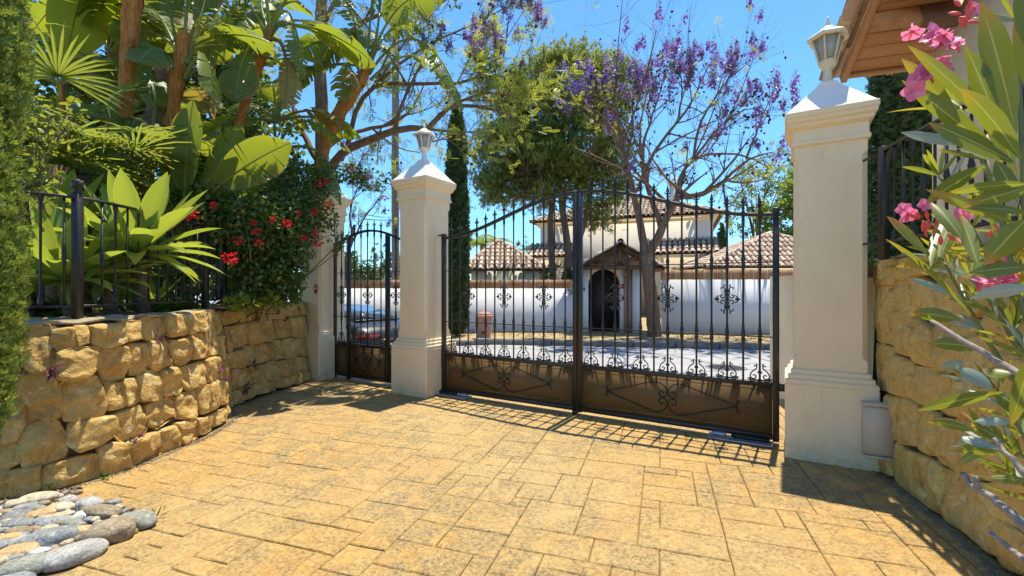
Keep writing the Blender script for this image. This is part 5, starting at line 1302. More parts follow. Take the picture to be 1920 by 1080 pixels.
def paddle(curve, start, width, roll=0.0, fold=.45, tear=.5, nst=18):
    """a bird-of-paradise leaf: petiole tube, then two torn half blades along the rest of the curve"""
    m = MB(); C = resample(curve, 40); k0 = int(40 * start)
    if k0 > 1: m.tube(C[:k0 + 1], np.linspace(.026, .016, k0 + 1), 6)
    B = resample(C[k0:], nst + 1); T = np.gradient(B, axis=0); T /= np.linalg.norm(T, axis=1, keepdims=True)
    m.tube(B, np.linspace(.015, .004, nst + 1), 5)
    S = np.cross(T, (0, 0, 1.0)); bad = np.linalg.norm(S, axis=1) < .25
    ref = nrm(S[~bad].mean(0)) if (~bad).any() else np.array([1.0, 0, 0])
    S[bad] = ref; S *= np.sign(S @ ref)[:, None] + (S @ ref == 0)[:, None]; S /= np.linalg.norm(S, axis=1, keepdims=True)
    S -= T * (S * T).sum(1)[:, None]; S /= np.linalg.norm(S, axis=1, keepdims=True)
    N = np.cross(S, T)
    cr, sr = math.cos(roll), math.sin(roll); S, N = S * cr + N * sr, N * cr - S * sr
    t = np.linspace(0, 1, nst + 1)
    wd = width / 2 * np.clip(np.sin(np.pi * np.clip(t * .93 + .05, 0, 1)) ** .55, 0.03, 1) * np.where(t > .7, 1 - .55 * ((t - .7) / .3) ** 1.6, 1)
    Lb = np.linalg.norm(np.diff(B, axis=0), axis=1).sum()
    for sd in (-1, 1):
        cut_prev = False; ang = fold
        for k in range(nst):
            cut = rng.random() < tear
            if cut_prev or k == 0: ang = fold + rng.normal(0, .16) * tear - (.35 * rng.random() * tear)
            g0 = .10 if cut_prev else 0; g1 = .10 if cut else 0
            rows = []
            for kk, g_ in ((k, g0), (k + 1, -g1)):
                row = []
                for f in (0, .5, 1.0):
                    w_ = wd[kk] * f; fw = .20 * wd[kk] * f ** 1.3 + g_ * f * Lb / nst * 1.6
                    a_ = ang - .55 * f * (1 + .6 * tear)
                    row.append(B[kk] + S[kk] * sd * w_ * math.cos(a_) + N[kk] * w_ * math.sin(a_) + T[kk] * fw)
                rows.append(row)
            V = np.array(rows[0] + rows[1]); uv = [(t[k], 0), (t[k], .5 * sd), (t[k], sd), (t[k + 1], 0), (t[k + 1], .5 * sd), (t[k + 1], sd)]
            F = np.array([(0, 1, 4, 3), (1, 2, 5, 4)]); m.add(V, F if sd > 0 else F[:, ::-1], uv)
            cut_prev = cut
    return m

def rough_trunk(P, radii, n=14, ridges=.12, sheath=0):
    radii = [x * (.54 if sheath else 1.0) for x in radii]
    """trunk tube with uneven bark"""
    m = MB(); P = resample(chaikin(P, 2), 40); r = np.interp(np.linspace(0, 1, 40), np.linspace(0, 1, len(radii)), radii)
    T = np.gradient(P, axis=0); T /= np.linalg.norm(T, axis=1, keepdims=True); rg = []
    for k in range(40):
        Fm = frame(T[k], (1, .3, .1)); a = np.linspace(0, 2 * np.pi, n, endpoint=False)
        rr = r[k] * (1 + ridges * noise3(np.c_[np.cos(a), np.sin(a), np.full(n, k * .35)], 3, 2) + ridges * .45 * rng.random())
        rg.append(P[k] + (np.cos(a) * rr)[:, None] * Fm[:, 0] + (np.sin(a) * rr)[:, None] * Fm[:, 2])
    m.loft(rg)
    if sheath:   # dry leaf sheaths wrapped upward round the trunk
        for k in range(sheath):
            i = int(rng.uniform(8, 36)); a = rng.uniform(0, 2 * np.pi); Fm = frame(T[i], (1, .3, .1)); L = rng.uniform(.22, .5)
            d = Fm[:, 0] * math.cos(a) + Fm[:, 2] * math.sin(a); sdir = np.cross(T[i], d)
            tt = np.linspace(0, 1, 6); w_ = r[i] * rng.uniform(.5, .8); rows = []
            for q in tt:
                c = P[i] + T[i] * (q - .5) * L + d * r[i] * (1.03 + .14 * q ** 2 + rng.normal(0, .01))
                rows.append([c + sdir * w_ * s_ * (1 - .75 * q) - d * r[i] * .35 * s_ ** 2 * (1 - q) for s_ in (-1, -.5, 0, .5, 1)])
            m.loft(rows, closed=False)
    return m

# ================================================================ LEFT GARDEN
def bop(label, trunk_px, radii, leaves_px, fillers=(), name='bird_of_paradise_tree'):
    base = W(*trunk_px[0]); w = thing(name, label, 'banana like tree', tuple(base), 0, 'giant bird of paradise trees')
    P = [W(*q) for q in trunk_px]
    leaves_px = list(leaves_px) + list(fillers)
    rough_trunk(P, radii, sheath=26).build('trunk', M['sheath_bark'], w, world=True, angle=60)
    for (a, b, c, st, wd, rl, tr, dry) in leaves_px:
        m = paddle(bez(W(*a), W(*b), W(*c), 24), st, wd, rl, tear=min(.95, tr + .14))
        m.build('leaf', M['paddle_leaf_dry' if dry else 'paddle_leaf'], w, world=True, smooth=True)
    return w
Z1, Z2, Z3, Z4 = 5.0, 5.2, 5.7, 6.9
EXTRA = {}
def rl(n, cx, cy, z, dx, dy, dz, L=(.9, 1.4), w=(.34, .52), seed=0, droop=.5):
    """n leaves springing from a crown at pixel (cx, cy)"""
    r = np.random.default_rng(seed); out = []
    for k in range(n):
        a = math.radians(r.uniform(*dx)); l1 = r.uniform(90, 150) * 5 / z * dy; zz = z + r.uniform(-dz, dz)
        mx, my = cx + l1 * math.cos(a), cy - l1 * math.sin(a)
        l2 = r.uniform(120, 210) * 5 / z * dy; a2 = a - (math.copysign(1, math.cos(a))) * -1 * 0
        ex = mx + l2 * math.cos(a) * .8; ey = my - l2 * math.sin(a) * .35 + droop * l2
        out.append(((cx + r.uniform(-8, 8), cy, z), (mx, my, (z + zz) / 2), (ex, ey, zz), .38, r.uniform(*w), r.uniform(-.6, .6), r.uniform(.15, .6), r.random() < .08))
    return out
bop('tallest bird of paradise tree, thick rust coloured trunk leaving the top of the picture', [(232, 375, Z1), (233, 250, Z1), (240, 120, Z1), (250, -20, Z1), (256, -120, Z1)], [.10, .105, .125, .155, .17],
    [((250, -90, Z1), (165, -130, 5.3), (125, 110, 5.5), .30, .75, .3, .1, False), ((250, -90, Z1), (150, -60, 5.6), (60, 60, 6.0), .35, .55, -.2, .2, False), ((250, -100, Z1), (210, -150, 4.7), (185, 60, 5.9), .4, .6, .5, .2, False),
     ((255, -100, Z1), (330, -140, 5.2), (370, -10, 5.4), .4, .5, 0, .4, False), ((255, -110, Z1), (240, -260, 5.4), (160, -180, 5.8), .4, .5, 0, .3, False),
     ((250, -90, Z1), (300, -170, 5.6), (300, 40, 6.2), .4, .55, -.4, .3, False)], rl(7, 250, -60, 5.6, (15, 165), 1.0, .5, seed=41, w=(.45, .6)))
bop('bird of paradise tree with forked orange sheaths, right of the tallest trunk', [(306, 365, Z2), (318, 280, Z2), (326, 200, Z2), (336, 120, Z2), (345, 60, Z2)], [.075, .085, .10, .13, .10],
    [((336, 150, Z2), (300, 50, 5.0), (262, 118, 4.8), .36, .52, .5, .25, False), ((340, 130, Z2), (320, 20, 5.2), (298, -70, 5.3), .45, .5, .6, .2, False), ((345, 120, Z2), (372, -40, 5.3), (425, 85, 5.4), .42, .50, -.2, .75, False),
     ((345, 150, Z2), (392, 40, 5.1), (412, 205, 5.0), .35, .46, .6, .35, False), ((345, 150, Z2), (400, 90, 5.4), (392, 215, 5.4), .40, .42, -.3, .6, True), ((350, 120, Z2), (385, 10, 5.6), (400, -70, 5.8), .4, .5, .3, .3, False),
     ((345, 110, Z2), (350, -20, 5.2), (365, -90, 5.2), .45, .5, .9, .1, False), ((338, 120, Z2), (290, -40, 5.6), (225, 30, 5.9), .4, .5, .2, .3, False)], rl(8, 345, 100, 5.6, (20, 160), .9, .6, seed=42, w=(.42, .55)))
bop('slender bird of paradise tree leaning right with ragged sunlit leaves', [(425, 330, 5.9), (445, 240, 5.8), (470, 165, Z3), (497, 90, Z3), (508, 50, Z3)], [.06, .075, .085, .095, .07],
    [((505, 70, Z3), (545, -60, 5.6), (572, 150, 5.6), .36, .40, .2, .95, False), ((505, 70, Z3), (570, -30, 5.9), (548, 200, 5.9), .40, .38, -.3, .9, False), ((500, 70, Z3), (450, -60, 5.6), (412, 70, 5.5), .40, .46, .1, .8, False),
     ((505, 60, Z3), (500, -60, 5.7), (470, -110, 5.8), .4, .45, .5, .3, False), ((500, 75, Z3), (455, 60, 5.5), (440, 190, 5.3), .35, .45, .5, .3, False), ((507, 60, Z3), (560, -80, 5.8), (640, -30, 5.9), .42, .42, 0, .6, False),
     ((505, 75, Z3), (548, 60, 5.6), (535, 205, 5.5), .42, .36, -.6, .7, True), ((500, 80, Z3), (420, 20, 5.9), (380, 120, 6.0), .42, .5, 0, .4, False), ((503, 60, Z3), (470, -40, 6.1), (520, 40, 6.6), .4, .45, .4, .5, False)], rl(9, 505, 50, 6.1, (10, 170), .9, .7, seed=43, w=(.40, .5), droop=.8))
bop('bird of paradise tree leaning over the far pillar with long arching leaves', [(596, 330, Z4), (612, 262, Z4), (640, 205, Z4), (672, 158, Z4), (695, 118, Z4)], [.12, .15, .17, .17, .09],
    [((692, 140, Z4), (790, -20, 6.7), (870, 205, 6.4), .40, .52, .15, .85, False), ((695, 150, Z4), (800, 40, 6.9), (858, 190, 6.9), .42, .42, -.1, .8, False), ((690, 130, Z4), (740, -40, 6.8), (835, -5, 6.8), .40, .62, .9, .2, False),
     ((688, 130, Z4), (695, 20, 6.9), (705, -90, 7.0), .45, .5, 1.1, .3, False), ((684, 135, Z4), (640, 10, 6.8), (590, 130, 6.7), .40, .46, 0, .75, False), ((680, 150, Z4), (650, 60, 6.6), (640, 190, 6.4), .38, .40, .4, .8, False),
     ((685, 130, Z4), (660, -40, 7.2), (600, -20, 7.3), .42, .5, .3, .5, False), ((692, 130, Z4), (730, -10, 7.0), (700, -110, 7.2), .4, .5, -.8, .3, False), ((690, 135, Z4), (730, 10, 7.3), (790, 60, 7.5), .45, .45, .3, .7, False),
     ((678, 160, Z4), (640, 100, 6.5), (668, 165, 6.2), .45, .34, .2, .7, True)], rl(7, 688, 125, 7.0, (60, 170), 1.0, .6, seed=44, w=(.42, .55), droop=.7))
# lower leaves rising from the ground
bop('low young bird of paradise with one broad upright sunlit leaf', [(342, 430, 4.9), (343, 415, 4.9), (344, 405, 4.9)], [.05, .045, .03],
    [((345, 415, 4.9), (345, 310, 4.8), (362, 190, 4.7), .26, .40, 1.1, .05, False), ((342, 420, 4.9), (330, 300, 5.2), (292, 232, 5.3), .3, .4, .5, .2, False), ((344, 420, 4.9), (380, 330, 5.0), (455, 235, 5.2), .35, .46, .6, .2, False),
     ((344, 420, 4.9), (420, 320, 5.0), (545, 268, 5.1), .38, .50, .9, .1, False), ((340, 420, 4.9), (300, 330, 4.6), (236, 330, 4.5), .34, .36, .2, .2, False), ((344, 420, 4.9), (400, 350, 5.3), (490, 350, 5.5), .35, .45, .4, .3, False)])
bop('low bird of paradise with blue green drooping leaves between the two trunks', [(285, 400, 5.5), (284, 300, 5.5), (282, 250, 5.5)], [.05, .05, .03],
    [((283, 265, 5.5), (250, 170, 5.0), (240, 290, 4.7), .35, .42, .3, .15, False), ((283, 270, 5.5), (300, 160, 5.7), (280, 120, 5.9), .4, .4, 0, .2, False), ((282, 265, 5.5), (200, 180, 5.6), (130, 200, 5.6), .36, .55, .3, .2, False),
     ((282, 265, 5.5), (185, 120, 5.9), (165, 175, 5.4), .4, .5, .6, .2, False), ((284, 280, 5.5), (240, 260, 5.0), (200, 335, 4.7), .35, .42, .2, .3, False), ((284, 280, 5.5), (340, 230, 5.9), (420, 290, 6.0), .35, .45, .2, .3, False)])
bop('bird of paradise clump behind with grey green leaves reaching to the far pillar', [(520, 350, 6.6), (520, 300, 6.5), (521, 270, 6.5)], [.06, .06, .03],
    rl(7, 520, 230, 6.7, (10, 170), .9, .5, seed=51, w=(.38, .5), droop=.7) + [((520, 280, 6.5), (560, 170, 6.2), (662, 290, 5.9), .3, .34, .3, .55, False), ((520, 285, 6.5), (620, 240, 6.3), (640, 385, 6.2), .45, .36, .2, .8, False), ((520, 285, 6.5), (470, 180, 6.6), (400, 250, 6.7), .38, .5, .2, .3, False),
     ((520, 285, 6.5), (500, 170, 6.9), (560, 120, 7.2), .4, .5, .6, .4, False), ((520, 290, 6.5), (560, 240, 7.0), (480, 320, 6.2), .45, .5, .2, .3, False), ((520, 285, 6.5), (440, 220, 6.3), (420, 330, 6.1), .38, .5, -.3, .3, False)])
bop('bird of paradise clump at the back left, dark broad leaves behind the fan palm', [(120, 380, 6.6), (118, 250, 6.6), (116, 160, 6.6)], [.07, .08, .05],
    rl(9, 116, 160, 6.6, (20, 160), 1.0, .6, seed=4, w=(.5, .7)) + rl(5, 130, 250, 6.5, (10, 170), .9, .5, seed=5, w=(.5, .7)))
bop('bird of paradise clump behind the tallest trunk, deep in shade', [(200, 380, 7.2), (205, 200, 7.2), (207, 100, 7.2)], [.08, .08, .05],
    rl(9, 207, 100, 7.2, (15, 165), 1.1, .7, seed=8, w=(.55, .75)) + rl(6, 215, 230, 7.1, (10, 170), 1.0, .5, seed=9, w=(.55, .7)))
bop('bird of paradise clump in the shade between the second and the leaning trunk', [(395, 380, 7.4), (398, 220, 7.4), (400, 120, 7.4)], [.08, .08, .05],
    rl(9, 400, 120, 7.4, (15, 165), 1.1, .7, seed=12, w=(.55, .75)) + rl(6, 405, 250, 7.3, (10, 170), 1.0, .5, seed=13, w=(.55, .7)))
for lab, px in (('thin ringed grey stem leaning behind the second orange trunk', [(272, 320, 5.9), (285, 240, 5.9), (298, 165, 5.9), (306, 110, 5.9)]), ('short ringed grey stem low between the two big trunks', [(258, 370, 5.6), (266, 320, 5.6), (268, 270, 5.6)])):
    w = thing('bare_stem', lab, 'plant stem', tuple(W(*px[0])), 0, 'bare stems in the planting')
    rough_trunk([W(*q) for q in px], [.09, .085, .07]).build('trunk', M['stem_bark'], w, world=True, angle=60)

# fan palms
def fan_palm(label, crown, nl, seed, size=.55):
    r = np.random.default_rng(seed); c = np.array(crown); w = thing('fan_palm', label, 'palm', (c[0], c[1], 1.05), 0, 'small fan palms')
    MB().tube([(0, 0, 0), (.02, 0, (c[2] - 1.05) * .5), (0, 0, c[2] - 1.05)], [.09, .10, .07], 10).build('trunk', M['stem_bark'], w)
    for k in range(nl):
        az = k * 2.4 + r.normal(0, .3); el = r.uniform(-.35, 1.1); d = np.array([math.cos(az) * math.cos(el), math.sin(az) * math.cos(el), math.sin(el)])
        Lp = r.uniform(.45, .75); e = c + d * Lp + np.array([0, 0, -.12 * (1 - el)])
        m = MB(); m.tube(bez(c, (c + e) / 2 + np.array([0, 0, .08]), e, 8), [.009] * 8, 5)
        Fm = frame(d, (0, 0, 1)); nb = 26
        for q in range(nb):
            a = (q - (nb - 1) / 2) / (nb - 1) * 3.9; L = size * (1 - .12 * abs(a) / 2) * r.uniform(.88, 1.05); wd = .026
            dd = Fm[:, 1] * math.cos(a) + Fm[:, 0] * math.sin(a) + Fm[:, 2] * (.05 * (-1) ** q); dd = nrm(dd); sd = nrm(np.cross(dd, Fm[:, 2])); drop = np.array([0, 0, -r.uniform(.02, .16)])
            t = np.array([0, .35, .7, 1.0]); cc = e + dd * (t * L)[:, None] + drop * (t ** 2.5)[:, None]; ww = wd * np.array([.25, .95, .8, .04])
            rows = np.stack([cc - sd * ww[:, None] / 2 + Fm[:, 2] * .006, cc - Fm[:, 2] * .004, cc + sd * ww[:, None] / 2 + Fm[:, 2] * .006], 1); m.loft(rows, closed=False)
        m.build('leaf', M['fan_leaf'], w, world=True)
fan_palm('upper fan palm with sunlit yellow tipped fans beside the left cypress', W(110, 245, 4.4), 15, 3)
fan_palm('lower fan palm with long spiky fans above the agaves', W(150, 330, 4.6), 16, 4, .6)
fan_palm('fan palm half hidden in the shade behind the agave rosettes', W(60, 320, 5.2), 12, 6, .55)

# agaves
def agave(label, c, n, L, seed, stem=True, tilt=(0, 0)):
    r = np.random.default_rng(seed); c = np.array(c); w = thing('agave', label, 'agave', (c[0], c[1], 1.08), 0, 'fox tail agaves behind the railing')
    if stem: MB().tube([(0.05, .03, -.02), (.03, .02, (c[2] - 1.08) * .5), (0, 0, c[2] - 1.06)], [.05, .055, .05], 10).build('trunk', M['stem_bark'], w)
    for k in range(n):
        f = k / (n - 1); az = k * 2.39996 + r.normal(0, .12); el = math.radians(74 - 90 * f ** .85 + r.normal(0, 5)); ll = L * (.62 + .42 * math.sin(math.pi * min(1, .25 + f * .75))) * r.uniform(.88, 1.1)
        d = np.array([math.cos(az) * math.cos(el) + tilt[0], math.sin(az) * math.cos(el) + tilt[1], math.sin(el)]); d = nrm(d)
        out = np.array([math.cos(az), math.sin(az), 0]); bend = -.16 * ll * (.4 + f) + (.10 * ll if f < .3 else 0)
        p0 = c + out * .04; p2 = p0 + d * ll + np.array([0, 0, bend]) ; p1 = p0 + d * ll * .5 + np.array([0, 0, .05 * ll]) + out * .03
        C = bez(p0, p1, p2, 11); T = np.gradient(C, axis=0); T /= np.linalg.norm(T, axis=1, keepdims=True)
        side = nrm(np.cross(T[3], (0, 0, 1.0)) if abs(T[3][2]) < .97 else np.array([-math.sin(az), math.cos(az), 0]))
        t = np.linspace(0, 1, 11); wd = ll * .108 * np.interp(t, [0, .12, .3, .55, .75, .9, 1], [.62, .60, .80, 1.0, .80, .36, .01]) * r.uniform(.9, 1.1)
        rows, uv = [], []
        for i in range(11):
            N = nrm(np.cross(side, T[i])); 
            if N[2] < 0 and f > .2: N = -N
            if f <= .2 and np.dot(N, -out) < 0: N = -N
            rows.append([C[i] + side * wd[i] * x + N * wd[i] * (.42 * abs(x) ** 1.6) for x in (-1, -.6, 0, .6, 1)]); uv += [(t[i], x) for x in (-1, -.6, 0, .6, 1)]
        m = MB(); i = np.arange(10)[:, None] * 5; j = np.arange(4)[None]
        m.add(np.array(rows).reshape(-1, 3), np.stack([i + j, i + j + 1, i + j + 6, i + j + 5], -1).reshape(-1, 4), uv)
        th = np.array(rows) ; 
        m.build('leaf', M['agave_leaf'], w, world=True, smooth=True)
    return w
agave('front left agave rosette spilling broad bright leaves through the railing', W(120, 528, 3.58), 34, .66, 1)
agave('agave rosette on a stout stem, right of the ball topped post', W(255, 478, 4.0), 38, .76, 2, tilt=(.08, -.05))
agave('agave rosette at the back behind the ball topped post', W(112, 440, 4.2), 24, .68, 3)
agave('agave rosette low between the two larger rosettes', W(195, 530, 3.85), 20, .5, 9)
agave('agave rosette low behind the left cypress', W(40, 520, 3.7), 16, .5, 4)
agave('small agave offset on the soil below the stemmed rosette', W(292, 560, 4.35), 12, .26, 5, False)
agave('small agave offset between the railing bars near the post', W(205, 565, 4.0), 10, .24, 6, False)

# bougainvillea draped over the railing and the far pillar
bo = thing('bougainvillea', 'dark leafed bougainvillea with red flower clusters climbing over the railing to the far pillar', 'climbing shrub', (-3.7, 6.0, 1.05))
m = MB(); md = MB()
blobs = [((400, 390, 5.1), (.42, .35, .28), 1500), ((445, 420, 5.2), (.45, .35, .40), 2200), ((500, 440, 5.5), (.45, .38, .50), 2600), ((530, 475, 5.65), (.34, .32, .46), 1900), ((560, 410, 5.85), (.26, .25, .42), 1100), ((480, 520, 5.4), (.42, .3, .30), 1700), ((525, 545, 5.6), (.26, .24, .2), 800),
         ((590, 355, 6.2), (.20, .2, .18), 380), ((565, 335, 6.3), (.45, .35, .25), 1100), ((520, 370, 6.0), (.5, .35, .3), 1500), ((640, 330, 6.4), (.36, .22, .14), 420), ((690, 345, 6.5), (.25, .18, .14), 220), ((606, 420, 6.0), (.09, .10, .30), 130), ((630, 460, 6.1), (.07, .08, .14), 80), ((360, 420, 4.8), (.3, .2, .25), 500)]
for c, r, n in blobs:
    P, d = in_ellipsoid(n, W(*c), r, .2)
    P += noise3(P, 3, 2)[:, None] * .05
    leaves(m, P, d * .5 + rdir(n, -.2), rng.uniform(.035, .07, n), .7)
m.build('crown', M['bougainvillea_leaf'], bo, world=True)
m = MB()
for k in range(40):
    c, r, n = blobs[k % len(blobs)]; a = W(*c) + rng.normal(0, .15, 3); b = a + rdir(1, .3)[0] * rng.uniform(.3, .7)
    m.tube(bez(W(470, 600, 5.6) + rng.normal(0, .1, 3) if k < 14 else a - (0, 0, .3), a, b, 10), np.linspace(.010, .003, 10), 5)
m.tube(bez(W(590, 400, 6.2), W(660, 280, 6.5), W(735, 372, 6.6), 14), np.linspace(.008, .003, 14), 5)
m.tube(bez(W(600, 330, 6.2), W(640, 400, 6.1), W(628, 470, 6.0), 14), np.linspace(.006, .002, 14), 5)
m.build('stem', M['stem_bark'], bo, world=True)
for (x, y, z, r) in ((354, 400, 4.65, .085), (434, 484, 4.75, .085), (486, 456, 5.0, .05), (480, 434, 5.05, .05), (445, 451, 4.95, .05), (475, 417, 5.1, .04), (540, 420, 5.4, .06), (590, 396, 5.75, .05), (615, 385, 5.85, .06), (597, 454, 5.6, .07), (570, 446, 5.5, .04), (590, 435, 5.6, .05), (400, 385, 4.9, .05), (512, 412, 5.2, .045), (560, 400, 5.5, .04), (720, 372, 6.55, .07), (660, 320, 6.35, .05), (690, 330, 6.45, .05), (598, 345, 6.0, .06), (612, 340, 6.0, .05)):
    r *= .88; z -= .16; n = 34; P, d = in_ellipsoid(n, W(x, y, z), (r * .85, r * .85, r * .7), .05); m = MB(); leaves(m, P, d, np.full(n, r * .55), .9, 'leaf'); m.build('flower_cluster', M['red_petal'] if x < 640 else M['pink_petal'], bo, world=True)
m = MB()
for c, r, n in (((465, 572, 5.05), (.13, .10, .05), 60), ((440, 566, 4.9), (.10, .08, .06), 40), ((505, 568, 5.3), (.14, .1, .06), 50)):
    P, d = in_ellipsoid(n, W(*c), r, .1); leaves(m, P, d + (0, 0, .2), rng.uniform(.05, .085, n), .75)
gs = m.build('creeper', M['bright_leaf']); tag(gs, 'bright green creeper spilling over the coping where the two walls meet', 'creeper')

# airy shrub with yellow green leaves beside the cypress
sh = thing('shrub', 'airy yellow green shrub sprouting beside the left cypress', 'shrub', tuple(W(40, 420, 3.6)))
m, ms = MB(), MB()
for k in range(22):
    a = W(rng.uniform(35, 60), rng.uniform(380, 430), 3.6); b = W(rng.uniform(62, 150), rng.uniform(170, 375), rng.uniform(3.3, 3.9)); C = bez(a, (a + b) / 2 + (0, 0, .15), b, 12); ms.tube(C, np.linspace(.006, .002, 12), 4)
    P = C[rng.integers(4, 12, 12)] + rng.normal(0, .015, (12, 3)); leaves(m, P, rdir(12, .1), rng.uniform(.035, .065, 12), .6)
ms.build('stem', M['stem_bark'], sh, world=True); m.build('crown', M['bright_leaf'], sh, world=True)

# low ground plants along the railing
for k, (x, y, z, lab) in enumerate(((275, 572, 4.25, 'low leafy plant at the foot of the railing under the agave'), (330, 566, 4.7, 'low leafy plant in the shade behind the railing'), (75, 560, 3.8, 'low leafy plant behind the railing at the left end'))):
    c = W(x, y, z); w = thing('ground_plant', lab, 'plant', (c[0], c[1], 1.07), 0, 'low plants behind the railing'); m = MB(); n = 60; P = c + rng.normal(0, .05, (n, 3)) * (1.6, 1.2, .5); P[:, 2] = 1.08 + abs(P[:, 2] - 1.08) * .4
    leaves(m, P, rdir(n, .8), rng.uniform(.10, .2, n), .35); m.build('crown', M['broad_leaf'], w, world=True)
n = 1400; P = np.c_[rng.uniform(-6, -3.15, n), rng.uniform(3.0, 7.0, n), np.full(n, 1.085)]; P = P[P[:, 0] < -3.22 + .1 * (P[:, 1] - 5)]
m = MB(); leaves(m, P, rdir(len(P)) * (1, 1, .15), rng.uniform(.05, .13, len(P)), .5); m.build('fallen_leaves', M['paddle_leaf_dry'], kind='stuff')

# wall sprigs and weeds
for k, (x, y, lab) in enumerate(((103, 688, 'purple sprig growing from the wall joint nearest the cypress'), (292, 636, 'tiny purple sprig high in the bulging wall under the coping'), (404, 692, 'thin purple sprig at the turn of the bulging wall'), (410, 712, 'lower purple sprig at the turn of the bulging wall'), (470, 685, 'purple sprig in the short wall, upper one'), (455, 727, 'purple sprig low in the short wall'), (248, 822, 'tiny purple sprig low in the bulging wall'))):
    pth = pathA if k < 4 or k == 6 else pathB; best = min(np.linspace(0, pth.len, 400), key=lambda s_: (abs(960 + pth.pt(s_, 0)[0][0] / pth.pt(s_, 0)[0][1] * FPX - x) + .8 * pth.pt(s_, 0)[0][1]))
    y_ = pth.pt(best, 0)[0][1]; c = pth.pt(best, CAM_H - (y - 540) / FPX * y_, .045)[0]; nn = pth.at(best)[1][0]
    sz = .085 if k in (0, 4, 5) else .05; n = 9; d = rdir(n, -.2) + np.array([nn[0], nn[1], 0]) * .8; m = MB(); leaves(m, np.repeat(c[None], n, 0) + rng.normal(0, .012, (n, 3)), d, rng.uniform(.6, 1.2, n) * sz, .32)
    for q in range(3): m.tube([c - np.array([nn[0], nn[1], 0]) * .06, c, c + d[q] * sz * .7], [.003, .003, .002], 4)
    tag(m.build('wall_sprig', M['tradescantia_leaf']), lab, 'sprig', 'purple sprigs in the stone walls')
for k, (x, y, lab) in enumerate(((292, 970, 'tuft of grass at the corner of the cobble bed'), (100, 917, 'tuft of grass between the cobbles and the wall'), (197, 897, 'small weed at the foot of the bulging wall'), (5, 930, 'yellow green weed at the left edge by the wall'))):
    c = G(x, y + 3); n = 14; m = MB(); leaves(m, np.repeat(c[None], n, 0) + rng.normal(0, .008, (n, 3)) * (1, 1, 0), rdir(n, 1.2), rng.uniform(.03, .075, n), .12)
    tag(m.build('grass_tuft', M['grass_blade']), lab, 'grass', 'weeds around the cobble bed')

# cypress at the left edge
cy = cypress('cypress', 'tall sunlit cypress at the left edge rising from the cobble bed', (-2.86, 2.26, 0), 7.6, lambda t: .30 * np.interp(t, [0, .048, .062, .09, .14, .35, .6, .85, 1], [.0, .01, .45, .85, 1.0, 1.0, .92, .55, .05]), 38000, .040, M['cypress_leaf'])

# trees that close the garden at the back
def leaf_tree(name, label, base, h, crowns, nleaf, lsz, mat, bark='jacaranda_bark', cat='tree', group=None, trunk_r=.14, tpl='leaf', wd=.6):
    b = np.array(base, float); w = thing(name, label, cat, tuple(b), 0, group); m = MB()
    top = np.mean([np.array(c[0]) for c in crowns], 0)
    m.tube(resample(chaikin([b, b + (top - b) * .5 + rng.normal(0, .12, 3), top], 2), 9), np.linspace(trunk_r, trunk_r * .4, 9), 9)
    for c, r in crowns:
        for k in range(5):
            e = np.array(c) + rdir(1)[0] * np.array(r) * .75; s_ = b + (top - b) * rng.uniform(.35, .9); m.tube(bez(s_, (s_ + e) / 2 + (0, 0, .1 * h), e, 8), np.linspace(trunk_r * .4, trunk_r * .06, 8), 5)
    m.build('trunk', M[bark], w, world=True)
    m = MB(); tot = sum(np.prod(r) ** (2 / 3) for c, r in crowns)
    for c, r in crowns:
        n = int(nleaf * np.prod(r) ** (2 / 3) / tot); nc = max(6, n // 45); cc, dd = in_ellipsoid(nc, c, r, .45)
        i = rng.integers(0, nc, n); P = cc[i] + rng.normal(0, 1, (n, 3)) * np.array(r).mean() * .13
        leaves(m, P, dd[i] * .6 + rdir(n, -.1), rng.uniform(.6, 1.3, n) * lsz, wd, tpl)
    m.build('crown', M[mat], w, world=True); return w
leaf_tree('broadleaf_tree', 'dense dark tree closing the garden behind the left palms', (-9.2, 9.0, .9), 6, [((-9.2, 9.0, 4.4), (2.2, 1.3, 2.6)), ((-10.4, 9.2, 3.0), (1.8, 1.2, 2.0)), ((-8.0, 9.2, 6.2), (1.8, 1.2, 1.6)), ((-8.6, 9.0, 2.2), (1.6, 1.0, 1.2))], 9000, .20, 'broad_leaf', group='trees closing the garden')
leaf_tree('broadleaf_tree', 'dense dark tree closing the garden behind the tallest trunk', (-6.4, 8.9, .9), 6, [((-6.6, 8.9, 4.2), (1.7, 1.1, 2.4)), ((-6.2, 9.0, 6.4), (1.5, 1.0, 1.5)), ((-5.7, 8.6, 2.4), (1.5, .9, 1.2)), ((-7.2, 8.6, 2.2), (1.3, .9, 1.2))], 8000, .19, 'broad_leaf', group='trees closing the garden')
leaf_tree('broadleaf_tree', 'dark bushy tree behind the bougainvillea', (-4.55, 8.1, 1.0), 3, [((-4.6, 8.1, 2.7), (.75, .6, 1.0)), ((-5.2, 8.3, 3.6), (.8, .6, .8)), ((-4.5, 7.9, 1.8), (.8, .6, .7)), ((-4.7, 8.4, 4.2), (.8, .6, .9)), ((-4.1, 8.2, 3.2), (.5, .5, .7))], 6500, .12, 'broad_leaf', group='trees closing the garden', trunk_r=.08)

leaf_tree('hedge', 'low dark hedge behind the agaves at the back of the raised garden', (-6.0, 7.3, 1.0), 1.5, [((x, 7.2 + .12 * (x + 6) * 0, 1.65), (.75, .35, .75)) for x in np.arange(-9.5, -3.6, .8)], 9000, .085, 'broad_leaf', cat='hedge', trunk_r=.05)

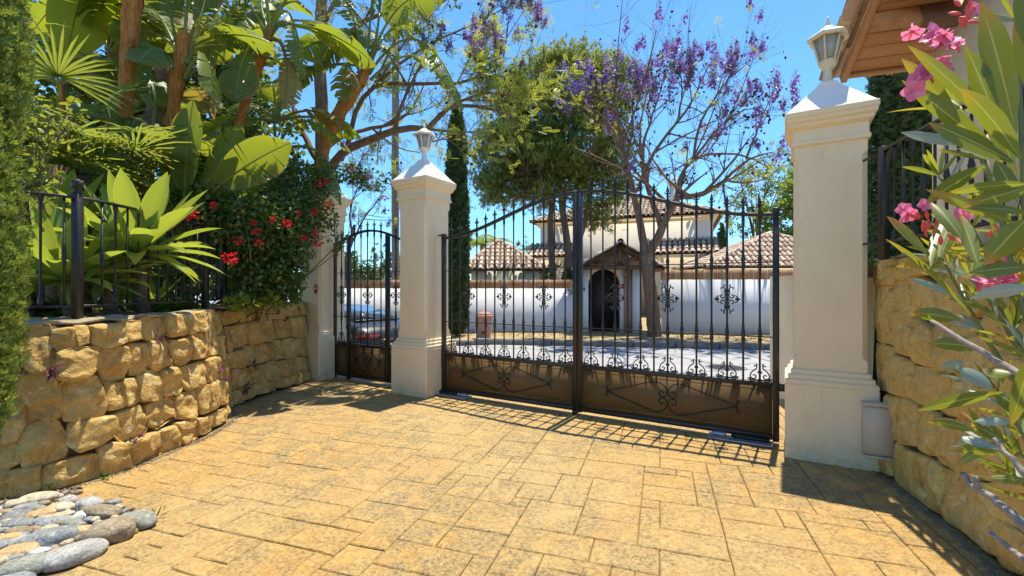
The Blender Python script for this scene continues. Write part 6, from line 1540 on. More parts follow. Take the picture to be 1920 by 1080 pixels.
# ================================================================ TREES ACROSS THE STREET
def grow(m, P, r0, r1, depth, tips, r, lf=.55, n=(5, 5, 4), up=.25, sprd=.9, segs=(8, 6, 4, 3), tmin=.3):
    P = np.asarray(P, float); m.tube(P, np.linspace(r0, r1, len(P)), segs[min(len(segs) - 1, 3 - depth)])
    L = np.linalg.norm(np.diff(P, axis=0), axis=1).sum(); T = np.gradient(P, axis=0)
    if depth == 0 or L < .12:
        tips.append((P[-1], nrm(T[-1]))); return
    for k in range(n[min(len(n) - 1, 3 - depth)]):
        t = r.uniform(tmin, 1.0); i = min(len(P) - 1, int(t * (len(P) - 1))); d = nrm(nrm(T[i]) * .65 + r.normal(0, sprd * .6, 3) + np.array([0, 0, up])); l = L * lf * r.uniform(.55, 1.15)
        b = P[i] + d * l * .5 + r.normal(0, .06, 3) * l; e = P[i] + d * l + np.array([0, 0, up * .4 * l]) + r.normal(0, .14, 3) * l
        rr = np.interp(t, [0, 1], [r0, r1]) * .62
        grow(m, bez(P[i], b, e, 6), rr, max(.0025, rr * .35), depth - 1, tips, r, lf, n, up, sprd, segs, .25)
    tips.append((P[-1], nrm(T[-1])))
SPR_V, SPR_F = [], []
for k in range(6):
    for sx in (-1, 1):
        y = .12 + k * .155; l = .30 * (1 - .45 * abs(k - 2) / 4)
        b = len(SPR_V); SPR_V += [(0, y, 0), (sx * l * .5, y - .02, .03), (sx * l, y + .07, -.02), (sx * l * .5, y + .10, .03)]; SPR_F.append((b, b + 1, b + 2, b + 3))
POD_V = np.array([(math.cos(a) * .5, 0, .5 + math.sin(a) * .5) for a in np.linspace(0, 2 * np.pi, 7)[:-1]]); POD_V = np.concatenate([POD_V + (0, .12, 0), POD_V - (0, .12, 0)])
POD_F = np.array([(0, 1, 2, 3), (0, 3, 4, 5), (6, 9, 8, 7), (6, 11, 10, 9)] + [(i, i + 6, (i + 1) % 6 + 6, (i + 1) % 6) for i in range(6)])
def jacaranda(label, base, limbs, zz, seed, npan, npod, nspr, pan_sel, spr_sel, pod_sel, lf, depth=3, n=(5, 5, 3), psize=.36):
    r = np.random.default_rng(seed); w = thing('jacaranda_tree', label, 'tree', tuple(base), 0, 'jacaranda trees'); m = MB(); tips = []
    for P, r0, r1, kids_ in limbs:
        P = np.array([W(x, y, zz + dz) for x, y, dz in P]); P = resample(chaikin(P, 2), 16); P = P + r.normal(0, .012, P.shape) * zz / 13
        if kids_: grow(m, P, r0, r1, kids_, tips, r, lf, n, .22)
        else: m.tube(P, np.linspace(r0, r1, 16), 9)
    m.build('trunk', M['jacaranda_bark'], w, world=True, smooth=True)
    T = np.array([t[0] for t in tips]); D = np.array([t[1] for t in tips])
    px = 960 + T[:, 0] / T[:, 1] * FPX; py = 540 - (T[:, 2] - CAM_H) / T[:, 1] * FPX
    def pick(sel, k):
        p = np.array([max(0, sel(a, b)) for a, b in zip(px, py)]); 
        return r.choice(len(T), min(k, (p > 0).sum()), p=p / p.sum(), replace=False) if k <= (p > 0).sum() else r.choice(len(T), k, p=p / p.sum())
    m, mb = MB(), MB()
    for i in pick(pan_sel, npan):
        L = psize * r.uniform(.7, 1.2); d = nrm(D[i] * .35 + (0, 0, .9)); Fm = frame(d, (1, .2, 0))
        k = 34; t = r.beta(1.2, 1.6, k); rad = .42 * L * (1 - t * .75); a = r.uniform(0, 6.28, k); P = T[i] + d * (t * L)[:, None] + (np.cos(a) * rad * r.random(k))[:, None] * Fm[:, 0] + (np.sin(a) * rad * r.random(k))[:, None] * Fm[:, 2]
        leaves(m, P, rdir(k, -.2), r.uniform(.065, .11, k) * psize / .36, .8, 'quad')
        k = 34; t = r.uniform(.3, 1.3, k); a = r.uniform(0, 6.28, k); rad = .3 * L * (1.3 - t); P = T[i] + d * (t * L)[:, None] + (np.cos(a) * rad)[:, None] * Fm[:, 0] + (np.sin(a) * rad)[:, None] * Fm[:, 2]
        leaves(mb, P, rdir(k, .5), r.uniform(.05, .10, k) * psize / .36, .22, 'quad'); mb.tube([T[i], T[i] + d * L * 1.1], [.006, .002], 3)
    m.build('blossom', M['purple_petal'], w, world=True, kind='stuff'); mb.build('buds', M['bud_sprig'], w, world=True, kind='stuff')
    m = MB(); I = pick(pod_sel, npod); k = len(I); P = T[I] + r.normal(0, .06, (k, 3)) * zz / 13; a = r.uniform(0, 6.28, k)
    Dp = np.c_[np.cos(a), np.sin(a), r.normal(0, .2, k)]; R = frames(Dp, np.c_[r.normal(0, .2, (k, 2)), -np.ones(k)]); m.scatter(POD_V, POD_F, P, R, r.uniform(.055, .09, k) * (zz / 13) ** .5)
    m.build('pods', M['pod'], w, world=True, kind='stuff')
    m = MB(); I = pick(spr_sel, nspr); I = np.repeat(I, 3); k = len(I); m.scatter(np.array(SPR_V), np.array(SPR_F), T[I] + r.normal(0, .04, (k, 3)), frames(D[I] * .5 + rdir(k, -.05), r.normal(0, .5, (k, 3)) + (0, 0, 1)), r.uniform(.16, .30, k) * (zz / 13) ** .5)
    m.build('crown', M['jacaranda_leaf'], w, world=True)
    return w
jacaranda('leaning jacaranda with purple blossom and dark pods growing on the verge right of the door', W(1226, 636, 12.6), [
    ([(1228, 642, 0), (1226, 600, 0), (1221, 550, 0), (1213, 500, 0), (1211, 472, 0)], .20, .155, 0),
    ([(1212, 485, 0), (1202, 425, .1), (1184, 345, .2), (1166, 275, .1), (1157, 215, 0), (1150, 160, -.2)], .12, .02, 3),
    ([(1213, 485, 0), (1236, 440, -.2), (1258, 392, -.4), (1272, 366, -.5), (1300, 370, -.6), (1332, 358, -.7), (1358, 338, -.6), (1400, 298, -.6), (1450, 285, -.8)], .13, .015, 3),
    ([(1240, 430, -.2), (1222, 372, .2), (1204, 330, .5), (1226, 282, .6), (1268, 232, .6), (1300, 190, .5), (1330, 120, .3)], .08, .015, 3),
    ([(1268, 372, -.5), (1275, 330, -.2), (1300, 295, .3), (1365, 285, .5), (1420, 300, .6), (1460, 325, .8)], .06, .012, 3),
    ([(1168, 280, .1), (1135, 222, .4), (1100, 196, .6), (1060, 200, .8)], .05, .012, 3),
    ([(1206, 330, .5), (1205, 270, .3), (1230, 200, 0), (1250, 130, -.2)], .05, .010, 3),
    ([(1300, 300, .2), (1310, 230, .1), (1355, 160, .2), (1400, 120, .3)], .045, .010, 3),
    ([(1190, 365, .2), (1210, 330, -.4), (1196, 250, -.8), (1215, 160, -1.0)], .05, .010, 3),
    ([(1300, 300, .3), (1345, 240, -.3), (1400, 200, -.5), (1440, 215, -.5)], .04, .009, 3), ([(1358, 338, -.6), (1400, 345, 0), (1450, 330, .3), (1482, 290, .3)], .035, .009, 3), ([(1270, 230, .6), (1280, 170, .9), (1270, 110, 1.0)], .035, .009, 3), ([(1157, 215, 0), (1115, 170, -.4), (1090, 190, -.6)], .03, .008, 3), ([(1400, 298, -.6), (1425, 230, -.5), (1450, 170, -.3)], .03, .008, 3)],
    12.6, 31, 165, 620, 130, lambda a, b: (1.0 if b < 190 else .35 if b < 300 else .05) * (a > 1030) * (b < 380), lambda a, b: (.6 if a < 1150 else .12) + (.5 if b > 260 and a > 1340 else 0), lambda a, b: 1.0 if b < 330 else .3, .48, n=(7, 6, 4))
jacaranda('big jacaranda behind the far pillar, long bare limb crossing above the foot gate', W(606, 700, 8.4), [
    ([(612, 720, 0), (608, 560, 0), (604, 420, 0), (603, 300, 0), (603, 200, 0), (598, 90, .1), (606, -40, .2), (610, -150, .2)], .15, .09, 0),
    ([(606, 330, 0), (640, 286, -.2), (678, 268, -.4), (705, 258, -.5), (740, 243, -.6), (778, 241, -.6), (811, 240, -.6), (822, 216, -.5), (853, 198, -.3), (905, 200, 0), (975, 222, .2)], .085, .016, 3),
    ([(604, 290, 0), (634, 257, .2), (690, 241, .4), (735, 235, .6), (775, 205, .8), (800, 150, 1.0)], .05, .012, 3),
    ([(600, 310, 0), (575, 262, .2), (552, 215, .4), (540, 150, .6)], .07, .016, 2),
    ([(640, 300, .3), (655, 258, .4), (668, 195, .4), (705, 155, .2), (769, 158, .1), (820, 155, .1), (870, 158, 0), (912, 132, -.1), (945, 124, -.2), (953, 40, -.3)], .055, .012, 3),
    ([(600, 130, .1), (650, 60, .3), (720, 20, .2), (800, 10, .1), (870, -10, .1)], .06, .014, 3),
    ([(705, 155, .2), (760, 110, .5), (830, 70, .6), (900, 40, .4), (960, 10, .2)], .035, .010, 3),
    ([(822, 216, -.5), (870, 185, -.8), (930, 170, -.8), (985, 190, -.6)], .03, .009, 3),
    ([(600, 60, .2), (660, -60, .2), (760, -80, .2), (860, -90, .2)], .05, .012, 3),
    ([(780, 241, -.6), (800, 270, -.5), (840, 255, -.3), (880, 300, -.1)], .02, .006, 2)],
    8.4, 17, 120, 330, 900, lambda a, b: (a > 790) * (1.0 if b < 95 else .12 if b < 130 else 0) + .0, lambda a, b: (1.0 if 60 < b < 300 else .5) * (.25 if a > 900 else 1), lambda a, b: 1.0 if b < 260 else .5, .46, n=(6, 5, 3), psize=.24)
W_ = None
jacaranda('slight jacaranda seen through the foot gate with mauve blossom', W(655, 640, 15.0), [
    ([(640, 660, 0), (645, 560, 0), (655, 470, 0), (665, 420, 0)], .09, .05, 0), ([(655, 470, 0), (675, 420, 0), (705, 380, 0), (725, 350, 0)], .04, .01, 3), ([(660, 440, 0), (655, 400, .3), (665, 360, .3), (690, 330, .3)], .04, .01, 3)],
    15.0, 5, 16, 10, 60, lambda a, b: 1, lambda a, b: 1, lambda a, b: 1, .5, n=(5, 4, 3), psize=.3)

def pine(label, limbs, crowns, zz, n, seed):
    r = np.random.default_rng(seed); base = W(*limbs[0][0][0][:2], zz); w = thing('pine_tree', label, 'tree', tuple(base)); m = MB()
    for P, r0, r1 in limbs:
        P = resample(chaikin(np.array([W(x, y, zz + d) for x, y, d in P]), 2), 14); m.tube(P, np.linspace(r0, r1, 14), 9)
    top = W(limbs[0][0][-1][0], limbs[0][0][-1][1], zz); CC = []
    for (x, y, d, rx, rz), k in crowns:
        c = W(x, y, zz + d); cc, dd = in_ellipsoid(k, c, (rx, rx * .85, rz), .35); CC.append(cc)
        for q in cc[::4]:
            s_ = P[r.integers(3, 14)]; m.tube(bez(s_, (s_ + q) / 2 - (0, 0, .25), q, 7), np.linspace(.05, .012, 7), 4)
    m.build('trunk', M['pine_bark'], w, world=True)
    CC = np.concatenate(CC); m = MB(); i = r.integers(0, len(CC), n); P = CC[i] + r.normal(0, 1, (n, 3)) * (.27, .27, .17)
    k = 9; P = np.repeat(P, k, 0); dm = np.repeat(rdir(n, .9), k, 0); D = dm + r.normal(0, .38, P.shape)
    leaves(m, P + D * .02, D, r.uniform(.14, .28, len(P)), .12, 'need')
    m.build('crown', M['pine_needle'], w, world=True); return w
pine('tall umbrella shaped pine rising behind the white wall left of the door', [
    ([(1072, 560, 0), (1068, 500, 0), (1062, 440, 0), (1052, 380, 0), (1050, 320, 0), (1056, 230, 0)], .17, .07), ([(1040, 560, .2), (1034, 480, .2), (1031, 420, .2), (1036, 360, .2), (1060, 300, .2), (1080, 220, .2)], .15, .05),
    ([(1068, 500, 0), (1082, 462, 0), (1096, 420, 0), (1110, 350, 0), (1120, 260, 0)], .12, .05), ([(1052, 370, 0), (1010, 320, 0), (960, 270, 0)], .08, .03), ([(1056, 340, 0), (1000, 350, 0), (950, 330, 0)], .07, .03)],
    [((985, 215, 0, 1.5, 1.3), 60), ((1075, 165, .3, 1.8, 1.2), 75), ((1130, 190, 0, 1.4, 1.3), 55), ((1010, 285, -.3, 1.7, 1.1), 60), ((1100, 280, -.3, 1.7, 1.2), 62), ((935, 290, .3, 1.1, 1.3), 42), ((925, 345, .3, .9, .8), 24), ((1050, 345, -.2, 1.3, .7), 34), ((1130, 350, .2, 1.1, 1.0), 34), ((1000, 370, .4, 1.2, .6), 22), ((1150, 280, .3, .9, 1.0), 24), ((1120, 405, 0, .7, .5), 12), ((960, 180, .2, .9, .9), 24), ((1060, 125, .3, 1.3, .55), 30), ((1125, 140, .2, 1.0, .6), 22)], 17.0, 17000, 3)
cypress('cypress', 'slim dark cypress on the verge just right of the middle pillar', (-1.60, 13.2, -.02), 7.0, lambda t: .34 * np.interp(t, [0, .03, .1, .3, .6, .85, 1], [.3, .8, .95, 1, .9, .6, .04]), 7000, .11, M['cypress_far_leaf'])
cypress('cypress', 'broad dark cypress standing behind the nearest pillar under the eave', (6.15, 7.1, 1.45), 5.6, lambda t: .47 * np.interp(t, [0, .03, .1, .3, .6, .85, 1], [.6, .9, .98, 1, .92, .6, .04]), 16000, .075, M['cypress_far_leaf'])
cypress('cypress', 'thin far cypress between the villa and its right wing', (10.6, 23.0, 0), 4.6, lambda t: .34 * np.interp(t, [0, .1, .5, .85, 1], [.8, 1, .9, .5, .04]), 1500, .16, M['cypress_far_leaf'], core=True)
# tall bare palm trunk
pb = W(741, 650, 16.5); pw = thing('tall_palm', 'very tall slim palm trunk rising beside the middle pillar', 'palm', (pb[0], pb[1], -.3))
MB().tube([(0, 0, -.1), (.02, 0, 1), (.0, 0, 6), (.04, .0, 13.4)], [.17, .145, .135, .12], 12).build('trunk', M['palm_bark'], pw)
for k in range(22):
    az, el = k * 2.4, rng.uniform(-.7, 1.2); d = np.array([math.cos(az) * math.cos(el), math.sin(az) * math.cos(el), math.sin(el)]); e = np.array([.04, 0, 13.4]) + d * 1.0
    m = MB(); m.tube([(.04, 0, 13.4), tuple(e)], [.02, .012], 4); Fm = frame(d)
    for q in np.linspace(-1.8, 1.8, 17):
        dd = nrm(Fm[:, 1] * math.cos(q) + Fm[:, 0] * math.sin(q)); t = np.array([0, .5, 1.0]); c_ = e + dd * (t * .9)[:, None] - np.array([0, 0, .35]) * (t ** 2)[:, None]; sd = nrm(np.cross(dd, Fm[:, 2])); ww = np.array([.02, .07, .01]); m.loft(np.stack([c_ - sd * ww[:, None] / 2, c_ + sd * ww[:, None] / 2], 1), closed=False)
    m.build('leaf', M['fan_leaf'], pw)
# far greenery
for k, (x, y, z, h, rr, lab) in enumerate(((652, 540, 26, 3.2, .55, 'pointed bright conifer seen at the left side of the foot gate'), (668, 540, 27, 3.0, .6, 'pointed conifer second from the left in the foot gate'), (684, 540, 26, 2.6, .6, 'low pointed conifer in the middle of the foot gate'), (703, 540, 25, 3.3, .55, 'dark pointed conifer right in the foot gate'), (719, 540, 26, 3.0, .55, 'pointed conifer at the right post of the foot gate'), (1, 540, 27, 4.0, .8, ''))):
    if not lab: continue
    c = W(x, y, z); leaf_tree('conifer', lab, (c[0], c[1], -.5), h, [((c[0], c[1], h * .35), (rr, rr, h * .4)), ((c[0], c[1], h * .72), (rr * .6, rr * .6, h * .32)), ((c[0], c[1], h * .98), (rr * .25, rr * .25, h * .22))], 1500, .16, 'far_leaf' if k != 3 else 'broad_leaf', cat='conifer', group='conifers behind the street wall', trunk_r=.08, tpl='quad', wd=.35)
for x, y, z, lab in ((975, 468, 40, 'small far dark pine left of the pair behind the left wing'), (988, 455, 42, 'taller far dark pine behind the left wing')):
    c = W(x, y, z); leaf_tree('conifer', lab, (c[0], c[1], -.5), 4, [((c[0], c[1], c[2] - 1.2), (.8, .8, 1.0)), ((c[0], c[1], c[2]), (.45, .45, .7))], 900, .25, 'broad_leaf', cat='conifer', group='far pines', trunk_r=.1, tpl='need', wd=.2)
fp = W(905, 455, 27); w = thing('far_palm', 'feathery palm crown behind the left wing beside the dark cypress', 'palm', (fp[0], fp[1], -.5)); MB().tube([(0, 0, 0), (0, 0, fp[2] + .3)], [.2, .18], 8).build('trunk', M['palm_bark'], w)
for k in range(16):
    az, el = k * 2.4, rng.uniform(.0, 1.2); C = bez((0, 0, fp[2] + .3), (math.cos(az) * math.cos(el) * 1.0, math.sin(az) * math.cos(el), fp[2] + .5 + 1.0 * math.sin(el)), (math.cos(az) * math.cos(el) * 2.0, math.sin(az) * math.cos(el) * 2, fp[2] + .2 + .8 * math.sin(el)), 16); m = MB(); m.tube(C, np.linspace(.03, .008, 16), 4)
    T = np.gradient(C, axis=0); S = np.cross(T, (0, 0, 1)); S /= np.linalg.norm(S, axis=1, keepdims=True) + 1e-6
    for sd in (-1, 1): leaves(m, C[3:], S[3:] * sd + T[3:] * 2 - (0, 0, .3), np.full(13, .55), .12, 'quad')
    m.build('leaf', M['far_leaf_bright'], w)
c = W(1425, 360, 25); leaf_tree('airy_tree', 'airy pale green tree behind the right wing', (c[0] - .3, c[1], -.5), 7, [((c[0], c[1], 6.3), (1.5, 1.2, 1.2)), ((c[0] - 1.0, c[1], 5.0), (1.0, .9, .8)), ((c[0] + 1.0, c[1], 7.2), (1.2, 1, .9)), ((c[0] - .3, c[1], 7.6), (1.1, 1, .8))], 3000, .16, 'far_leaf_bright', trunk_r=.13, tpl='quad')
c = W(1475, 400, 23); leaf_tree('leafy_tree', 'dense bright green tree between the airy tree and the nearest pillar', (c[0], c[1], -.5), 6, [((c[0], c[1], 4.6), (1.3, 1.2, 1.4)), ((c[0] + .9, c[1], 6.2), (1.2, 1.1, 1.3)), ((c[0] + .2, c[1], 3.2), (1.2, 1.1, 1.0))], 6000, .20, 'far_leaf_bright', trunk_r=.14)
c = W(1500, 330, 26); leaf_tree('leafy_tree', 'darker brownish tree rising behind the bright green tree', (c[0], c[1], -.5), 8, [((c[0], c[1], 7.6), (1.3, 1.2, 1.3)), ((c[0] + 1.6, c[1], 8.4), (1.6, 1.2, 1.5)), ((c[0] + 1.6, c[1], 6), (1.8, 1.3, 1.5))], 4500, .18, 'far_leaf', trunk_r=.14)
c = W(1640, 400, 9.5); leaf_tree('leafy_tree', 'leafy tree glimpsed between the nearest pillar and the broad cypress', (c[0] - .1, c[1], .5), 3, [((c[0], c[1], 2.9), (.5, .5, .9)), ((c[0] + .3, c[1], 1.9), (.6, .5, .6))], 1800, .10, 'far_leaf', trunk_r=.06)
c = W(1045, 508, 15.2); leaf_tree('shrub', 'leafy shrub leaning over the wall coping at the foot of the pine', (c[0], c[1], -.3), 2, [((c[0], c[1], 1.75), (.55, .35, .28)), ((c[0] + .5, c[1], 1.85), (.4, .3, .25))], 900, .09, 'far_leaf', cat='shrub', trunk_r=.04)
for x, y, z, s_, lab, grp in ((-14, 30, 2.2, 3.2, 'rounded far tree beyond the white wall at the left', 0), (-9, 36, 2.0, 3.4, 'rounded far tree beyond the wall left of the foot gate', 0), (-20, 27, 2.4, 3.2, 'far tree at the extreme left beyond the wall', 0), (22, 30, 3, 4.0, 'rounded far tree behind the nearest pillar', 0), (30, 27, 3, 4, 'rounded far tree beyond the right house', 0)):
    leaf_tree('far_tree', lab, (x, y, -.5), 5, [((x, y, z), (s_, s_ * .7, s_ * .6)), ((x + s_ * .6, y, z + .3), (s_ * .6, s_ * .6, s_ * .5))], 3000, .34, 'far_leaf', group='rounded trees beyond the wall')
# dry grass and leaf litter on the verge
n = 2600; X = rng.uniform(-8, 12, n); Y = kerb_y(X) + rng.uniform(.25, 2.0, n); P = np.c_[X, Y, [float(road_z(x)) + .14 for x in X]]; P = P[(P[:, 1] < 13.9)]
m = MB(); leaves(m, P, rdir(len(P), .6), rng.uniform(.05, .14, len(P)), .14, 'quad'); m.build('dry_grass', M['paddle_leaf_dry'], kind='stuff')
m = MB(); n = 260; P = np.array([[*gp(rng.uniform(-2, 4), rng.normal(-.6, .7)), .004] for _ in range(n)]); leaves(m, P, rdir(n) * (1, 1, .1), rng.uniform(.008, .022, n), .6, 'quad'); m.build('leaf_litter', M['paddle_leaf_dry'], kind='stuff')

# ================================================================ OLEANDER AT THE RIGHT EDGE
ol = thing('oleander', 'pink flowering oleander with long leaves leaning into view at the right edge', 'shrub', (1.75, .95, 0))
ro_ = np.random.default_rng(77)
def olleaf(p0, p2, wd, side=None, sag=.12, under=False, roll=0.0, cup=.22):
    p0, p2 = np.asarray(p0, float), np.asarray(p2, float); L = np.linalg.norm(p2 - p0); d = (p2 - p0) / L
    mid = (p0 + p2) / 2 + np.array([0, 0, sag * L]); C = bez(p0, mid, p2, 15); T = np.gradient(C, axis=0); T /= np.linalg.norm(T, axis=1, keepdims=True)
    tc = nrm(C.mean(0) - np.array([0, 0, CAM_H])); S0 = np.cross(T, tc) if side is None else np.repeat(np.asarray(side, float)[None], 15, 0)
    S0 -= T * (S0 * T).sum(1)[:, None]; S0 /= np.linalg.norm(S0, axis=1, keepdims=True) + 1e-9; N0 = np.cross(S0, T)
    tw = roll + np.linspace(-.15, .25, 15) * ro_.normal(0, 1); S = S0 * np.cos(tw)[:, None] + N0 * np.sin(tw)[:, None]; N = N0 * np.cos(tw)[:, None] - S0 * np.sin(tw)[:, None]
    t = np.linspace(0, 1, 15); w = wd / 2 * np.interp(t, [0, .06, .2, .45, .7, .88, 1], [.10, .22, .68, 1, .86, .45, .01]); xs = (-1, -.55, 0, .55, 1)
    rows = np.stack([C + S * (w * x)[:, None] + N * (w * cup * abs(x))[:, None] for x in xs], 1); uv = [(a, x) for a in t for x in xs]
    m = MB(); i = np.arange(14)[:, None] * 5; j = np.arange(4)[None]; m.add(rows.reshape(-1, 3), np.stack([i + j, i + j + 1, i + j + 6, i + j + 5], -1).reshape(-1, 4), uv)
    return m.build('leaf', M['oleander_under' if under else 'oleander_leaf'], ol, world=True, smooth=True)
# leaves one can pick out in the photograph: base px, tip px, depth at base and tip, width in px, underside seen
OL = [((1905, 250), (1838, 5), .98, 1.05, 62, 0), ((1880, 250), (1702, 85), 1.0, 1.1, 34, 0), ((1800, 235), (1690, 110), 1.15, 1.2, 36, 0), ((1905, 330), (1808, 85), 1.0, 1.05, 52, 0), ((1880, 300), (1690, 150), 1.05, 1.15, 40, 0),
      ((1915, 300), (1800, 165), .95, 1.0, 48, 0), ((1830, 210), (1660, 212), 1.15, 1.25, 7, 0), ((1900, 305), (1740, 230), 1.0, 1.1, 46, 0), ((1800, 272), (1688, 248), 1.1, 1.2, 26, 1), ((1905, 420), (1735, 355), .95, 1.05, 30, 0), ((1846, 312), (1735, 382), 1.1, 1.15, 42, 0),
      ((1930, 345), (1765, 367), .9, 1.0, 26, 0), ((1935, 350), (1808, 388), .9, 1.0, 46, 0), ((1910, 380), (1866, 300), .95, 1.0, 40, 0), ((1930, 400), (1806, 390), .9, 1.0, 22, 0), ((1925, 410), (1846, 495), .9, .95, 60, 0), ((1935, 500), (1814, 513), .9, .97, 40, 0), ((1945, 540), (1818, 560), .88, .95, 34, 1), ((1945, 200), (1905, 20), .9, .95, 60, 0), ((1950, 120), (1910, -40), .9, .95, 50, 0), ((1940, 660), (1895, 800), .9, .95, 40, 0),
      ((1820, 590), (1660, 448), 1.15, 1.3, 30, 0), ((1770, 500), (1678, 500), 1.2, 1.3, 22, 0), ((1800, 600), (1704, 588), 1.15, 1.25, 36, 0), ((1805, 560), (1700, 520), 1.2, 1.3, 16, 1), ((1845, 655), (1738, 645), 1.1, 1.2, 34, 0), ((1760, 490), (1790, 420), 1.2, 1.25, 26, 0), ((1740, 480), (1662, 405), 1.25, 1.35, 22, 0), ((1745, 500), (1770, 405), 1.2, 1.3, 30, 0), ((1805, 450), (1745, 380), 1.15, 1.25, 34, 0), ((1835, 500), (1800, 400), 1.1, 1.2, 30, 0),
      ((1880, 735), (1720, 770), 1.0, 1.12, 32, 0), ((1900, 792), (1825, 790), 1.0, 1.05, 24, 1), ((1810, 680), (1762, 690), 1.15, 1.2, 24, 1), ((1860, 730), (1796, 690), 1.1, 1.15, 36, 1), ((1858, 740), (1788, 755), 1.1, 1.15, 24, 1), ((1900, 700), (1840, 690), 1.0, 1.05, 52, 0), ((1945, 790), (1860, 735), .95, 1.05, 50, 0), ((1830, 810), (1735, 790), 1.1, 1.2, 22, 0), ((1890, 850), (1780, 845), 1.05, 1.15, 20, 0), ((1850, 838), (1790, 875), 1.1, 1.12, 20, 0), ((1940, 905), (1840, 898), 1.0, 1.05, 22, 0), ((1870, 840), (1795, 820), 1.1, 1.15, 30, 1), ((1885, 830), (1830, 800), 1.1, 1.15, 30, 0)]
for (a, b, z0, z1, wpx, un) in OL:
    p0, p2 = W(*a, z0), W(*b, z1); olleaf(p0, p2, .74 * wpx * (z0 + z1) / 2 / FPX * (1.0 if wpx > 10 else 2.2), sag=ro_.uniform(.02, .12), under=bool(un), roll=ro_.normal(0, .3) if wpx > 10 else 1.1)
# whorled shoots filling the bush
shoots = [((1935, 640), (1850, 300), 1.0), ((1925, 420), (1905, 40), .95), ((1900, 560), (1760, 330), 1.15), ((1890, 700), (1765, 480), 1.2), ((1960, 900), (1870, 730), 1.05), ((1900, 640), (1820, 520), 1.15), ((1960, 880), (1850, 830), 1.1), ((1940, 560), (1880, 470), 1.0), ((1890, 420), (1800, 200), 1.15), ((1960, 700), (1900, 620), .98), ((1960, 300), (1930, -60), .95), ((1860, 560), (1800, 440), 1.25), ((1980, 980), (1890, 880), 1.1), ((1960, 560), (1910, 440), 1.2)]
st = MB(); root = np.array([1.75, .95, .02])
for a, b, z in shoots:
    z += .14; A, B = W(*a, z), W(*b, z + .08); C = np.concatenate([bez(root + ro_.normal(0, .06, 3) * (1, 1, 0), (root + A) / 2 + np.array([.1, 0, .05]), A, 10)[:-1], bez(A, (A + B) / 2 + ro_.normal(0, .02, 3), B, 10)])
    st.tube(C, np.linspace(.011, .0035, len(C)), 6)
    sh_ = bez(A, (A + B) / 2, B, 10); d = nrm(B - A)
    for k in range(10 if (A[2] > 1.6 or B[2] > 1.75) else 17):
        q = sh_[int(ro_.uniform(2, 10))] if k > 5 else sh_[-1]; rr = rdir(1)[0]; rr = nrm(rr - d * np.dot(rr, d)); e = q + nrm(d * ro_.uniform(.5, 1.3) + rr) * ro_.uniform(.075, .13)
        olleaf(q, e, ro_.uniform(.010, .0155), sag=ro_.uniform(-.02, .12), under=ro_.random() < .15, roll=ro_.normal(0, .7))
for q in range(16):    # the rest of the bush, outside the photograph's frame
    b = np.array([ro_.uniform(1.45, 2.0), ro_.uniform(.55, 1.2), ro_.uniform(.9, 2.2)])
    if b[0] / b[1] < 1.32: b[0] = 1.32 * b[1] + .1
    C = bez(root + ro_.normal(0, .08, 3) * (1, 1, 0), (root + b) / 2 + ro_.normal(0, .06, 3), b, 12); st.tube(C, np.linspace(.010, .0035, 12), 5)
    d = nrm(C[-1] - C[-4])
    for k in range(12):
        rr = rdir(1)[0]; rr = nrm(rr - d * np.dot(rr, d)); p_ = C[int(ro_.uniform(6, 12))]
        olleaf(p_, p_ + nrm(d * ro_.uniform(.4, 1.2) + rr) * ro_.uniform(.09, .14), ro_.uniform(.014, .02), sag=ro_.uniform(-.02, .12), roll=ro_.normal(0, .7))
st.build('stem', M['green_stem'], ol, world=True, smooth=True)
tw = MB()
for P in ([(1745, 600, 1.15), (1830, 655, 1.05), (1930, 712, .95), (2010, 760, .9)], [(1862, 822, 1.05), (1905, 870, 1.0), (1990, 960, .92)], [(1852, 996, 1.1), (1890, 1025, 1.05), (1960, 1080, .95)]):
    C = resample(chaikin(np.array([W(*q) for q in P]), 2), 18); tw.tube(C + ro_.normal(0, .0012, C.shape), np.linspace(.005, .009, 18), 7)
C = resample(chaikin(np.array([W(*q) for q in ((1803, 888, 1.12), (1822, 915, 1.08), (1850, 925, 1.06), (1900, 965, 1.0), (1990, 1050, .9))]), 1), 18); tw.tube(C + ro_.normal(0, .0015, C.shape), np.linspace(.006, .012, 18), 8)
C = np.array([W(1836, 922, 1.07), W(1830, 905, 1.07), W(1828, 893, 1.08)]); tw.tube(C, [.008, .006, .005], 7)
tw.build('bare_twig', M['twig_bark'], ol, world=True, smooth=True)
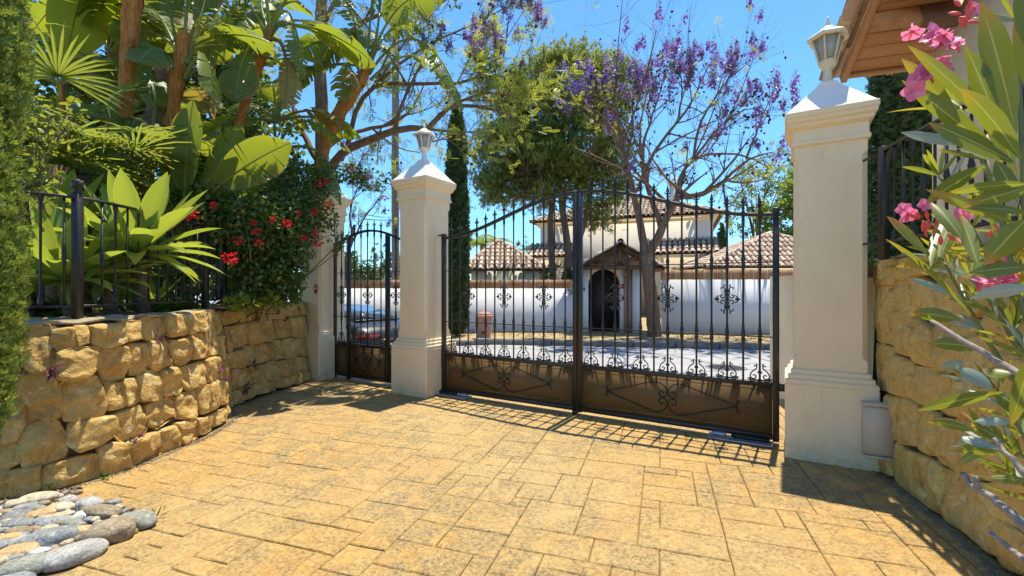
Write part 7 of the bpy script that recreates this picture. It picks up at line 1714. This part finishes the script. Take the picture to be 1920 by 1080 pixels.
def oleander_flower(c, d, r):
    m = MB(); Fm = frame(d, (.2, .1, 1)); n = 5
    for k in range(n):
        a = k * 2 * math.pi / n; o = Fm[:, 0] * math.cos(a) + Fm[:, 2] * math.sin(a); s_ = np.cross(d, o); t = np.linspace(0, 1, 6); cc = c + (o * (t * r)[:, None]) + d * (.35 * r * np.sin(t * 2.2))[:, None] + s_ * (.18 * r * t ** 2)[:, None]; w = r * np.array([.10, .30, .46, .50, .36, .10])
        m.loft(np.stack([cc - s_ * w[:, None] + d * .10 * r, cc, cc + s_ * w[:, None] + d * .05 * r], 1), closed=False)
    m.tube([c - d * r * .9, c - d * r * .35, c], [.10 * r, .14 * r, .26 * r], 6)
    m.build('flower', M['pink_petal'], ol, world=True, smooth=True)
for (x, y, z, n) in ((1755, 55, 1.15, 5), (1750, 125, 1.12, 5), (1785, 85, 1.2, 4), (1720, 140, 1.12, 3), (1700, 395, 1.35, 2), (1735, 395, 1.3, 2), (1810, 425, 1.25, 2), (1890, 530, 1.15, 2), (1835, 535, 1.2, 2), (1770, 150, 1.2, 2), (1830, 40, 1.3, 1), (1855, 490, 1.2, 1)):
    for k in range(n):
        c = W(x + ro_.normal(0, 13), y + ro_.normal(0, 11), z); oleander_flower(c, nrm(nrm(np.array([0, 0, CAM_H]) - c) + rdir(1)[0] * .9 + (0, 0, .4)), ro_.uniform(.019, .026))
m = MB()
for (x, y, z, n) in ((1810, 30, 1.25, 6), (1840, 35, 1.25, 5), (1740, 412, 1.28, 5), (1745, 440, 1.25, 4), (1790, 450, 1.2, 3), (1850, 440, 1.15, 3), (1880, 510, 1.12, 3)):
    for k in range(n):
        c = W(x + ro_.normal(0, 12), y + ro_.normal(0, 10), z); d = nrm(rdir(1)[0] * .6 + (-.3, 0, .7)); L = ro_.uniform(.02, .038); t = np.linspace(0, 1, 6)
        MB().tube(c + d * (t * L)[:, None], L * np.array([.06, .12, .15, .14, .09, .01]), 6).build('flower_bud', M['pink_bud'], ol, world=True, smooth=True)
